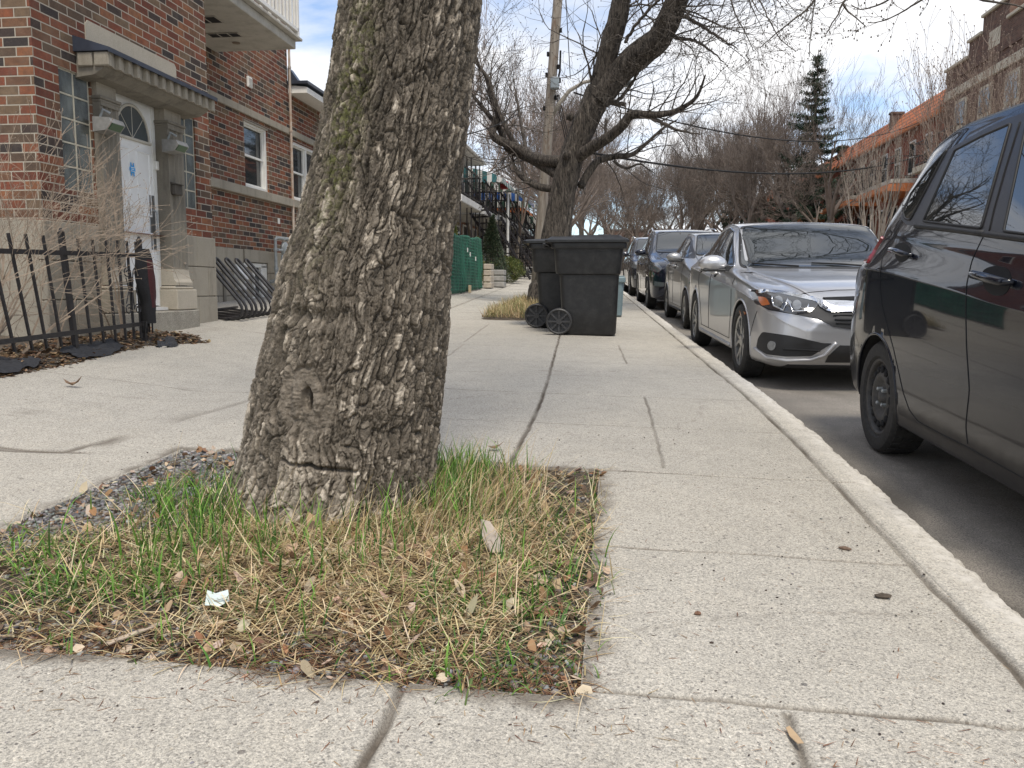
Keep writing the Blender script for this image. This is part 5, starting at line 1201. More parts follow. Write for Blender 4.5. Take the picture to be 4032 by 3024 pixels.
def build_car(spec):
    y, Xs, Zs = car_surface(spec['K'], spec.get('ny', 150), 150)
    ny, ns = Xs.shape
    # full ring: left half (-x) then right half
    X = np.concatenate([-Xs[:, ::-1], Xs[:, 1:]], 1); Z = np.concatenate([Zs[:, ::-1], Zs[:, 1:]], 1)   # from top -> left... -> bottom -> right -> top
    Y = y[:, None] + 0 * X; m = X.shape[1]
    def cap_rows(i, sg):
        zc = (Z[i].max() + Z[i].min()) / 2; k = np.array([.05, .3, .55, .75, .9, .97])[:, None]
        return X[i] * k, Y[i] + sg * .035 * np.sqrt(1 - k ** 2) + 0 * X[i], zc + (Z[i] - zc) * k
    a = cap_rows(0, -1); b = [q[::-1] for q in cap_rows(-1, 1)]
    X = np.concatenate([a[0], X, b[0]]); Y = np.concatenate([a[1], Y, b[1]]); Z = np.concatenate([a[2], Z, b[2]]); ny = len(X)
    full_v = np.stack([X, Y, Z], -1).reshape(-1, 3).copy(); F = grid_faces(ny, m)
    bvh = BVHTree.FromPolygons([tuple(v) for v in full_v], [tuple(f) for f in F])
    # wheel arches
    side = np.abs(X) > 0.40
    wy = [-spec['wb'] / 2, spec['wb'] / 2]; hz = spec['wr']; Ra = spec['ar']
    V = full_v.reshape(ny, m, 3)
    keep = np.ones(len(F), bool)
    for w0 in wy:
        dy = V[..., 1] - w0; dz = V[..., 2] - hz; r = np.hypot(dy, dz)
        near = side & (np.abs(r - Ra) < 0.019) & (dz > -0.25)
        s = np.where(near, Ra / np.maximum(r, 1e-6), 1.0)
        V[..., 1] = w0 + dy * s; V[..., 2] = hz + dz * s
        fl = V.reshape(-1, 3)[F]; fc = fl.mean(1)
        keep &= ~((np.hypot(fc[:, 1] - w0, fc[:, 2] - hz) < Ra - 0.001) & (np.abs(fc[:, 0]) > 0.40))
    root = thing(spec['name'], spec['label'], 'car', (0, 0, 0), group='cars parked along the kerb')
    body = np_mesh('body', V.reshape(-1, 3), F[keep], spec['paint'], root)
    # arch liners and lips
    for w0 in wy:
        for s in (-1, 1):
            lp, ln = [], MB()
            for k in range(33):
                a = R(-28) + R(236) * k / 32
                yy = w0 + Ra * math.cos(a); zz = hz + Ra * math.sin(a)
                hit_ = bvh.ray_cast(Vector((s * 2.0, yy, max(zz, .16))), Vector((-s, 0, 0)))[0]
                if hit_ is None: continue
                lp.append((hit_.x, yy, zz))
            nb = len(lp)
            ln.add([p for p in lp] + [(s * .42, p[1], p[2]) for p in lp], [(i, i + 1, nb + i + 1, nb + i) for i in range(nb - 1)])
            ln.add([(s * .42, w0 - Ra, hz - .1), (s * .42, w0 + Ra, hz - .1), (s * .42, w0 + Ra, hz + Ra), (s * .42, w0 - Ra, hz + Ra)], [(0, 1, 2, 3)])
            ln.build('wheel_well', M_DARK, root)
            lb = MB(); lb.tube([(p[0] - s * .002, p[1], p[2]) for p in lp], .009, 8); lb.build('arch_lip', spec.get('lip', spec['paint']), root, smooth=True)
    # dark floor so nothing shines through
    fb = MB(); fb.box((0, 0, spec['K'][5][1] + .10), (1.2, spec['wb'] - 2 * Ra - .1, .1)); fb.box((0, 0, spec['K'][5][1] + .30), (.8, spec['wb'] + .9, .25)); fb.build('underbody', M_DARK, root)
    return root, bvh
def side_cast(bvh, s=-1):
    def f(p):
        h = bvh.ray_cast(Vector((s * 2.5, p[0], p[1])), Vector((-s, 0, 0)))
        if h[0] is None:
            q = bvh.find_nearest(Vector((s * .8, p[0], p[1]))); return q[0], q[1]
        return h[0], h[1]
    return f
def dir_cast(bvh, org, ax, d):
    """outline coordinates (a, z): a along unit axis ax through org, cast along d"""
    org = Vector(org); ax = Vector(ax).normalized(); d = Vector(d).normalized()
    def f(p):
        o = org + ax * p[0] + Vector((0, 0, p[1])) - d * 3
        h = bvh.ray_cast(o, d)
        if h[0] is None:
            q = bvh.find_nearest(org + ax * p[0] + Vector((0, 0, p[1]))); return q[0], q[1]
        return h[0], h[1]
    return f
def pix_cast(bvh, root_m, t0):
    """outline given as sight lines from the camera; t0 = approximate distance used where a line misses"""
    inv = root_m.inverted(); co = inv @ Vector((0, 0, CAMZ))
    def f(p):
        d = fwd + rt * ((p[0] - 1106) / 1755) - upv * ((p[1] - 829.5) / 1755)
        dl = (inv.to_3x3() @ d).normalized(); h = bvh.ray_cast(co, dl)
        if h[0] is None:
            q = bvh.find_nearest(co + dl * t0); return q[0], q[1]
        return h[0], h[1]
    return f
def densify(o, step, closed=True):
    out = []
    n = len(o)
    for i in range(n if closed else n - 1):
        a = Vector(o[i][:2]); b = Vector(o[(i + 1) % n][:2]); k = max(1, int((b - a).length / step))
        out += [a.lerp(b, j / k) for j in range(k)]
    if not closed: out.append(Vector(o[-1][:2]))
    return out
def rounded(o, r, n=4):
    """round the corners of an outline"""
    out = []; m = len(o)
    for i in range(m):
        p = Vector(o[i]); a = Vector(o[i - 1]); b = Vector(o[(i + 1) % m])
        ra = min(r, (a - p).length * .45); rb = min(r, (b - p).length * .45)
        pa = p + (a - p).normalized() * ra; pb = p + (b - p).normalized() * rb
        for k in range(n + 1):
            t = k / n; out.append((pa * (1 - t) + p * t).lerp(p * (1 - t) + pb * t, t))
    return [(q.x, q.y) for q in out]
def patch(name, outline, cast, off, mat, parent, step=.04, skirt=.012, mirror=False, bulge=0.0):
    O = densify(outline, step); n = len(O)
    xs = [p.x for p in O]; ys = [p.y for p in O]; pts = list(O); 
    gx0 = np.arange(min(xs) + step / 2, max(xs), step); gy0 = np.arange(min(ys) + step / 2, max(ys), step)
    def inside(px, py):
        c = False
        for i in range(n):
            a, b = O[i], O[i - 1]
            if (a.y > py) != (b.y > py) and px < (b.x - a.x) * (py - a.y) / (b.y - a.y) + a.x: c = not c
        return c
    for a in gx0:
        for b in gy0:
            if inside(a, b) and min((a - o.x) ** 2 + (b - o.y) ** 2 for o in O) > (step * .35) ** 2: pts.append(Vector((a, b)))
    res = delaunay_2d_cdt(pts, [], [list(range(n))], 1, 1e-6)
    vv, ff, ov = res[0], res[2], res[3]
    P = []; Nn = []
    for v in vv:
        l, nr_ = cast((v.x, v.y)); l = Vector(l)
        P.append(l); Nn.append(Vector(nr_).normalized())
    if parent is not None:
        cen = sum(P, Vector()) / len(P)
    for i in range(len(Nn)):    # normals outward from the car axis
        if Nn[i].dot(P[i] - Vector((0, P[i].y * .6, .6))) < 0: Nn[i] = -Nn[i]
    mb = MB(); mx = (lambda p: (-p[0], p[1], p[2])) if mirror else (lambda p: tuple(p))
    mb.add([mx(P[i] + Nn[i] * off) for i in range(len(P))], [tuple(f) for f in ff])
    # skirt
    ids = []
    for k in range(n):
        for vi, o in enumerate(ov):
            if k in o: ids.append(vi); break
    if len(ids) > 2:
        base = len(mb.v)
        mb.add([mx(P[i] + Nn[i] * off) for i in ids] + [mx(P[i] - Nn[i] * skirt) for i in ids], [(j, (j + 1) % len(ids), len(ids) + (j + 1) % len(ids), len(ids) + j) for j in range(len(ids))])
    o = mb.build(name, mat, parent, smooth=True); return o
def seam(pts, cast, root, r=.0035, mat=None, name='panel_gap', off=0.0, step=.05, mirror=False, n=6, closed=False):
    L = []
    for p in densify(pts, step, closed):
        l, nn = cast((p.x, p.y)); l = Vector(l); nn = Vector(nn)
        if nn.dot(l - Vector((0, l.y * .6, .6))) < 0: nn = -nn
        q = l + nn * off; L.append((-q.x if mirror else q.x, q.y, q.z))
    mb = MB(); mb.tube(L, r, n, closed=closed); return mb.build(name, mat or M_DARK, root, smooth=True)
M_TYRE = simple('tyre_rubber', (.028, .027, .026), .85, var=.25, scale=20, dirt=((.10, .09, .075), .35), bump=.3)
M_BLKPL = simple('black_plastic', (.022, .022, .023), .6, var=.15, scale=12)
M_ALLOY = simple('alloy_wheel', (.42, .42, .41), .35, metal=.75, var=.12, scale=10, dirt=((.16, .14, .12), .5))
M_STEELW = simple('black_steel_wheel', (.045, .044, .043), .6, var=.3, scale=14, dirt=((.15, .13, .11), .45))
def wheel(parent, x, yy, r, s, style, w=.19):
    """s=-1 outer face towards -x"""
    N = 48; mb = MB(); rr = r * .70
    prof = [(rr, w * .42), (rr + .012, w * .5), (r * .86, w * .52), (r * .95, w * .49), (r * .99, w * .42), (r, w * .3), (r, -w * .3), (r * .99, -w * .42), (r * .93, -w * .5), (rr, -w * .45)]
    mb.lathe([(a, b * s) for a, b in prof], N, 'X', (x, yy, r), cap=False)
    for k in range(36):    # tread blocks
        a = 2 * math.pi * k / 36
        for dx in (-.05, .0, .05):
            c = (x + dx, yy + math.cos(a + dx) * (r - .001), r + math.sin(a + dx) * (r - .001)); mb.box(c, (.042, .030, .010), rx=a + math.pi / 2)
    wl = mb.build('wheel', M_TYRE, parent, smooth=False, angle=35)
    rim = MB(); fx = x + s * w * .42
    rim.lathe([(rr + .003, fx - s * w * .10 - 0), (rr + .003, fx), (rr - .008, fx + s * .004), (rr - .020, fx - s * .004), (rr - .022, fx - s * .06)], N, 'X', (0, yy, r), cap=False)
    if style == 'steel':
        rim.lathe([(rr - .02, fx - s * .03), (rr * .84, fx - s * .034), (rr * .74, fx - s * .020), (rr * .60, fx - s * .004), (rr * .50, fx - s * .008), (rr * .40, fx - s * .030), (rr * .16, fx - s * .030), (rr * .15, fx - s * .006), (.001, fx - s * .004)], N, 'X', (0, yy, r), cap=False)
        hb = rim
        for k in range(16):
            a = 2 * math.pi * k / 16; q = rr * .70
            hb.blob((fx - s * .011, yy + q * math.cos(a), r + q * math.sin(a)), .024, jit=0, sc=(.45, 1.1, 1.1), mi=1)
        rim.build('rim', [M_STEELW, M_DARK], wl, smooth=True)
        lb = MB()
        for k in range(4):
            a = 2 * math.pi * (k + .5) / 4; lb.lathe([(.011, fx - s * .03), (.011, fx - s * .004), (.008, fx + s * .0)], 6, 'X', (0, yy + .055 * math.cos(a), r + .055 * math.sin(a)))
        lb.build('wheel_nut', M_GREYMETAL, wl)
    else:
        rim.lathe([(.058, fx - s * .05), (.058, fx - s * .010), (.045, fx - s * .004), (.001, fx - s * .003)], 20, 'X', (0, yy, r), cap=False)
        ns = 5 if style == 'split' else 7
        for k in range(ns):
            for d in ((-1, 1) if style == 'split' else (0,)):
                a0 = 2 * math.pi * k / ns + d * .10; a1 = 2 * math.pi * k / ns + d * .32; w0, w1 = .020, .017
                pts = []
                for t in (0, .5, 1):
                    a = a0 + (a1 - a0) * t; q = .045 + (rr - .06) * t; pts.append(((yy + q * math.cos(a), r + q * math.sin(a)), a, fx - s * (.004 + .012 * (1 - abs(t - .5) * 2) * 0 + .010 * (1 - t))))
                for (p0, aa, f0), (p1, ab, f1) in zip(pts[:-1], pts[1:]):
                    tx, tz = -math.sin(aa), math.cos(aa); ux, uz = -math.sin(ab), math.cos(ab); hw = .014 if style == 'split' else .020; hw2 = hw * 1.1
                    vs = [(f0, p0[0] - tx * hw, p0[1] - tz * hw), (f0, p0[0] + tx * hw, p0[1] + tz * hw), (f1, p1[0] + ux * hw2, p1[1] + uz * hw2), (f1, p1[0] - ux * hw2, p1[1] - uz * hw2)]
                    vs += [(v[0] - s * .03, v[1], v[2]) for v in vs]
                    rim.add(vs, [(0, 1, 2, 3), (4, 7, 6, 5), (0, 4, 5, 1), (1, 5, 6, 2), (2, 6, 7, 3), (3, 7, 4, 0)])
        rim.build('rim', M_ALLOY, wl)
        db = MB(); db.lathe([(rr - .02, fx - s * .058), (.02, fx - s * .058)], 30, 'X', (0, yy, r), cap=False); db.lathe([(.13, fx - s * .052), (.02, fx - s * .052)], 24, 'X', (0, yy, r), cap=False); db.build('brake_disc', M_DARK, wl)
    return wl
def wheels(root, spec, style, xo):
    for w0 in (-spec['wb'] / 2, spec['wb'] / 2):
        for s in (-1, 1): wheel(root, s * xo, w0, spec['wr'], s, style)
def car_paint(name, col, metal=.0, rough=.3, coat=1.0, flake=False, dust=(.3, .28, .25), damt=.12, fadez=None):
    m, nt, p = new_mat(name); g = NT(nt); P = g.obj()
    c = g.mix(g.ramp(g.noise(P, 3.5, 6, .7), [(.4, 0.0), (.8, damt)]), (*col, 1), (*dust, 1))
    if fadez:     # road film: real dirt that gathers low on the doors
        s = g.n('SeparateXYZ'); g.set(s.inputs[0], P); f = g.ramp(s.outputs[2], [(fadez[0], 1.0), (fadez[1], 0.0)])
        c = g.mix(g.math('MULTIPLY', f, g.ramp(g.noise(g.map(P, (3, 3, 9)), 2, 6, .7), [(.3, fadez[2]), (.7, fadez[2] * .4)])), c, (*dust, 1))
        g.set(p.inputs['Roughness'], g.math('ADD', g.math('MULTIPLY', f, .25), rough)); g.set(p.inputs['Coat Weight'], g.math('SUBTRACT', coat, g.math('MULTIPLY', f, .55)))
    else: p.inputs['Roughness'].default_value = rough; p.inputs['Coat Weight'].default_value = coat
    g.set(p.inputs['Base Color'], c); p.inputs['Metallic'].default_value = metal; p.inputs['Coat Roughness'].default_value = .03
    p.inputs['Coat IOR'].default_value = 1.45
    if metal < .1: p.inputs['Specular IOR Level'].default_value = 0.05
    return m
M_LAMPRED = simple('red_lamp', (.25, .012, .02), .12, spec=.8, var=.1, coat=1); M_AMBER = simple('amber_lens', (.35, .10, .03), .2, spec=.7, var=.1, coat=.6)
M_LENS = simple('lamp_lens', (.22, .23, .24), .08, metal=.3, spec=.9, var=.2, scale=30, coat=1); M_CHROME = simple('chrome', (.75, .76, .78), .08, metal=1, var=0)
M_CGLASS = glass_dark('car_glass', (.012, .016, .018), .015); M_CGLASS.node_tree.nodes['Principled BSDF'].inputs['IOR'].default_value = 1.85; M_PILLAR = simple('satin_black_pillar', (.03, .028, .030), .35, var=.1)
def handle(root, cast, yc, zc, L=.19, mat=None, mirror=False):
    l, nn = cast((yc, zc)); x0 = l.x; s = -1 if x0 < 0 else 1
    cup = patch('handle_cup', rounded([(yc - L * .36, zc - .042), (yc + L * .36, zc - .042), (yc + L * .36, zc + .042), (yc - L * .36, zc + .042)], .04), cast, .002, M_DARK, root, step=.03, mirror=mirror)
    mb = MB(); mx = -1 if mirror else 1
    mb.tube([(mx * (x0 + s * .000), yc - L * .52, zc + .004), (mx * (x0 + s * .030), yc - L * .42, zc + .004), (mx * (x0 + s * .040), yc, zc + .006), (mx * (x0 + s * .030), yc + L * .42, zc + .004), (mx * (x0 + s * .0), yc + L * .52, zc + .002)], [.011, .016, .016, .016, .012], 10)
    return mb.build('door_handle', mat, root, smooth=True)
def mirror_part(root, x, y, z, mat, s=-1, sc=1.0):
    mb = MB()
    for (i, (cy, sy, sz)) in enumerate(((0, 1, 1),)):
        pts = []
        NU, NV = 14, 10
        for a in range(NV + 1):
            ph = -math.pi / 2 + math.pi * a / NV
            for b in range(NU):
                th = 2 * math.pi * b / NU
                X_ = .125 * sc * math.cos(ph) * abs(math.cos(th)) ** .8 * math.copysign(1, math.cos(th)); Y_ = .075 * sc * math.cos(ph) * math.sin(th); Z_ = .075 * sc * math.sin(ph)
                if Y_ > 0: Y_ *= .35
                pts.append((x + s * .13 * sc + X_, y + Y_, z + Z_))
        fs = [(a * NU + b, a * NU + (b + 1) % NU, (a + 1) * NU + (b + 1) % NU, (a + 1) * NU + b) for a in range(NV) for b in range(NU)]
        mb.add(pts, fs)
    o = mb.build('mirror', mat, root, smooth=True)
    b = MB(); b.bar((x - s * .04, y + .02, z - .05), (x + s * .08, y, z - .045), .05, .05); b.build('mirror_foot', M_BLKPL, o)
    b = MB(); b.box((x + s * .13 * sc, y + .028 * sc, z), (.20 * sc, .006, .11 * sc), bev=.002); b.build('mirror_glass', M_CGLASS, o)
    b = MB(); b.box((x + s * .12 * sc, y - .01, z - .058 * sc), (.20 * sc, .10 * sc, .028), bev=.012); b.build('mirror_underside', M_BLKPL, o)
    return o
def place_car(root, x, y, rz, pitch=.034):
    root.location = (x, y, gr(1.2, y) + .004); root.rotation_euler = (pitch, 0, rz)
def root_matrix(x, y, rz, pitch=.034): return Matrix.Translation((x, y, gr(1.2, y) + .004)) @ Matrix.Rotation(rz, 4, 'Z') @ Matrix.Rotation(pitch, 4, 'X')

# ---------------------------------------------------------------- the black hatchback (near, right)
M_FITP = car_paint('near_black_paint', (.006, .008, .015), .0, .22, 1.0, dust=(.07, .066, .06), damt=.06, fadez=(.25, .60, .5))
K = [(-2.03, .35, .45, .52, .55, .50, .50, .55, .30, .58, .60), (-1.93, .22, .62, .70, .70, .62, .64, .70, .42, .74, .77), (-1.65, .18, .74, .80, .79, .74, .72, .86, .52, .92, .95), (-1.2, .17, .78, .835, .83, .80, .78, .98, .60, 1.04, 1.07), (-.80, .17, .79, .845, .835, .84, .79, 1.06, .64, 1.14, 1.17),
     (-.05, .17, .79, .850, .840, .88, .795, 1.10, .62, 1.60, 1.635), (.40, .17, .79, .850, .842, .92, .79, 1.135, .63, 1.665, 1.70), (.85, .17, .79, .850, .845, .955, .785, 1.17, .63, 1.665, 1.70), (1.25, .17, .785, .850, .845, .985, .775, 1.215, .62, 1.62, 1.67), (1.55, .19, .76, .848, .842, 1.00, .75, 1.24, .59, 1.52, 1.57),
     (1.74, .21, .75, .838, .826, 1.01, .715, 1.17, .53, 1.31, 1.36), (1.86, .22, .74, .825, .81, .96, .70, 1.06, .50, 1.10, 1.14), (1.96, .24, .71, .80, .78, .82, .68, .90, .48, .93, .95), (2.02, .28, .60, .72, .69, .66, .62, .76, .42, .79, .81)]
FSP = dict(name='hatchback', label='black hatchback with plain steel wheels, nearest parked car at the right edge', K=K, wb=2.65, wr=.303, ar=.345, paint=M_FITP, ny=190)
FX0, FY0, FRZ = 2.265, 3.335, 0.012
root, bv = build_car(FSP); cs = side_cast(bv); wheels(root, FSP, 'steel', .735)
# side glass: whole black opening, then the panes
pf = pix_cast(bv, root_matrix(FX0, FY0, FRZ), 3.9)
Fz = lambda L: [(1755.5 + a * .529, 219.4 + b * .529) for a, b in L]
dlo = rounded(Fz([(360, 478), (385, 505), (560, 520), (863, 560), (1500, 640), (1350, 60), (1010, 0), (800, 68), (700, 115), (560, 195), (470, 285), (395, 385)]), 6)
wr_ = rounded(Fz([(455, 490), (692, 518), (812, 92), (700, 140), (585, 200)]), 4)
wq_ = rounded(Fz([(372, 452), (380, 480), (402, 484), (552, 198), (470, 290), (405, 378)]), 4)
wf_ = rounded(Fz([(785, 530), (1300, 600), (1240, 90), (1000, 20), (880, 85)]), 5)
for mi in (False, True): patch('window_surround', dlo, pf, .003, M_PILLAR, root, step=16, mirror=mi)
for w_, nm in ((wr_, 'rear_window'), (wq_, 'quarter_window'), (wf_, 'front_window')):
    for mi in (False, True): patch(nm, w_, pf, .005, M_CGLASS, root, mirror=mi, step=16)
    seam(w_, pf, root, .006, M_BLKPL, 'window_seal', .005, closed=True, step=14)
seam(Fz([(425, 508), (560, 522), (700, 540)]), pf, root, .013, M_BLKPL, 'belt_moulding', .005, step=14); seam(Fz([(704, 541), (850, 560), (1300, 620)]), pf, root, .013, M_BLKPL, 'belt_moulding', .005, step=14)
seam(Fz([(722, 540), (745, 440), (790, 280), (850, 85)]), pf, root, .0035, M_DARK, 'panel_gap', .004, step=14)
seam(rounded(Fz([(700, 545), (685, 575), (650, 650), (628, 750), (625, 850), (628, 1000), (640, 1180), (630, 1270), (625, 1330), (635, 1412)]), 12)[3:-3], pf, root, .0028, step=14)
seam(Fz([(290, 610), (275, 690), (276, 760), (280, 820), (300, 900), (330, 1010), (350, 1100), (370, 1190), (395, 1260), (430, 1306), (520, 1355), (635, 1412), (863, 1540), (1300, 1790)]), pf, root, .0028, step=14)
seam(Fz([(218, 672), (245, 690), (272, 680)]), pf, root, .0025, step=14)
for mi in (False, True):
    cup = patch('handle_cup', rounded(Fz([(335, 585), (375, 572), (402, 600), (395, 640), (360, 660), (338, 640)]), 9), pf, .002, M_DARK, root, step=8, mirror=mi)
    cup = patch('handle_cup', rounded(Fz([(690, 690), (740, 668), (800, 680), (815, 730), (790, 790), (735, 795), (700, 760)]), 14), pf, .002, M_DARK, root, step=10, mirror=mi)
def pull(pts, rr):
    L = []
    for k, q in enumerate(Fz(pts)):
        l, n_ = pf(q); l = Vector(l); L.append(l + Vector((-.034 if 0 < k < len(pts) - 1 else -.004, 0, 0)))
    mb = MB(); mb.tube(L, rr, 12); mb.build('door_handle', M_FITP, root, smooth=True)
pull([(325, 600), (345, 605), (372, 612), (398, 622), (412, 628)], [.010, .014, .015, .014, .008]); pull([(655, 700), (690, 706), (750, 720), (805, 735), (828, 740)], [.010, .017, .018, .017, .009])
tl = rounded(Fz([(213, 588), (236, 560), (270, 528), (300, 502), (285, 560), (255, 610), (225, 662), (214, 660)]), 3)
for mi in (False, True): patch('tail_light', tl, pix_cast(bv, root_matrix(FX0, FY0, FRZ), 5.3), .012, M_LAMPRED, root, mirror=mi, step=9)
bc = dir_cast(bv, (0, 1.5, 0), (1, 0, 0), (0, -1, 0))
patch('rear_screen', rounded([(-.46, 1.14), (.46, 1.14), (.42, 1.45), (-.42, 1.45)], .04), bc, .004, M_CGLASS, root); fc = dir_cast(bv, (0, -1.2, 0), (1, 0, 0), (0, 1, 0))
patch('windscreen', rounded([(-.62, 1.20), (.62, 1.20), (.53, 1.52), (-.53, 1.52)], .04), fc, .004, M_CGLASS, root)
patch('number_plate', [(-.15, .82), (.15, .82), (.15, .92), (-.15, .92)], bc, .01, M_WHITE, root)
for mi in (False, True): patch('headlight', rounded([(.35, .66), (.62, .70), (.66, .86), (.42, .74)], .02), fc, .01, M_LENS, root, mirror=mi)
mirror_part(root, -.80, -.62, 1.17, M_FITP); mirror_part(root, .80, -.62, 1.17, M_FITP, 1)
place_car(root, FX0, FY0, FRZ)

# ---------------------------------------------------------------- silver sedan (second)
M_SILVER = car_paint('silver_paint', (.55, .55, .56), .65, .30, .9, dust=(.33, .31, .28), damt=.15, fadez=(.2, .55, .3))
K = [(-2.27, .30, .50, .56, .56, .50, .50, .56, .36, .60, .62), (-2.17, .20, .68, .72, .70, .56, .66, .66, .46, .715, .735), (-1.95, .17, .79, .84, .825, .66, .78, .76, .56, .81, .835), (-1.55, .17, .84, .885, .88, .74, .84, .83, .62, .865, .895), (-1.10, .17, .85, .895, .89, .78, .85, .88, .66, .905, .935), (-.72, .17, .86, .895, .888, .80, .845, .92, .70, .955, .985),
     (.10, .17, .86, .895, .886, .84, .84, .98, .655, 1.375, 1.42), (.55, .17, .86, .895, .885, .87, .835, 1.00, .66, 1.41, 1.455), (1.0, .17, .86, .895, .885, .90, .825, 1.03, .64, 1.38, 1.43), (1.55, .18, .84, .89, .88, .93, .80, 1.06, .57, 1.22, 1.28), (1.95, .20, .82, .875, .865, .95, .77, 1.04, .60, 1.10, 1.13), (2.15, .24, .76, .83, .82, .90, .72, .98, .58, 1.05, 1.07), (2.30, .35, .60, .70, .68, .70, .60, .84, .50, .90, .92)]
CSP = dict(name='sedan', label='silver sedan facing the viewer, parked right behind the black hatchback', K=K, wb=2.70, wr=.325, ar=.368, paint=M_SILVER, ny=190)
CX0, CY0, CRZ = 1.91, 8.93, .055
root, bv = build_car(CSP); cs = side_cast(bv); wheels(root, CSP, 'split', .80); Mx = root_matrix(CX0, CY0, CRZ); pc = pix_cast(bv, Mx, 7.0)
Dz = lambda L: [((2400 + a / 2.074) * .54861, (700 + b / 2.074) * .54861) for a, b in L]
fc = dir_cast(bv, (0, -1.5, 0), (1, 0, 0), (0, 1, 0))
ws = rounded([(-.74, .975), (.74, .975), (.635, 1.375), (.30, 1.405), (-.30, 1.405), (-.635, 1.375)], .05)
patch('windscreen_border', [(x * 1.03, 1.19 + (z - 1.19) * 1.06) for x, z in ws], fc, .003, M_BLKPL, root, step=.06); patch('windscreen', ws, fc, .006, M_CGLASS, root, step=.06)
mbw = MB()
l0 = [fc((x, z))[0] + Vector((0, -.02, .015)) for x, z in ((-.25, .97), (-.50, .985), (-.66, .995))]; mbw.tube(l0, .008, 6); l1 = [fc((x, z))[0] + Vector((0, -.02, .015)) for x, z in ((.45, .97), (.15, .99), (-.1, 1.0))]; mbw.tube(l1, .008, 6); mbw.build('wiper', M_DARK, root)
dlo = rounded([(-.52, .975), (1.42, 1.065), (1.66, 1.10), (1.30, 1.255), (.85, 1.355), (.40, 1.385), (.10, 1.33), (-.20, 1.15)], .03)
for mi in (False, True):
    patch('window_surround', dlo, cs, .003, M_PILLAR, root, mirror=mi)
    for w_, nm in (([(-.44, .995), (.28, 1.02), (.23, 1.345), (.13, 1.32), (-.14, 1.15)], 'front_window'), ([(.36, 1.03), (1.10, 1.06), (1.02, 1.255), (.72, 1.335), (.33, 1.36)], 'rear_window'), ([(1.16, 1.065), (1.50, 1.095), (1.10, 1.235)], 'quarter_window')):
        patch(nm, rounded(w_, .02), cs, .006, M_CGLASS, root, mirror=mi, step=.06)
seam(dlo, cs, root, .008, M_CHROME, 'window_chrome', .004, closed=True)
for P_ in ([(.30, 1.0), (.33, .7), (.30, .30)], [(-.85, .98), (-.95, .6), (-.88, .30)], [(1.12, 1.03), (1.10, .75), (.88, .5), (.80, .30)], [(-.88, .30), (.80, .30)], [(-1.72, .40), (-1.85, .62)]): seam(P_, cs, root, .0035)
seam([(-.9, .24), (.9, .24)], cs, root, .02, M_SILVER, 'sill_trim', .0)
handle(root, cs, .10, .90, .18, M_SILVER); handle(root, cs, 1.0, .93, .18, M_SILVER)
mirror_part(root, -.86, -.50, 1.005, M_SILVER, -1, 1.12); mirror_part(root, .86, -.50, 1.005, M_SILVER, 1, 1.12)
# nose: black grille field, chrome wing, lamps, fog pods, intake (built on one side and mirrored)
blk = Dz([(1190, 1020), (1660, 1060), (1700, 1030), (2010, 1075), (2120, 1080), (2120, 1250), (1985, 1240), (1830, 1215), (1700, 1150), (1500, 1115), (1300, 1080)])
hl = rounded(Dz([(1145, 920), (1400, 945), (1660, 988), (1705, 1040), (1640, 1105), (1490, 1112), (1290, 1065), (1200, 1030)]), 4)
amb = rounded(Dz([(1225, 975), (1290, 980), (1320, 1040), (1255, 1050), (1232, 1015)]), 3)
fog = rounded(Dz([(1250, 1258), (1480, 1290), (1740, 1350), (1820, 1352), (1650, 1455), (1440, 1460), (1280, 1440), (1200, 1385), (1215, 1310)]), 5)
intk = Dz([(1880, 1368), (2120, 1373), (2120, 1508), (1760, 1505), (1790, 1450)])
mkr = rounded(Dz([(1062, 1080), (1112, 1095), (1105, 1130), (1075, 1130)]), 3)
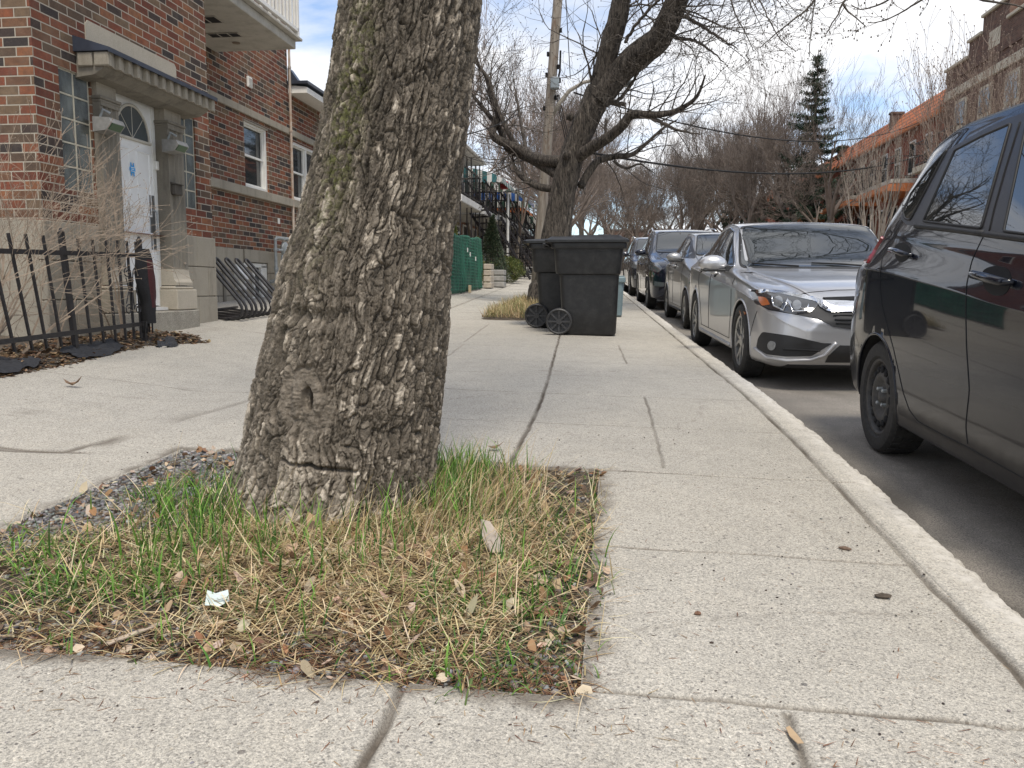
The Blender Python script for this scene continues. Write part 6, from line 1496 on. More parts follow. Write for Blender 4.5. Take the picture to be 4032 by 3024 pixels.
for mi in (False, True):
    patch('grille', blk, pc, .006, M_BLKPL, root, step=6, mirror=mi); patch('headlight', hl, pc, .012, simple('headlight_black', (.035, .036, .04), .1, spec=.8, var=.1, coat=1), root, step=6, mirror=mi); patch('indicator', amb, pc, .016, M_AMBER, root, step=5, mirror=mi)
    for cx_, cy_, r_ in ((1380, 1018, 42), (1530, 1048, 40), (1470, 1030, 18)):
        patch('headlight_lens', [(Dz([(cx_ + r_ * math.cos(a) * .9, cy_ + r_ * math.sin(a))]))[0] for a in [k * math.pi / 8 for k in range(16)]], pc, .016, M_LENS, root, step=5, mirror=mi)
    seam(Dz([(1335, 980), (1350, 1050), (1430, 1085), (1455, 1000), (1470, 1040), (1500, 1095), (1610, 1095), (1625, 1040)]), pc, root, .006, M_CHROME, 'light_strip', .016, step=4, mirror=mi)
    patch('fog_lamp_pod', fog, pc, .004, M_BLKPL, root, step=6, mirror=mi)
    patch('fog_lamp', [(Dz([(1330 + 36 * math.cos(a) * .9, 1370 + 38 * math.sin(a))]))[0] for a in [k * math.pi / 8 for k in range(16)]], pc, .012, M_LENS, root, step=5, mirror=mi)
    patch('lower_intake', intk, pc, .006, M_BLKPL, root, step=7, mirror=mi); patch('side_marker', mkr, pc, .006, M_AMBER, root, step=4, mirror=mi)
    patch('chrome_strip', Dz([(1145, 912), (1400, 935), (1660, 978), (1745, 1010), (2120, 1020), (2120, 1102), (1820, 1103), (1720, 1065), (1690, 1022), (1400, 958), (1160, 932)]), pc, .018, M_CHROME, root, step=6, mirror=mi)
    patch('grille_slot', Dz([(1740, 985), (2120, 972), (2120, 1004), (1775, 1008)]), pc, .012, M_DARK, root, step=6, mirror=mi)
    seam(Dz([(1190, 1392), (1290, 1468), (1450, 1490), (1640, 1480), (1760, 1440), (1850, 1345)]), pc, root, .014, M_SILVER, 'bumper_blade', .010, step=6, mirror=mi)
    seam(Dz([(1420, 1400), (1560, 1405), (1720, 1412)]), pc, root, .008, M_DARK, 'fog_slat', .004, step=6, mirror=mi)
    for zz_ in (1100, 1128, 1160, 1190): seam(Dz([(1820 + (zz_ - 1100) * .3, zz_), (2110, zz_ + 4)]), pc, root, .006, M_DARK, 'grille_slat', .008, step=6, mirror=mi)
    seam(Dz([(1530, 955), (1650, 935), (1850, 918), (2110, 913)]), pc, root, .0035, M_DARK, 'panel_gap', .0, step=6, mirror=mi)
patch('rear_screen', rounded([(-.60, 1.10), (.60, 1.10), (.52, 1.28), (-.52, 1.28)], .04), dir_cast(bv, (0, 1.5, 0), (1, 0, 0), (0, -1, 0)), .004, M_CGLASS, root)
patch('front_lip', [(-.70, .175), (.70, .175), (.66, .215), (-.66, .215)], fc, .006, M_BLKPL, root)
place_car(root, CX0, CY0, CRZ)

# ---------------------------------------------------------------- silver compact (third)
M_SILVER2 = car_paint('grey_silver_paint', (.36, .36, .36), .55, .35, .8, dust=(.33, .31, .28), damt=.25, fadez=(.2, .55, .4))
K = [(-2.05, .32, .45, .52, .52, .50, .46, .56, .34, .60, .62), (-1.95, .22, .64, .68, .67, .60, .62, .70, .44, .74, .77), (-1.70, .19, .74, .79, .78, .70, .74, .82, .52, .87, .90), (-1.2, .18, .80, .84, .83, .80, .79, .93, .60, .98, 1.01), (-.75, .18, .80, .845, .84, .84, .80, 1.00, .62, 1.10, 1.14),
     (-.02, .18, .80, .845, .84, .88, .79, 1.05, .56, 1.43, 1.475), (.45, .18, .80, .845, .84, .90, .785, 1.07, .575, 1.46, 1.51), (.95, .18, .80, .845, .84, .92, .775, 1.09, .56, 1.42, 1.47), (1.4, .19, .79, .84, .83, .94, .75, 1.10, .53, 1.26, 1.32), (1.75, .20, .77, .82, .81, .95, .73, 1.06, .55, 1.12, 1.15), (2.05, .24, .70, .77, .76, .88, .68, .98, .52, 1.02, 1.04), (2.2, .35, .5, .6, .58, .7, .52, .8, .42, .85, .87)]
ASP = dict(name='compact_car', label='grey silver compact car with orange side indicators between sedan and dark suv', K=K, wb=2.48, wr=.295, ar=.335, paint=M_SILVER2, ny=130)
def simple_car(sp, x, y, rz, style, xo, hl_, dlo, wins, ws, extras=None, mir=(-.80, -.52, 1.08), pix=()):
    root, bv = build_car(sp); cs = side_cast(bv); wheels(root, sp, style, xo); f = dir_cast(bv, (0, -1.5, 0), (1, 0, 0), (0, 1, 0))
    patch('windscreen', rounded(ws, .05), f, .006, M_CGLASS, root, step=.07); seam(rounded(ws, .05), f, root, .010, M_BLKPL, 'windscreen_seal', .004, closed=True)
    for mi in (False, True):
        patch('window_surround', rounded(dlo, .03), cs, .003, M_PILLAR, root, mirror=mi, step=.07)
        for w_ in wins: patch('side_window', rounded(w_, .02), cs, .006, M_CGLASS, root, mirror=mi, step=.07)
        diag = dir_cast(bv, (-.6, -1.8, 0), (1, -.45, 0), (.45, 1, 0)); patch('headlight', rounded(hl_, .02), diag, .010, M_LENS, root, mirror=mi)
    wb2 = sp['wb'] / 2
    for P_ in ([(.28, 1.0), (.31, .7), (.28, .30)], [(-wb2 + .45, .98), (-wb2 + .40, .6), (-wb2 + .43, .30)], [(wb2 - .25, 1.0), (wb2 - .27, .75), (wb2 - .47, .45)], [(-wb2 + .43, .30), (wb2 - .47, .30)]): seam(P_, cs, root, .0035)
    handle(root, cs, .12, .93, .17, sp['paint']); handle(root, cs, .95, .95, .17, sp['paint'])
    mirror_part(root, *mir, sp['paint']); mirror_part(root, -mir[0], mir[1], mir[2], sp['paint'], 1)
    seam([(-wb2 + .5, .24), (wb2 - .5, .24)], cs, root, .02, sp['paint'] if extras is None else M_BLKPL, 'sill_trim', .0)
    if extras: extras(root, bv, cs, f)
    else:
        patch('grille', rounded([(-.32, .58), (.32, .58), (.36, .70), (-.36, .70)], .03), f, .006, M_BLKPL, root); patch('lower_intake', rounded([(-.5, .26), (.5, .26), (.45, .40), (-.45, .40)], .03), f, .006, M_BLKPL, root)
    if pix:
        pc2 = pix_cast(bv, root_matrix(x, y, rz), y - 2.2)
        for nm, ol, mt in pix:
            for mi in (False, True): patch(nm, Dz(ol), pc2, .012, mt, root, step=5, mirror=mi)
    place_car(root, x, y, rz); return root
def av_extra(root, bv, cs, f):
    for mi in (False, True): patch('indicator', rounded([(-1.93, .66), (-1.66, .70), (-1.60, .88), (-1.72, .93), (-1.90, .80)], .03), cs, .014, M_AMBER, root, mirror=mi)
    patch('grille', rounded([(-.32, .58), (.32, .58), (.36, .70), (-.36, .70)], .03), f, .006, M_BLKPL, root); patch('lower_intake', rounded([(-.5, .26), (.5, .26), (.45, .40), (-.45, .40)], .03), f, .006, M_BLKPL, root)
simple_car(ASP, 1.80, 14.05, .05, 'seven', .755, [(-.30, .68), (.05, .68), (.10, .86), (-.15, .92), (-.34, .80)], [(-.82, 1.06), (1.25, 1.12), (1.55, 1.15), (1.15, 1.32), (.7, 1.42), (.2, 1.43), (-.15, 1.36)],
           [[(-.62, 1.08), (.24, 1.10), (.18, 1.395), (-.08, 1.345)], [(.32, 1.105), (1.0, 1.125), (.88, 1.33), (.29, 1.395)]], [(-.62, 1.11), (.62, 1.11), (.52, 1.44), (-.52, 1.44)], av_extra)

# ---------------------------------------------------------------- dark blue suv (fourth) and a second dark one beyond
M_NAVY = car_paint('navy_paint', (.010, .014, .030), .2, .22, 1.0, dust=(.12, .11, .10), damt=.10)
K = [(-2.30, .34, .50, .58, .58, .60, .52, .70, .40, .84, .88), (-2.20, .24, .68, .74, .73, .70, .70, .84, .52, .95, .98), (-1.95, .21, .80, .86, .85, .80, .82, .96, .60, 1.03, 1.06), (-1.4, .21, .85, .91, .90, .90, .87, 1.05, .68, 1.11, 1.14), (-.95, .21, .86, .915, .91, .93, .87, 1.10, .70, 1.20, 1.24),
     (-.20, .21, .86, .92, .912, .96, .865, 1.13, .65, 1.63, 1.68), (.4, .21, .86, .92, .912, .98, .86, 1.15, .665, 1.69, 1.735), (1.1, .21, .86, .92, .912, 1.0, .85, 1.18, .65, 1.66, 1.71), (1.7, .22, .85, .915, .90, 1.02, .82, 1.22, .62, 1.58, 1.62), (2.1, .26, .78, .86, .84, 1.0, .76, 1.16, .56, 1.30, 1.34), (2.3, .38, .6, .7, .68, .8, .62, .95, .48, 1.0, 1.02)]
def suv(name, label, paint, x, y, rz, pix=()):
    sp = dict(name=name, label=label, K=K, wb=2.70, wr=.355, ar=.40, paint=paint, ny=130, lip=M_BLKPL)
    def ex(root, bv, cs, f):
        patch('grille', rounded([(-.42, .66), (.42, .66), (.46, .90), (-.46, .90)], .04), f, .008, M_BLKPL, root)
        seam([(-.34, .90), (-.20, .66), (.20, .66), (.34, .90)], f, root, .018, M_CHROME, 'chrome_strip', .012)
        patch('lower_bumper', rounded([(-.66, .30), (.66, .30), (.60, .50), (-.60, .50)], .04), f, .006, M_BLKPL, root)
        diag = dir_cast(bv, (-.6, -1.9, 0), (1, -.45, 0), (.45, 1, 0))
        for mi in (False, True): patch('fog_lamp', rounded([(-.12, .50), (.12, .50), (.12, .58), (-.12, .60)], .01), diag, .01, M_LENS, root, mirror=mi)
        for s in (-1, 1):
            m_ = MB(); m_.tube([(s * .70, -.15, 1.67), (s * .70, 0, 1.715), (s * .69, .6, 1.755), (s * .68, 1.3, 1.735), (s * .67, 1.6, 1.66)], .016, 8); m_.build('roof_rail', M_CHROME, root, smooth=True)
    return simple_car(sp, x, y, rz, 'seven', .815, [(-.42, .84), (.02, .78), (.10, .86), (-.05, .96), (-.40, 1.0)], [(-.95, 1.12), (1.60, 1.22), (1.85, 1.28), (1.55, 1.50), (.8, 1.62), (.2, 1.64), (-.25, 1.56)],
           [[(-.72, 1.15), (.26, 1.18), (.22, 1.60), (-.16, 1.53)], [(.34, 1.18), (1.15, 1.21), (1.08, 1.55), (.32, 1.60)], [(1.24, 1.23), (1.70, 1.28), (1.42, 1.49), (1.20, 1.53)]], [(-.70, 1.20), (.70, 1.20), (.60, 1.65), (-.60, 1.65)], ex, (-.88, -.62, 1.20), pix)
suv('suv', 'navy blue suv with roof rails parked behind the grey silver compact', M_NAVY, 1.47, 19.2, .05, [('headlight', [(222, 755), (300, 758), (372, 775), (362, 808), (300, 803), (240, 795)], M_CHROME), ('fog_lamp', [(240, 902), (305, 902), (298, 922), (245, 920)], M_LENS)])
suv('suv', 'dark suv with a pale roof edge, farthest parked car behind the navy one', car_paint('black_blue_paint', (.015, .018, .03), .2, .25, 1.0), 1.18, 25.6, .05)
# ================================================================ STREET THINGS
def at(px, py, Y):
    """point on the sight line of a photo pixel (2212 wide) at distance Y down the street"""
    d = fwd + rt * ((px - 1106) / 1755) - upv * ((py - 829.5) / 1755); k = Y / d.y
    return Vector((0, 0, CAMZ)) + d * k
# ---- wheeled bins
M_BIN = simple('black_bin_plastic', (.012, .0125, .0135), .42, var=.15, scale=5, dirt=((.07, .068, .065), .35))
def cart(label, x, y, rz=0.0):
    z0 = gz(x, y); t = thing('wheeled_bin', label, 'bin', (0, 0, 0), group='black wheeled bins')
    H = 1.02
    rows = [(.0, -.29, .32, .26), (.02, -.30, .335, .27), (.30, -.315, .345, .285), (.62, -.335, .355, .30), (.70, -.34, .36, .305), (.715, -.375, .372, .325), (.74, -.385, .378, .33), (H - .04, -.405, .40, .345), (H, -.41, .41, .35)]
    mb = MB(); n = 24
    def ring(x0, x1, hy, z, rr=.07):
        pts = []
        for (cx, cy, a0) in ((x1 - rr, hy - rr, 0), (x0 + rr, hy - rr, 90), (x0 + rr, -hy + rr, 180), (x1 - rr, -hy + rr, 270)):
            for k in range(6): a = R(a0 + 90 * k / 5); pts.append((cx + rr * math.cos(a), cy + rr * math.sin(a), z))
        return pts
    prev = None
    for (z, x0, x1, hy) in rows: mb.v += ring(x0, x1, hy, z)
    for i in range(len(rows) - 1):
        for j in range(n): mb.f.append((i * n + j, i * n + (j + 1) % n, (i + 1) * n + (j + 1) % n, (i + 1) * n + j)); mb.m.append(0)
    mb.f.append(tuple(range(n))); mb.m.append(0)
    # wheel arch hump and rim collar
    mb.box((-.27, 0, .17), (.10, .45, .30), bev=.02)
    body = mb.build('body', M_BIN, t, angle=40)
    c = MB(); c.v += ring(-.43, .43, .37, H - .015, .06) + ring(-.44, .44, .375, H - .005, .06) + ring(-.44, .44, .375, H + .045, .06) + ring(-.42, .42, .36, H + .05, .06)
    for i in range(3):
        for j in range(n): c.f.append((i * n + j, i * n + (j + 1) % n, (i + 1) * n + (j + 1) % n, (i + 1) * n + j)); c.m.append(0)
    c.f.append(tuple(range(n))); c.m.append(0); c.f.append(tuple(range(3 * n, 4 * n))); c.m.append(0); c.build('collar', M_BIN, t, angle=40)
    l = MB(); rr = [(-.50, .455, .385, H + .052), (-.51, .465, .392, H + .06), (-.51, .465, .392, H + .085), (-.47, .44, .36, H + .105), (-.20, .40, .30, H + .118), (-.16, .36, .27, H + .145), (-.05, .28, .2, H + .150)]
    for (x0, x1, hy, z) in rr: l.v += ring(x0, x1, hy, z, .05)
    for i in range(len(rr) - 1):
        for j in range(n): l.f.append((i * n + j, i * n + (j + 1) % n, (i + 1) * n + (j + 1) % n, (i + 1) * n + j)); l.m.append(0)
    l.f.append(tuple(range((len(rr) - 1) * n, len(rr) * n))); l.m.append(0); l.f.append(tuple(range(n))); l.m.append(0)
    l.box((.18, 0, H + .150), (.16, .30, .02), bev=.008); l.box((.30, 0, H + .135), (.05, .26, .04), bev=.01)
    l.build('lid', M_BIN, t, angle=40)
    h = MB(); h.tube([(-.47, -.24, H + .03), (-.53, -.24, H + .04), (-.54, 0, H + .04), (-.53, .24, H + .04), (-.47, .24, H + .03)], .016, 8); h.build('handle', M_BIN, t)
    for s in (-1, 1):
        w_ = MB(); w_.lathe([(.128, .028 * s), (.140, .034 * s), (.152, .026 * s), (.156, 0), (.152, -.026 * s), (.128, -.03 * s)], 36, 'Y', (-.335, s * .315, .157), cap=False)
        w_.lathe([(.034, .036 * s), (.034, -.02 * s)], 16, 'Y', (-.335, s * .315, .157))
        w_.lathe([(.128, .0), (.034, -.004 * s)], 36, 'Y', (-.335, s * .315, .157), cap=False)
        for k in range(8):
            a = 2 * math.pi * k / 8; c0, s0 = math.cos(a), math.sin(a)
            w_.bar((-.335 + .03 * c0, s * .330, .157 + .03 * s0), (-.335 + .130 * c0, s * .336, .157 + .130 * s0), .014, .022)
        w_.build('wheel', simple('bin_wheel', (.03, .03, .031), .5, var=.2, scale=20, dirt=((.10, .095, .09), .4)), t)
    t.location = (x, y, z0); t.rotation_euler = (.0, 0, rz)
    return t
cart('larger looking black wheeled bin nearest the viewer on the sidewalk', -.345, 9.92, .02)
cart('second black wheeled bin half hidden behind the first one', -.70, 10.78, .03)
bb = thing('recycling_bin', 'small grey blue recycling bin peeking out behind the black bins', 'bin', (.02, 13.0, gz(.02, 13)))
M_BB = simple('grey_blue_plastic', (.16, .22, .24), .5, var=.1); b = MB(); z0 = gz(.02, 13)
b.box((-.10, 13.1, z0 + .29), (.36, .36, .58), bev=.03, taper=1.12); b.build('body', M_BB, bb); b = MB(); b.box((-.10, 13.1, z0 + .58), (.45, .45, .10), bev=.02); b.box((-.10, 13.1, z0 + .635), (.42, .42, .02), bev=.008); b.build('rim', M_BB, bb)
# ---- utility pole with lamp arm
pole = thing('utility_pole', 'weathered grey wooden utility pole beside the dark street tree', 'pole', (-1.66, 17.0, gz(-1.66, 17)))
def wood_mat():
    m, nt, p = new_mat('weathered_pole_wood'); g = NT(nt); P = g.pos()
    c = g.ramp(g.noise(g.map(P, (9, 9, .8)), 2.5, 6, .65), [(.3, (.20, .165, .13)), (.6, (.42, .37, .31)), (.8, (.52, .47, .40))])
    c = g.mix(g.ramp(g.noise(g.map(P, (5, 5, 1.6)), 1.4, 6, .7), [(.55, 0.0), (.66, .7)]), c, (.20, .11, .06))
    g.set(p.inputs['Base Color'], c); p.inputs['Roughness'].default_value = .9; g.set(p.inputs['Normal'], g.bump(g.noise(g.map(P, (14, 14, 1)), 3, 5, .7), .6, .01)); return m
b = MB(); p0 = at(1163, 560, 17); p1 = at(1205, 0, 17); dd = (p1 - p0) / (p1.z - p0.z)
q = lambda z: p0 + dd * (z - p0.z)
b.tube([q(.3), q(2.0), q(4.0), q(6.0), q(8.0), q(9.6)], [.118, .110, .102, .095, .09, .08], 20); b.build('pole', wood_mat(), pole, smooth=True)
b = MB()
for z, s in ((6.0, 1), (5.55, -1), (5.3, 1), (5.15, -1), (4.9, 1), (4.7, 1), (4.5, -1)): c = q(z); b.box((c.x + s * .11, c.y - .06, c.z), (.05, .05, .09), bev=.01)
b.build('bolt', M_DARK, pole)
b = MB(); c = at(1197, 181, 16.9); b.box((c.x + .02, 16.86, c.z), (.17, .14, .23), bev=.02); b.build('junction_box', simple('pale_blue_box', (.38, .44, .47), .5, var=.1), pole)
b = MB(); b.tube([q(5.6) + Vector((.14, -.1, 0)), q(5.2) + Vector((.16, -.12, 0)), q(5.0) + Vector((.13, -.12, 0))], .02, 6); b.box(tuple(q(5.02) + Vector((.15, -.12, 0))), (.09, .08, .09), bev=.01); b.build('cable_clamp', M_DARK, pole)
lamp = thing('street_lamp', 'grey street lamp head on a curved pale arm reaching over the sidewalk', 'street lamp', tuple(q(4.3)))
b = MB(); A = [at(1195, 246, 17), at(1207, 225, 17), at(1230, 196, 17), at(1260, 178, 17), at(1300, 170, 17), at(1338, 168, 17)]
b.tube(A, [.055, .045, .04, .036, .034, .03], 8); b.build('lamp_arm', simple('pale_arm', (.42, .38, .32), .6, var=.15), lamp, smooth=True)
b = MB(); c = at(1342, 180, 17); b.box((c.x, 17, c.z + .015), (.50, .20, .09), bev=.035, ry=.07); b.build('lamp_head', simple('lamp_grey', (.13, .14, .14), .5), lamp)
b = MB(); b.box((c.x, 17, c.z - .04), (.36, .14, .02), bev=.008, ry=.07); b.build('lamp_glass', M_GBLOCK, lamp); b = MB(); b.tube([(c.x - .02, 17, c.z + .05), (c.x, 17, c.z + .13)], .014, 6); b.build('photocell', M_DARK, lamp)
# ---- overhead wires
def wire(label, a, c, sag, r=.009, n=24):
    a = Vector(a); c = Vector(c); pts = []
    for i in range(n + 1):
        t = i / n; p = a.lerp(c, t); p.z -= sag * 4 * t * (1 - t); pts.append(p)
    mb = MB(); mb.tube(pts, r, 5); o = mb.build('overhead_wire', M_DARK, None, org=tuple(a)); tag(o, label, 'wire', 'overhead wires'); return o
pt = lambda z, dx=0: tuple(q(z) + Vector((dx, 0, 0)))
wire('overhead wire leaving the pole nearest the brick building, leftmost at the top edge', pt(8.6, -.25), at(1150, 0, 9) + Vector((0, 0, 0)), .0); wire('overhead wire second from left at the top edge beside the pole', pt(8.9, -.05), at(1168, -5, 9), .0, .010)
wire('overhead wire third from left at the top edge beside the pole', pt(8.3, .0), at(1176, -5, 8.8), .0, .008); wire('overhead wire closest to the pole on its left at the top edge', pt(8.0, .05), at(1184, -5, 9.2), .0, .008)
wire('thin dropped cable hanging just right of the pole', at(1222, -10, 15), at(1232, 170, 15), .0, .008)
for k, (dx) in enumerate((0.0, .09, .18)): wire('one of three parallel cables running from the grey box behind the leaning tree', tuple(q(4.85) + Vector((.1 + dx * .3, 0, -.08))), tuple(at(1250 + k * 7, 420, 30)), .1, .012)
wire('thick twin cable sagging low across the street over the cars', at(1215, 318, 17.2), (13.0, 36.0, 6.6), .75, .026); wire('higher single cable crossing the street in front of the spruce', at(1240, 200, 17.2), (13.4, 40.0, 8.4), .9, .018)
wire('thin cable from the pole to the balconies on the left', at(1180, 330, 17), (-5.0, 26.0, 5.1), .25, .010); wire('lower thin cable from the pole to the balconies on the left', at(1178, 392, 17), (-5.0, 27.0, 4.3), .25, .010)
wire('loose cable running from the pole down to the left past the trunk', at(1120, 245, 16.5), at(1000, 292, 12), .05, .009)

# ---- green mesh fence
gf = thing('mesh_fence', 'dark green mesh screen fence standing beyond the big trunk', 'fence', (-3.6, 19, gz(-3.6, 19)))
def mesh_mat():
    m, nt, p = new_mat('green_mesh'); g = NT(nt); P = g.pos(); s = g.n('SeparateXYZ'); g.set(s.inputs[0], P)
    hz_ = g.math('SINE', g.math('MULTIPLY', s.outputs[2], 85.0)); vt = g.math('SINE', g.math('MULTIPLY', s.outputs[1], 60.0))
    k = g.math('MAXIMUM', hz_, vt); c = g.ramp(k, [(.2, (.010, .055, .036)), (.9, (.022, .125, .075))])
    c = g.mix(g.ramp(g.noise(P, 1.8, 5, .6), [(.4, 0.0), (.7, .5)]), c, (.03, .15, .10))
    g.set(p.inputs['Base Color'], c); p.inputs['Roughness'].default_value = .7; g.set(p.inputs['Normal'], g.bump(k, .4, .01)); return m
M_MESH = mesh_mat()
a = np.arange(13.5, 21.66, .04); zz_ = np.linspace(0, 1, 26); A_, B_ = np.meshgrid(a, zz_)
xx = -3.60 + .030 * np.sin(A_ * 21 + np.sin(A_ * 5) * 2) * (.4 + .6 * np.sin(B_ * 3.1) ** 2) + (fbm(A_ * 2, B_ * 2, 3, 150) - .5) * .14
hh = gz_v(A_ * 0 - 3.6, A_) + .03 + B_ * (1.32 + .02 * np.sin(A_ * 4))
o = np_mesh('mesh_screen', np.stack([xx, A_, hh], -1).reshape(-1, 3), grid_faces(26, len(a)), M_MESH, gf)
sol = o.modifiers.new('thick', 'SOLIDIFY'); sol.thickness = .006
for yy in (13.6, 16.3, 19.0, 21.66): b = MB(); b.tube([(-3.66, yy, gz(-3.6, yy) - .05), (-3.66, yy, gz(-3.6, yy) + 1.36)], .022, 8); b.build('post', simple('green_post', (.02, .08, .055), .5), gf)
b = MB(); b.box((-3.52, 19.4, gz(-3.5, 19.4) + .1), (.03, .24, .18), bev=.004); b.build('wooden_kickboard', simple('new_lumber', (.55, .43, .26), .7), gf)
for k, yy in enumerate((19.0, 19.35, 20.1)): b = MB(); b.box((-3.50, yy, gz(-3.5, yy) + 1.02 - .1 * k), (.02, .05, .10), bev=.003); b.build('tie', M_WHITE, gf)
# ---- block planters
M_CBLOCK = simple('grey_block', (.30, .29, .27), .9, var=.2, scale=6); M_CBLOCK_T = simple('tan_block', (.42, .37, .30), .9, var=.2, scale=6)
def stack(label, x, y, w_, n, mt):
    t = thing('block_stack', label, 'planter', (x, y, gz(x, y)), group='stacked block planters')
    for k in range(n): b = MB(); b.box((x, y, gz(x, y) + .09 + k * .17), (w_, .5, .145), bev=.015); b.build('block', mt, t)
stack('tall narrow stack of tan and grey blocks right at the end of the green fence', -3.55, 22.5, .22, 4, M_CBLOCK_T); stack('lower wide stack of grey blocks beside the narrow tan stack', -3.45, 23.6, .42, 3, M_CBLOCK)
pp = thing('plant_pot', 'black plant pot between the block stack and the round cedar bush', 'pot', (-3.78, 25.4, gz(-3.78, 25.4))); b = MB(); b.lathe([(.24, 0), (.29, .5), (.33, .51), (.33, .58), (.28, .58), (.27, .5)], 20, c=(-3.78, 25.4, gz(-3.78, 25.4))); b.build('pot', M_BIN, pp)
# ---- evergreens
M_NEEDLE = attr_mat('evergreen_foliage', .6, .2)
def leaf_cloud(name, pts, size, cols, parent, nrm_up=.3, rs=3, mat=None):
    r_ = np.random.RandomState(rs); n = len(pts); P = np.array(pts)
    a = r_.uniform(0, 6.283, n); b_ = r_.uniform(-1.2, 1.2, n); s_ = size * r_.uniform(.6, 1.4, n)
    ux, uy, uz = np.cos(a) * np.cos(b_), np.sin(a) * np.cos(b_), np.sin(b_); a2 = a + np.pi / 2 + r_.uniform(-.6, .6, n); vx, vy, vz = np.cos(a2) * .7, np.sin(a2) * .7, r_.uniform(-.6, .6, n)
    U_ = np.stack([ux, uy, uz], 1) * s_[:, None]; V_ = np.stack([vx, vy, vz], 1) * s_[:, None] * .35
    V = np.stack([P - V_, P + U_ * .5 + V_ * .2, P + U_, P + U_ * .4 - V_ * 1.3], 1).reshape(-1, 3); F = np.arange(4 * n).reshape(-1, 4)
    c = np.array(cols)[r_.randint(0, len(cols), n)] * r_.uniform(.7, 1.3, (n, 1)); C = np.repeat(c, 4, 0)
    return np_mesh(name, V, F, mat or M_NEEDLE, parent, smooth=False, attrs={'col': np.clip(C, 0, 1)})
def bush(name, label, cat, x, y, rx, h, cols, n, size, shape='round', rs=1, group=None):
    z0 = gz(x, y); t = thing(name, label, cat, (x, y, z0), group=group); r_ = np.random.RandomState(rs)
    u = r_.uniform(0, 1, n) ** .6; th = r_.uniform(0, 6.283, n); zz = r_.uniform(0, 1, n)
    if shape == 'round': prof = np.sqrt(np.clip(1 - (zz * 2 - 1) ** 2 * .9, 0, 1))
    else: prof = np.clip((1 - zz) ** .75 * np.minimum(1, zz * 6 + .3), 0, 1)
    lump = .75 + .5 * vnoise(th * 1.6, zz * 4, rs)
    rr = rx * prof * lump * (.55 + .45 * u)
    pts = np.stack([x + rr * np.cos(th), y + rr * np.sin(th), z0 + .03 + zz * h * (.9 + .2 * vnoise(th * 2, zz * 0, rs + 3))], 1)
    leaf_cloud('foliage', pts, size, cols, t, rs=rs); b = MB(); b.tube([(x, y, z0 - .05), (x + .02, y, z0 + h * .8)], [.035, .01], 6); b.build('trunk', M_BRANCH, t); return t
CED = [(.10, .13, .035), (.14, .16, .05), (.18, .19, .06), (.06, .09, .03)]; JUN = [(.05, .075, .045), (.07, .10, .055), (.035, .055, .035), (.10, .11, .07)]
bush('cedar_bush', 'round yellowish green cedar bush beside the far sidewalk', 'bush', -3.72, 27.4, .62, .80, CED, 5200, .07, 'round', 2)
bush('juniper', 'tall dull green juniper behind the end of the mesh fence', 'evergreen', -3.75, 24.6, .55, 1.95, JUN, 7000, .08, 'cone', 3)
bush('thuja', 'slim pointed cedar behind the green mesh fence next to the trunk', 'evergreen', -4.35, 21.6, .30, 1.75, CED[:3], 3000, .06, 'cone', 4, 'slim cedars')
bush('thuja', 'short yellow green cedar peeking over the right end of the mesh fence', 'evergreen', -3.95, 23.0, .33, 1.25, CED, 3000, .06, 'cone', 5, 'slim cedars')
# ---- second tree pit with dry grass
x_, y_ = np.meshgrid(np.arange(-2.1, -.75, .04), np.arange(11.6, 17.2, .06)); ex = np.minimum(np.minimum(x_ + 2.0 + .05 * (y_ - 12), -.85 - x_ - .045 * (y_ - 12)), np.minimum(y_ - 11.7, 17 - y_)) + (fbm(x_ * 4, y_ * 4, 3, 160) - .5) * .2
hh = gz_v(x_, y_) + np.clip(ex / .3, -.5, 1) * .05
tag(np_mesh('soil', np.stack([x_, y_, hh], -1).reshape(-1, 3), grid_faces(x_.shape[0], x_.shape[1]), M_SOIL), kind='structure')
n = 9000; x = nr.uniform(-2.0, -.85, n); y = nr.uniform(11.7, 16.8, n); k = ((x + 2.0 + .05 * (y - 12)) > .03) & (x < -.85 - .045 * (y - 12)); x, y = x[k], y[k]; n = len(x); hz_ = gz_v(x, y) + .03
tag(blades('dry_grass', x, y, hz_, nr.uniform(.05, .24, n), nr.uniform(.004, .008, n), nr.uniform(0, 1.5, n), nr.uniform(0, 6.28, n), pick(n, STRAW[:4] + [(.20, .24, .08), (.28, .27, .12)], .2), M_STRAW, nr.uniform(.1, 1.1, n), seg=3), 'low tuft of dry grass round the second tree behind the bins', 'dry grass', kind='stuff')

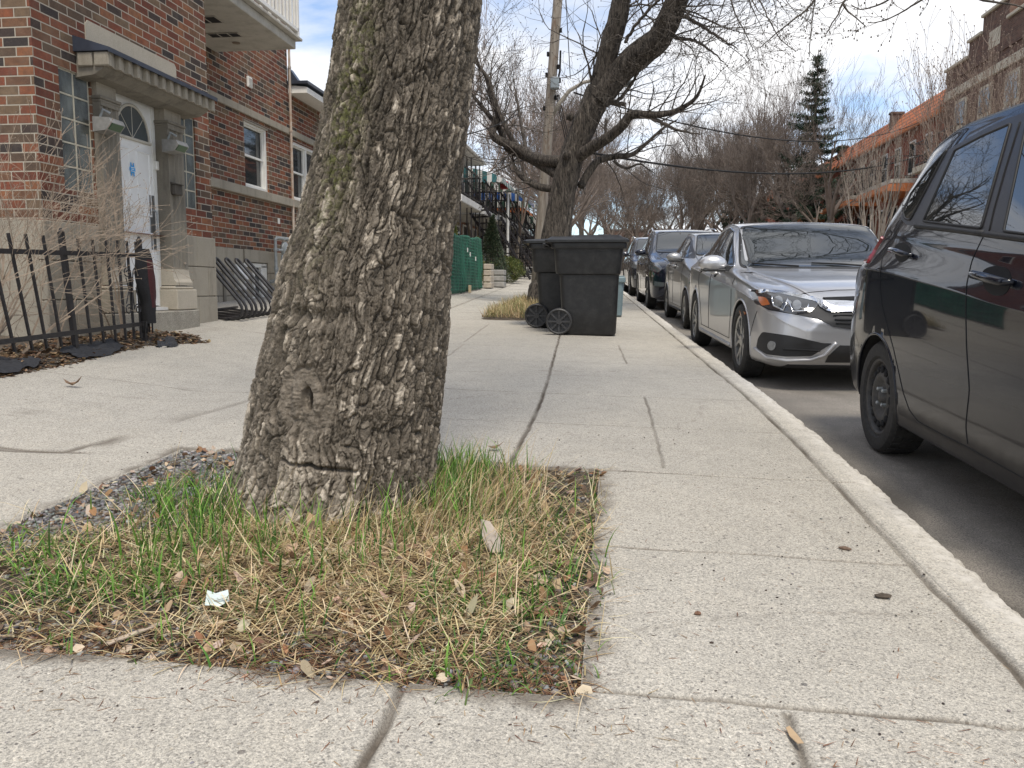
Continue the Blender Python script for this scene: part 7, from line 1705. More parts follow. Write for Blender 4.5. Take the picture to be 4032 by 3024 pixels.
# ================================================================ ROW HOUSES ON THE LEFT
M_WPAINT = simple('white_painted_wood', (.62, .61, .58), .6, var=.1, scale=3); M_ROOFGREY = simple('grey_roof', (.16, .16, .16), .8, var=.2)
M_GREENP = simple('dark_green_trim', (.03, .08, .055), .6); M_BLUEP = simple('blue_awning', (.03, .12, .40), .6); M_TEAL = simple('teal_awning', (.03, .14, .15), .6)
M_BRICK_B = brick_mat('brown_row_brick', [(.30, .13, .08), (.36, .17, .10), (.24, .11, .07), (.32, .20, .13)], (.36, .31, .26)); M_BRICK_Y = brick_mat('buff_row_brick', [(.40, .33, .24), (.36, .29, .2), (.44, .37, .27)], (.45, .41, .34))
def straight_stairs(parent, x0, y0, z0, x1, y1, z1, w_=.8):
    n = max(6, int(abs(z0 - z1) / .19)); a = Vector((x0, y0, z0)); b_ = Vector((x1, y1, z1)); d = (b_ - a); h = Vector((d.x, d.y, 0)).normalized(); sd_ = Vector((-h.y, h.x, 0))
    rz = math.atan2(h.y, h.x); mb = MB()
    for k in range(n): c = a.lerp(b_, (k + .5) / n); mb.box(tuple(c), (.24, w_, .03), rz=rz)
    for s in (-.5, .5): mb.bar(tuple(a + sd_ * s * w_), tuple(b_ + sd_ * s * w_), .025, .10)
    o = mb.build('staircase', M_BLACKMETAL, parent)
    r_ = MB()
    for s in (-.5, .5):
        up_ = Vector((0, 0, .9)); r_.bar(tuple(a + sd_ * s * w_ + up_), tuple(b_ + sd_ * s * w_ + up_), .035)
        for k in range(n): c = a.lerp(b_, (k + .5) / n) + sd_ * s * w_; r_.bar(tuple(c), tuple(c + up_), .016)
    r_.build('stair_railing', M_BLACKMETAL, o)
def rail_box(parent, x0, x1, y0, y1, z, h=1.0, step=.13, mat=None):
    r_ = MB(); pts = [(x1, y0, x0, y0), (x1, y0, x1, y1), (x1, y1, x0, y1)]
    for (ax, ay, bx, by) in pts:
        r_.bar((ax, ay, z + h), (bx, by, z + h), .04); r_.bar((ax, ay, z + .1), (bx, by, z + .1), .03); L = math.hypot(bx - ax, by - ay); n = int(L / step)
        for k in range(n + 1): t = k / max(n, 1); r_.bar((ax + (bx - ax) * t, ay + (by - ay) * t, z), (ax + (bx - ax) * t, ay + (by - ay) * t, z + h), .014)
    return r_.build('railing', mat or M_BLACKMETAL, parent)
def awning(parent, x0, x1, y0, y1, z, mat_b):
    mb = MB(); n = 15; out = MB()
    W_ = (y1 - y0) / n; prof = [(x0, z + .42), (x0 + (x1 - x0) * .5, z + .34), (x0 + (x1 - x0) * .85, z + .15), (x1, z)]
    for k in range(n):
        tgt = k % 2
        for (a, b_) in zip(prof[:-1], prof[1:]): mb.add([(a[0], y0 + W_ * k, a[1]), (b_[0], y0 + W_ * k, b_[1]), (b_[0], y0 + W_ * (k + 1), b_[1]), (a[0], y0 + W_ * (k + 1), a[1])], [(0, 1, 2, 3)], tgt)
        s = [(y0 + W_ * k, z), (y0 + W_ * (k + 1), z), (y0 + W_ * (k + .85), z - .13), (y0 + W_ * (k + .5), z - .17), (y0 + W_ * (k + .15), z - .13)]
        mb.add([(x1, a, b_) for a, b_ in s], [(0, 1, 2, 3, 4)], tgt)
    # near end cheek with its own stripes and scallops
    m_ = 13
    for k in range(m_):
        xa = x0 + (x1 - x0) * k / m_; xb = x0 + (x1 - x0) * (k + 1) / m_; zt = lambda x: float(np.interp(x, [p[0] for p in prof], [p[1] for p in prof]))
        mb.add([(xa, y0, z - .13), ((xa + xb) / 2, y0, z - .17), (xb, y0, z - .13), (xb, y0, zt(xb)), (xa, y0, zt(xa))], [(0, 1, 2, 3, 4)], k % 2)
    o = mb.build('awning', [M_WPAINT, mat_b], parent); sl = o.modifiers.new('thick', 'SOLIDIFY'); sl.thickness = .012; return o
def row_house(i, y0, y1, wall_m, aw, label, roofed=False, zb=3.45, stairs=True):
    g0 = gz(-6, y0); t = thing('row_house', label, 'house', (-6.2, (y0 + y1) / 2, g0), group='row houses with balconies on the left'); X0 = -6.15
    b = MB(); ZT = 5.15 + .05 * i; b.box((X0 - 4, (y0 + y1) / 2, (ZT + g0 - .3) / 2), (8, y1 - y0 - .02, ZT - g0 + .3)); b.build('wall', wall_m, t)
    b = MB(); b.box((X0 + .08, (y0 + y1) / 2, ZT), (.3, y1 - y0 - .04, .22), bev=.03); b.box((X0 - .1, y1 - .3, ZT + .3), (.35, .4, .5)); b.build('cornice', M_ROOFGREY, t)
    for fl in (0, 1):
        for k, yy in enumerate((y0 + .9, y0 + 2.0, y1 - .8)):
            z_ = g0 + .3 + fl * 2.2; hgt = 1.9 if k == 1 else 1.1; zc = z_ + (hgt / 2 if k == 1 else 1.25)
            f = MB(); f.box((X0 + .012, yy, zc), (.06, .95, hgt), bev=.01); fo = f.build('door' if k == 1 else 'window', M_WPAINT, t); gl = MB(); gl.box((X0 + .04, yy, zc + (.25 if k == 1 else 0)), (.02, .72, hgt * (.5 if k == 1 else .85))); gl.build('pane', M_GLASS, fo)
    bx1 = -4.60; zf = zb
    b = MB(); b.box(((X0 + bx1) / 2, (y0 + y1) / 2 - .1, zf + .10), (bx1 - X0, y1 - y0 - .5, .20), bev=.01); bo = b.build('balcony', M_WPAINT, t)
    b = MB(); b.box(((X0 + bx1) / 2, (y0 + y1) / 2 - .1, zf - .012), (bx1 - X0 - .04, y1 - y0 - .54, .02)); b.build('balcony_underside', M_SOFFIT, bo)
    rail_box(bo, X0, bx1 - .05, y0 + .18, y1 - .40, zf + .20, .9, .24)
    p_ = MB()
    for yy in (y0 + .22, (y0 + y1) / 2, y1 - .44):
        for dx in (0, -.14): p_.bar((bx1 - .06 + dx, yy, gz(-4.6, yy) - .05), (bx1 - .06 + dx, yy, zf + (1.55 if roofed else 1.35)), .035)
    p_.build('balcony_post', M_BLACKMETAL, bo)
    if roofed:
        b = MB(); zr = zf + 1.60; b.prism([(X0, zr + .30), (bx1 + .05, zr + .05), (bx1 + .05, zr - .04), (bx1 - .03, zr - .06), (X0, zr - .06)], 'Y', y0 - .05, y1 - .2); ro = b.build('porch_roof', M_WPAINT, bo); b = MB(); b.prism([(X0, zr + .36), (bx1 + .08, zr + .10), (bx1 + .08, zr + .055), (X0, zr + .31)], 'Y', y0 - .08, y1 - .17); b.build('roof_sheet', M_GREENP, ro)
        b = MB(); b.tube([(bx1 + .10, y0 - .1, zr + .03), (bx1 + .10, y1 - .15, zr + .0)], .045, 8); b.build('gutter', M_WPAINT, ro)
    else: awning(bo, X0, bx1 + .60, y0 + .1, y1 - .25, zf + 1.22, aw)
    if stairs: straight_stairs(bo, bx1 - .2, y1 - .4, zf + .15, bx1 + 1.15, y1 + 1.6, gz(-3.4, y1 + 1.6) + .1)
    return t
row_house(0, 23.9, 28.0, M_BRICK_B, M_TEAL, 'nearest row house with flat white porch roof over black iron posts', True, 3.42)
row_house(1, 28.0, 31.8, M_BRICK_Y, M_TEAL, 'row house with wide teal and white striped awning, second from the green fence', False, 3.40)
row_house(2, 31.8, 35.7, M_BRICK_B, M_GREENP, 'row house behind the teal awning one, with green and white awning and red box', False, 3.50)
row_house(3, 35.7, 39.4, M_BRICK_Y, M_BLUEP, 'row house with bright blue and white striped awning', False, 3.55)
row_house(4, 39.4, 43.5, M_BRICK_B, M_GREENP, 'row house with dark green awning just before the orange roof', False, 3.62)
row_house(5, 43.5, 48.0, M_BRICK_B, M_GREENP, 'row house with low balcony under the small orange roof', False, 3.2)
row_house(6, 48.0, 53.0, M_BRICK_Y, M_GREENP, 'farthest visible row house on the left behind the pole', False, 3.2)
o = bpy.data.objects['row_house.005']; b = MB(); b.prism([(-6.3, 6.1), (-4.75, 4.9), (-4.75, 4.8), (-6.3, 4.9)], 'Y', 43.6, 47.5); b.build('orange_gable', simple('orange_tile_plain', (.55, .17, .05), .7), o)
b = MB(); b.box((-4.35, 31.3, 4.75), (.3, .3, .28), bev=.03); o = b.build('hanging_box', simple('red_painted', (.35, .03, .03), .5), None, org=(-4.35, 31.3, 4.75)); tag(o, 'small red box hanging at the corner of a far balcony', 'box')
b = MB(); b.tube([(-4.15, 30.9, gz(-4.2, 30.9)), (-4.15, 30.9, 4.35), (-4.25, 30.9, 4.5)], .05, 10); o = b.build('downspout', M_WPAINT, None, org=(-4.15, 30.9, 1.0)); tag(o, 'white downspout pipe standing in front of the row houses', 'pipe')
# neighbour wall behind the low wing
nb = thing('neighbour_house', 'plain red brick house side just behind the low wing roof', 'house', (-6.5, 17.5, .7)); b = MB(); b.box((-9.75, 19.0, 2.4), (8, 7.4, 3.9)); b.build('wall', M_BRICK_RED, nb); b = MB(); b.box((-9.75, 19.0, 4.40), (8.1, 7.5, .12), bev=.01); b.build('roof', M_ROOFGREY, nb)
for yy in (16.6, 18.8, 21.0): b = MB(); b.box((-5.74, yy, 2.9), (.05, .9, 1.3), bev=.01); fo = b.build('window', M_WHITE, nb); b = MB(); b.box((-5.71, yy, 2.9), (.02, .75, 1.15)); b.build('pane', M_GLASS, fo)
# entrance walk stones etc are part of the pavement

# ================================================================ BUILDINGS ACROSS THE STREET
def tile_mat():
    m, nt, p = new_mat('orange_roof_tile'); g = NT(nt); P = g.pos(); s = g.n('SeparateXYZ'); g.set(s.inputs[0], P)
    r1 = g.math('FRACT', g.math('MULTIPLY', s.outputs[2], 3.4)); r2 = g.math('SINE', g.math('MULTIPLY', s.outputs[1], 30.0))
    c = g.mix(g.noise(P, 1.2, 5, .6), (.36, .095, .032), (.58, .19, .065)); c = g.mix(g.ramp(r1, [(.0, .95), (.25, .5), (.4, 0.0)]), c, (.10, .035, .02))
    g.set(p.inputs['Base Color'], c); p.inputs['Roughness'].default_value = .75
    g.set(p.inputs['Normal'], g.bump(g.math('ADD', r1, g.math('MULTIPLY', r2, .15)), .7, .05)); return m
M_TILE = tile_mat(); M_ORANGE = simple('orange_painted_fascia', (.50, .16, .05), .65, var=.15)
M_BRICK_R = brick_mat('deep_red_brick', [(.26, .065, .04), (.31, .085, .05), (.21, .05, .035), (.28, .10, .06)], (.20, .13, .10)); M_BRICK_K = brick_mat('dark_brown_brick', [(.12, .065, .048), (.15, .08, .058), (.10, .055, .042)], (.17, .13, .11))
def far_windows(parent, X, ys_, zs_, w_=.95, h=1.7, m=None):
    for yy in ys_:
        for zz in zs_:
            f = MB(); f.box((X - .01, yy, zz), (.08, w_, h), bev=.01); fo = f.build('window', m or M_WPAINT, parent); gl = MB(); gl.box((X - .06, yy, zz + h * .24), (.02, w_ * .78, h * .40)); gl.box((X - .06, yy, zz - h * .24), (.02, w_ * .78, h * .40)); gl.build('pane', M_GLASS, fo)
            s_ = MB(); s_.box((X - .06, yy, zz - h / 2 - .07), (.16, w_ + .2, .12), bev=.01); s_.build('sill', M_STONE1, fo)
rA = thing('brick_row', 'long deep red brick row with orange tiled mansard roof across the street', 'building', (14, 56, 1.5)); XA = 14.0
b = MB(); b.box((XA + 5, 54.6, 4.6), (10, 32, 8.2)); b.build('wall', M_BRICK_R, rA)
b = MB(); b.prism([(XA - .28, 8.60), (XA - .28, 8.72), (XA + .62, 9.95), (XA + .75, 9.95), (XA + .75, 8.6)], 'Y', 38.75, 70.6); b.build('mansard_roof', M_TILE, rA)
b = MB(); b.box((XA - .30, 54.6, 8.56), (.12, 31.9, .16), bev=.02); b.build('gutter', M_ORANGE, rA)
for yy in (46.2, 56.5): b = MB(); b.box((XA + .35, yy, 9.25), (.6, .30, 1.5)); b.box((XA + .35, yy, 10.05), (.7, .4, .12), bev=.02); b.build('party_wall', M_BRICK_K, rA)
far_windows(rA, XA, [40.3 + 2.05 * k for k in range(14)], [7.2, 4.3], .80, 1.6)
for k, (ya, yb) in enumerate(((40.5, 45.4), (47.4, 52.6), (55.8, 61.0), (64, 69))):
    b = MB(); b.prism([(XA, 6.02), (XA - 1.5, 5.98), (XA - 1.5, 5.80), (XA, 5.80)], 'Y', ya, yb); bo = b.build('balcony', M_SOFFIT, rA); rail_box(bo, XA, XA - 1.45, ya + .05, yb - .05, 6.02, 1.0, .15)
    b = MB(); b.prism([(XA, 5.80), (XA - 1.60, 5.75), (XA - 1.66, 5.50), (XA - 1.60, 5.42), (XA, 5.40)], 'Y', ya - .08, yb + .08); b.build('porch_roof', M_ORANGE, bo)
    for yy in (ya + .1, yb - .1): b = MB(); b.box((XA - 1.45, yy, 3.6), (.12, .12, 4.0)); b.build('porch_post', M_BLACKMETAL, bo)
rB = thing('corner_block', 'dark brown brick block with stepped parapet and cream stone band at the top right', 'building', (14, 30, 1)); XB = 14.0
b = MB(); b.box((XB + 5, 28.2, 5.1), (10, 20.9, 9.2)); b.build('wall', M_BRICK_K, rB)
b = MB()
for (ya, yb, h) in ((18, 24, .5), (24, 26.5, 1.3), (26.5, 31.5, .5), (31.5, 33, 1.0), (33, 35.2, 1.7), (35.2, 36.4, 1.1), (36.4, 38.64, .5)): b.box((XB + .2, (ya + yb) / 2, 9.7 + h / 2), (.5, yb - ya - .01, h)); 
b.build('parapet', M_BRICK_K, rB)
b = MB()
for (ya, yb, h) in ((18, 24, .5), (24, 26.5, 1.3), (26.5, 31.5, .5), (31.5, 33, 1.0), (33, 35.2, 1.7), (35.2, 36.4, 1.1), (36.4, 38.64, .5)): b.box((XB + .18, (ya + yb) / 2, 9.765 + h), (.66, yb - ya + .06, .12), bev=.02)
b.box((XB + .02, 28.2, 9.15), (.2, 20.86, .35), bev=.02); b.box((XB, 34.1, 10.35), (.12, 1.0, .7), bev=.03); b.build('stone_trim', M_STONE_L, rB)
far_windows(rB, XB, [19.5, 21.6, 25.2, 27.4, 30.2, 32.4, 34.6, 36.9], [7.6], 1.15, 2.3, M_STONE_L); far_windows(rB, XB, [19.5, 21.6, 25.2, 27.4, 30.2, 32.4, 34.6, 36.9], [4.2], 1.15, 2.1, M_STONE_L)
for (ya, yb) in ((33.4, 37.8), (22.5, 28)):
    b = MB(); b.box((XB - .75, (ya + yb) / 2, 5.95), (1.5, yb - ya, .26), bev=.02); bo = b.build('balcony', M_STONE_L, rB); rail_box(bo, XB, XB - 1.45, ya + .05, yb - .05, 6.08, 1.0, .15)
rC = thing('far_brick_house', 'low red brick house with orange roof glimpsed among the far trees', 'building', (13, 82, 2.8)); b = MB(); b.box((17, 82, 5.6), (8, 14, 6.0)); b.build('wall', M_BRICK_R, rC); b = MB(); b.prism([(12.7, 8.5), (12.7, 8.65), (13.8, 9.9), (20, 9.9), (20, 8.5)], 'Y', 74.9, 89.1); b.build('roof', M_TILE, rC); far_windows(rC, 13.0, [77, 80, 83, 86], [7, 4.2])

for q_, (xa, xb, z_) in enumerate(((-30, -14, 6.5), (-14, -2, 5.2), (-2, 9, 6.0), (9, 24, 5.5))):
    z0 = gz(1.2, 116); t = thing('far_house', ('wide dim house far left behind the brush at the street end', 'low dim house just left of the street axis behind the far brush', 'dim house straight ahead behind the far brush', 'dim house right of the street axis behind the far brush')[q_], 'house', ((xa + xb) / 2, 118, z0), group='dim houses closing the street')
    b = MB(); b.box(((xa + xb) / 2, 120, z0 + z_ / 2 - .5), (xb - xa - .1, 8, z_ + 1)); b.build('wall', M_BRICK_K, t); b = MB(); b.box(((xa + xb) / 2, 120, z0 + z_ + .1), (xb - xa, 8.2, .2), bev=.03); b.build('roof', M_ROOFGREY, t)
    for k in range(int((xb - xa) / 3)): b = MB(); b.box((xa + 1.5 + 3 * k, 115.97, z0 + 3.6), (1.1, .06, 1.6)); b.build('window', M_GLASS, t)
# ================================================================ THE LEANING STREET TREE BEHIND THE BINS
t2 = thing('leaning_tree', 'dark leaning street tree with forked trunk behind the black bins', 'tree', (-1.3, 15.0, gz(-1.3, 15)))
A = at
def lean_bark():
    m, nt, p = new_mat('furrowed_bark'); g = NT(nt); P = g.pos()
    # furrows that follow the leaning trunk
    Q = g.map(P, (20, 14, 4.2), (0, R(-16), 0)); f = g.noise(Q, 1.6, 7, .70, .8)
    c = g.ramp(f, [(.40, (.018, .015, .012)), (.50, (.075, .062, .050)), (.60, (.13, .11, .09)), (.74, (.30, .26, .215))])
    g.set(p.inputs['Base Color'], c); p.inputs['Roughness'].default_value = .92; g.set(p.inputs['Normal'], g.bump(f, 1.0, .05)); return m
M_FURROW = lean_bark()
def trunk_mesh(name, pts, rads, parent, mat, seed, n=40, amp=.06, sub=5):
    P = [Vector(p) for p in pts]; out = []; rr = []
    for i in range(len(P) - 1):
        p0, p1, p2, p3 = P[max(i - 1, 0)], P[i], P[i + 1], P[min(i + 2, len(P) - 1)]
        for j in range(sub * 3):
            t = j / (sub * 3); out.append(.5 * ((2 * p1) + (p2 - p0) * t + (2 * p0 - 5 * p1 + 4 * p2 - p3) * t * t + (3 * p1 - p0 - 3 * p2 + p3) * t ** 3)); rr.append(rads[i] * (1 - t) + rads[i + 1] * t)
    out.append(P[-1]); rr.append(rads[-1]); mb = MB(); mb.tube(out, rr, n, cap=True)
    V = np.array(mb.v); k = len(out); C = np.repeat(np.array([tuple(o) for o in out]), n, 0); D = V - C
    th = np.tile(np.arange(n) / n, k); s_ = np.repeat(np.arange(k) * .12, n)
    ridge = np.abs(fbm(th * 14, s_ * 1.1, 3, seed, 14) - .5) * 2; lump = fbm(th * 3, s_ * .6, 3, seed + 3, 3) - .5
    V = C + D * (1 + (amp * 2.2 * (ridge - .3) + .26 * lump))[:, None]; mb.v = [tuple(v) for v in V]; mb.build(name, mat, parent, smooth=True); return out, rr
base = A(1178, 665, 15)
trunk_mesh('trunk', [(-1.30, 15, gz(-1.3, 15) - .1), (-1.30, 15, gz(-1.3, 15) + .25), A(1188, 600, 15), A(1200, 510, 15), A(1222, 383, 15), A(1258, 282, 14.95), A(1298, 195, 14.9)], [.40, .34, .285, .255, .225, .22, .25], t2, M_FURROW, 200, 64)
for nm, pts, rd in (('limb', [A(1288, 220, 14.9), A(1306, 150, 14.85), A(1320, 90, 14.8), A(1336, 30, 14.7), A(1350, -60, 14.6), A(1385, -200, 14.5)], [.20, .18, .175, .16, .13, .08]),
                    ('limb', [A(1292, 215, 14.9), A(1340, 155, 14.8), A(1385, 115, 14.6), A(1425, 82, 14.4), A(1455, 20, 14.2), A(1495, -60, 14.0), A(1590, -190, 13.2)], [.23, .225, .225, .215, .19, .16, .11])):
    trunk_mesh(nm, pts, rd, t2, M_FURROW, 210 + len(pts), 32)
for (px, py, r_) in ((1233, 251, .09), (1292, 158, .07), (1226, 335, .09), (1340, 30, .08), (1420, 95, .09)):
    p = A(px, py, 14.78); b = MB(); b.blob(tuple(p), r_, jit=.3); b.build('burl', M_FURROW, t2, smooth=True)
tw = Twigs(31, min_r=.0042)
def L3(*pp):   # photo strokes of the limbs, measured on an enlargement of the photo
    return [A((1800 + x / 1.36) * .54861, (y / 1.36) * .54861, d) for x, y, d in pp]
limbs = [
    (L3((560, 868, 15), (470, 858, 15.3), (400, 838, 15.6), (340, 800, 15.8), (270, 772, 16), (205, 738, 16.1), (190, 690, 16.2), (214, 640, 16.2), (212, 590, 16.3), (178, 515, 16.4), (158, 415, 16.5), (95, 325, 16.6), (40, 180, 16.8)), .13, .05),
    (L3((560, 950, 15), (450, 882, 15.5), (350, 832, 15.9), (270, 792, 16.2), (232, 700, 16.3), (150, 592, 16.5), (72, 498, 16.6), (-40, 380, 16.8)), .12, .035),
    (L3((330, 800, 15.9), (270, 700, 16), (200, 540, 16.2), (170, 430, 16.3), (110, 330, 16.4), (90, 200, 16.5)), .06, .03),
    (L3((380, 850, 15.7), (362, 760, 15.8), (342, 660, 15.9), (325, 560, 16), (300, 420, 16.2)), .05, .02),
    (L3((540, 1010, 15), (440, 1000, 15.4), (350, 950, 15.7), (310, 900, 15.9), (295, 830, 16.0)), .09, .03),
    (L3((640, 850, 14.9), (720, 790, 14.7), (800, 742, 14.5), (880, 678, 14.3), (930, 618, 14.2), (1010, 615, 14.0), (1100, 612, 13.8), (1180, 590, 13.7), (1280, 520, 13.5), (1330, 400, 13.3)), .13, .045),
    (L3((1010, 615, 14.0), (1100, 660, 13.8), (1200, 700, 13.6), (1300, 720, 13.5)), .05, .02),
    (L3((660, 1000, 15.1), (700, 930, 15.2), (755, 862, 15.3), (850, 838, 15.4), (930, 830, 15.5), (1000, 780, 15.6), (1100, 690, 15.7), (1180, 640, 15.8)), .09, .03),
    (L3((840, 860, 15.3), (900, 900, 15.3), (980, 880, 15.2), (1060, 930, 15.1)), .04, .015),
    (L3((790, 750, 14.5), (795, 700, 14.5), (800, 640, 14.5)), .035, .03),
    (L3((900, 560, 14.9), (820, 545, 14.9), (860, 540, 14.9), (930, 450, 14.9), (1000, 330, 14.8), (1050, 220, 14.7)), .05, .025),
    (L3((1080, 160, 14.5), (1180, 200, 14.3), (1300, 230, 14.0), (1420, 330, 13.6)), .05, .015),
    (L3((1150, 60, 14.3), (1260, 110, 14.0), (1400, 200, 13.6), (1500, 260, 13.2)), .05, .015),
    (L3((900, 230, 14.6), (960, 130, 14.4), (1080, 0, 14.2), (1200, -100, 14)), .04, .03),
    (L3((1200, -40, 14.1), (1400, -120, 13.4), (1600, -160, 12.4), (1800, -120, 11.2)), .09, .04),
]
for pts, r0_, r1_ in limbs:
    r0_ *= .82; r1_ *= .5
    if r0_ > .045: o_, rr_ = trunk_mesh('limb', pts, [max(.012, r0_ + (.012 - r0_) * (q_ / (len(pts) - 1)) ** 1.4) for q_ in range(len(pts))], t2, M_FURROW, int(r0_ * 9999), 16, .08, 3)
    else: o_, rr_ = tw.limb(pts, r0_, r1_, wig=.012)
    n_ = max(5, int(sum((o_[q_ + 1] - o_[q_]).length for q_ in range(len(o_) - 1)) * 7))
    tw.along(o_, rr_, int(n_ * .8), .75, 3, t0=.25, kids=(2, 3), spread=.75, up=.02, grav=0.0, shrink=.68, bend=.28, rmax=.016, bud=.008)
for nm_pts, lo in ((L3((880, 60, 14.7), (920, -60, 14.6), (960, -200, 14.5)), 16), (L3((1100, 200, 14.5), (1180, 40, 14.2), (1240, -60, 14)), 26), (L3((720, 480, 14.9), (800, 330, 14.9), (840, 200, 14.8)), 16)):
    tw.along(nm_pts + [nm_pts[-1]], [.05] * 4, lo, 1.1, 3, t0=0, kids=(2, 3), spread=.8, up=.02, shrink=.7, bend=.3, rmax=.018, bud=.009)
for pts, r0_ in (([(1.6, 14, 6.4), (2.6, 13.6, 7.6), (4.2, 13.0, 9.0), (6.2, 12.0, 10.2)], .12), ([(2.6, 13.6, 7.6), (2.9, 14.6, 9.4), (2.6, 16, 11.5)], .08), ([(0.25, 14.5, 7.0), (.2, 14.2, 9.0), (-.6, 13.6, 11.5)], .10), ([(.2, 14.2, 9.0), (1.6, 13.4, 11), (3.2, 12.6, 12.6)], .07), ([(4.2, 13, 9), (5.0, 14.5, 10), (6.5, 16, 11)], .06)):
    o_, rr_ = tw.limb(pts, r0_, .03, wig=.02); tw.along(o_, rr_, 22, 1.3, 4, t0=.1, kids=(2, 4), spread=.75, up=.04, shrink=.68, bend=.25, rmax=.03)
tw.mb.build('crown', M_BRANCH, t2, smooth=True)
# overhanging budding branches at the top right, from the same tree's far-reaching limb
t3 = thing('overhanging_branch', 'thin dark budding branches hanging into the top right of the sky', 'branch', tuple(A(1700, -60, 8.5)))
tw = Twigs(41, min_r=.0026)
D4 = lambda *pp: [A(1474.6 + x * .3333, y * .3333, d) for x, y, d in pp]
for pts, r0_ in ((D4((950, -150, 8.6), (860, -10, 8.5), (790, 75, 8.5), (700, 140, 8.5), (600, 222, 8.6), (500, 312, 8.7)), .016), (D4((1250, -160, 8.2), (1130, -60, 8.2), (1040, 15, 8.2), (1010, 90, 8.2), (970, 150, 8.2), (928, 222, 8.3)), .016),
                 (D4((1040, 15, 8.2), (1070, 75, 8.2), (1130, 120, 8.1), (1188, 172, 8.1)), .012), (D4((1500, -120, 7.6), (1380, -30, 7.7), (1250, 40, 7.9), (1150, 60, 8), (1090, 30, 8)), .012), (D4((1700, -130, 7.4), (1600, -30, 7.5), (1480, 40, 7.6), (1400, 90, 7.8), (1290, 140, 7.9), (1200, 145, 8)), .012),
                 (D4((420, -100, 9), (500, 0, 9), (560, 130, 8.9), (640, 260, 8.9), (730, 330, 8.9)), .010), (D4((1800, -60, 7.4), (1950, 0, 7.4), (2150, 30, 7.3), (2300, 80, 7.2)), .014), (D4((860, -10, 8.5), (840, 110, 8.5), (830, 240, 8.5), (820, 370, 8.5)), .007), (D4((300, -120, 9.2), (330, 60, 9.2), (400, 200, 9.3), (460, 330, 9.4)), .010)):
    o_, rr_ = tw.limb(pts, r0_, .004, wig=.004)
    tw.along(o_, rr_, int(len(o_) * .40), .22, 2, t0=.15, kids=(2, 3), spread=.7, up=.05, shrink=.7, bend=.3, rmax=.006, bud=.007)
tw.mb.build('twigs', M_BRANCH, t3, smooth=True)

# ================================================================ BACKGROUND TREES
def bare_tree(seed, h, r, lev=5, spread=.62, up=.16, kids=(2, 4), mat=None, tmat=None, fork=.28, L=None, min_r=.008, shrink=.70, n0=4, label='', name='bare_tree', group=None, bend=.2, bud=0):
    t = thing(name, label, 'tree', (0, 0, 0), group=group); tw = Twigs(seed, min_r=min_r); rg = tw.r
    tb = Twigs(seed + 1); z1 = h * fork; lean = Vector((rg.uniform(-.2, .2), rg.uniform(-.2, .2), 0))
    tb.limb([(0, 0, -.3), (lean.x * .3, lean.y * .3, z1 * .5), (lean.x, lean.y, z1)], r * 1.2, r * .8, 12, wig=r * .05); tb.mb.build('trunk', tmat or M_BRANCH, t, smooth=True)
    for k in range(n0):
        a = 6.283 * k / n0 + rg.uniform(-.5, .5); an = rg.uniform(.2, .75); d = Vector((math.cos(a) * math.sin(an), math.sin(a) * math.sin(an), math.cos(an)))
        tw.grow((lean.x, lean.y, z1 - .1 * k), d, (L or h * .27) * rg.uniform(.8, 1.15), r * .55, lev, spread, 0, up, kids, shrink, bend, bud)
    tw.mb.build('crown', mat or M_TWIG, t, smooth=True); return t
def put(t, x, y, rz=0, s=1.0): t.location = (x, y, gz(min(x, 1.2), y) - .05); t.rotation_euler = (0, 0, rz); t.scale = (s, s, s)
def dup(t, x, y, rz, s, label=None, group=None):
    c = copy_tree(t); put(c, x, y, rz, s)
    if label: c['label'] = label
    if group: c['group'] = group
    return c
FAR = 'leafless trees in the brown tangle down the street'; FL = 'leafless tree lost in the brown tangle of bare trees at the end of the street'
pa = bare_tree(51, 11, .20, 6, .66, .12, (2, 3), label='bare tree with forked crown rising left of the spruce across the street', L=2.3, shrink=.78)
put(pa, 10.6, 43, .5, 1.0)
M_FARTWIG = simple('far_twig', (.15, .12, .10), .95, var=.25, scale=2)
pb = bare_tree(52, 10, .17, 6, .78, .06, (3, 3), label=FL, group=FAR, L=2.1, shrink=.76, min_r=.013, mat=M_FARTWIG); put(pb, -2.4, 33, 1, .8)
pc_ = bare_tree(53, 12, .22, 6, .70, .10, (3, 3), label=FL, group=FAR, L=2.4, shrink=.77, min_r=.013, mat=M_FARTWIG); put(pc_, 10.4, 52, 2)
k = 0; rg_ = random.Random(9)
spots = [(-2.5, 40, 0, .8), (-3.2, 48, 1, .9), (-3.6, 56, 0, .9), (-4.2, 66, 1, 1.0), (9.8, 60, 0, 1.0), (9.2, 68, 1, .95), (8.6, 77, 0, 1.1), (2.0, 86, 1, .9), (5.0, 90, 0, 1.0), (-1.5, 84, 1, .9), (7.5, 86, 1, 1.0), (-6.5, 78, 0, 1.1), (11.5, 70, 1, 1.0), (0.5, 96, 0, 1.0), (3.8, 78, 0, .85), (12.5, 62, 0, .9), (-5.2, 62, 1, .9), (6.4, 71, 1, .8), (-.8, 74, 0, .85), (11.0, 47.5, 0, .75), (8.9, 92, 1, 1.1),
         (7.9, 63, 0, .8), (8.6, 55.5, 1, .75), (1.6, 69, 0, .7), (4.6, 64, 1, .68), (-2.3, 62, 0, .8), (10.0, 84, 0, 1.0), (-4.0, 90, 1, 1.0), (3.0, 99, 1, 1.1), (6.5, 100, 0, 1.1), (-8, 96, 0, 1.2), (12, 98, 1, 1.2), (6.9, 79, 1, .9), (-3.0, 70, 1, .9), (1.0, 80, 1, .8)]
for (x, y, p, s) in spots: k += 1; dup((pb, pc_)[p], x, y, k * 1.7, s * 1.22, FL, FAR)
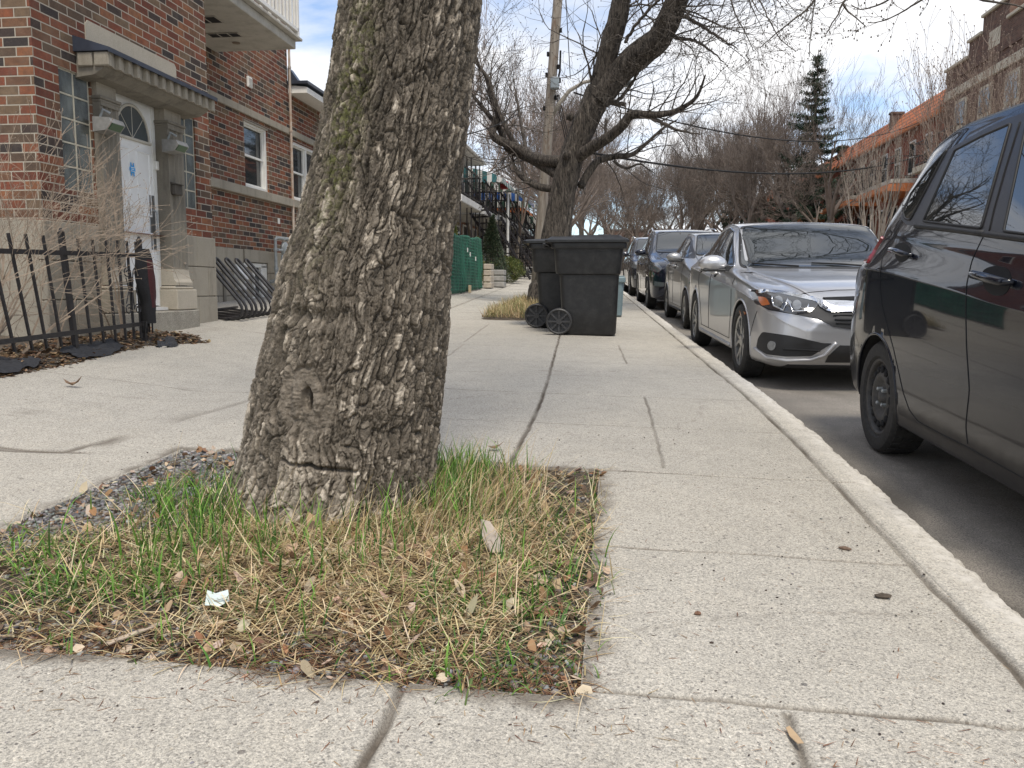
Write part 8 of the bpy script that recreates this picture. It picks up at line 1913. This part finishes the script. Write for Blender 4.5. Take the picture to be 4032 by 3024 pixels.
for (x, y, rz_, s_, lb) in ((9.3, 60, 1.3, 1.45, 'tall bare tree with thick forked trunk rising above the sedan roof, left of the spruce'), (7.6, 80, 2.2, 1.7, 'far tall bare tree near the street axis above the brown tangle'), (11.0, 54.5, 4.0, 1.25, 'bare tree right beside the spruce, in front of its left edge'), (-2.3, 35.5, 3.1, .85, 'bare tree standing right behind the leaning tree on the sidewalk side')):
    dup(pa, x, y, rz_, s_, lb)
wood = MB(); tw = Twigs(77, min_r=.012)
for q_ in range(800):
    x = rg_.uniform(-16, 22); y = rg_.uniform(97, 112); tw.grow((x, y, gz(1.2, y) - .2), (rg_.uniform(-.8, .8), rg_.uniform(-.5, .5), 1), rg_.uniform(.8, 2.6), .05, 3, .9, 0, .05, (3, 3), .72, .3)
tag(tw.mb.build('far_wood', M_FARTWIG), 'brown mass of bare brush closing off the end of the street', 'woods', kind='stuff')
# fan-shaped tree standing behind the pole, and the one behind the brick building
pd = bare_tree(54, 9.5, .09, 5, .55, .16, (2, 4), mat=simple('reddish_twigs', (.22, .165, .13), .9, var=.3), tmat=M_BRANCH_G, label='upright fan of reddish twigs standing between the row houses and the pole', L=2.0, fork=.22, shrink=.76, min_r=.009); put(pd, -4.3, 34.5, .4, 1.0)
dup(pd, -9.0, 17.0, 2.0, 1.25, 'bare budding tree behind the brick building, left of the big trunk')
dup(pd, -5.9, 33.0, 4.0, 1.15, 'pale twiggy tree rising over the row house roofs')
# multi-stemmed pale young tree and budding trees in front of the brick blocks
M_PALE = simple('pale_young_bark', (.36, .31, .26), .85, var=.25, scale=6)
def clump_tree(seed, label, x, y, n, L, spread, mat, r=.05, lev=4, lean=.45, bud=.0, up=.12):
    t = thing('young_tree', label, 'tree', (0, 0, 0)); tw = Twigs(seed, min_r=.006); rg = tw.r
    b = MB(); b.tube([(0, 0, -.2), (0, 0, .5)], [r * 2, r * 1.6], 10); b.build('trunk', mat, t, smooth=True)
    for k in range(n):
        a = 6.283 * k / n + rg.uniform(-.3, .3); an = rg.uniform(.08, lean); tw.grow((0, 0, .4), (math.cos(a) * math.sin(an), math.sin(a) * math.sin(an), math.cos(an)), L * rg.uniform(.8, 1.1), r, lev, spread, 0, up, (2, 4), .62, .10, bud)
    tw.mb.build('stems', mat, t, smooth=True); put(t, x, y); return t
clump_tree(61, 'pale many-stemmed young tree standing behind the roof of the silver sedan', 9.0, 30.5, 11, 2.6, .5, M_PALE, .045, 4, .55)
M_BUDDY = simple('budding_twig', (.22, .165, .13), .85, var=.3, scale=6)
for (sd, x, y, s, lb) in ((71, 10.4, 24.3, 1.0, 'dark slender budding tree at the right edge in front of the brown block'), (72, 10.3, 28.2, 1.0, 'wide budding tree whose thin branches cross the orange roof'), (75, 9.4, 23.6, .8, 'budding sapling rising just behind the roof of the black hatchback')):
    t = bare_tree(sd, 9.0, .10, 4, .62, .12, (2, 4), mat=M_BUDDY, label=lb, L=3.0, fork=.12, shrink=.70, min_r=.008, n0=6, bend=.12, bud=.016, name='budding_tree'); put(t, x, y, sd, s)
# ---- conifers
def spruce(seed, h, label, name='spruce_tree', rb=3.5, cols=((.030, .055, .032), (.045, .07, .04), (.022, .04, .025))):
    t = thing(name, label, 'tree', (0, 0, 0)); r_ = np.random.RandomState(seed); b = MB(); b.tube([(0, 0, -.3), (0, 0, h * .5), (0, 0, h)], [.20, .12, .02], 10); b.build('trunk', M_BRANCH, t)
    pts = []; br = MB(); z = h * .12
    while z < h * .985:
        f = 1 - z / h; n = 6 if f > .2 else 5; L0 = rb * (f ** .95)
        for k in range(n):
            a = r_.uniform(0, 6.283); L = L0 * r_.uniform(.45, 1.2) + .18; m_ = max(3, int(L / .10)); droop = .35 * f + .05
            pv = (0, 0, z)
            for i in range(1, m_ + 1):
                u = i / m_; x_ = L * u; zz = z - droop * L * math.sin(u * 2.4) * .55 + .16 * L * u ** 2
                P_ = (x_ * math.cos(a), x_ * math.sin(a), zz)
                wd = .10 + .26 * L * .5 * math.sin(min(1, u * 1.15) * 3.0) * (1 - .3 * u)
                c = int(10 + 26 * wd)
                for _ in range(c): s_ = r_.uniform(-1, 1) * wd; pts.append((P_[0] - math.sin(a) * s_ + r_.normal(0, .03), P_[1] + math.cos(a) * s_ + r_.normal(0, .03), zz - abs(s_) * .25 - abs(r_.normal(0, .05))))
            br.tube([(0, 0, z), (L * .5 * math.cos(a), L * .5 * math.sin(a), z - droop * L * .5), (L * math.cos(a), L * math.sin(a), z - droop * L * math.sin(2.4) * .55 + .16 * L)], [.03, .018, .006], 4)
        z += .42 * (.5 + f)
    br.build('branches', M_BRANCH, t); leaf_cloud('needles', pts, .15, cols, t, rs=seed); return t
sp = spruce(81, 12.9, 'tall dark spruce standing in front of the orange roofed row'); put(sp, 11.2, 50.5, 0)
sp2 = spruce(82, 8.0, 'broad dark conifer in the shade below and left of the tall spruce', rb=3.0); put(sp2, 11.4, 60, 0, 1.0)
sp3 = copy_tree(sp2); put(sp3, 10.2, 71, 1.0, 1.1); sp3['label'] = 'dark conifer glimpsed deep in the bare trees, left of the broad one'
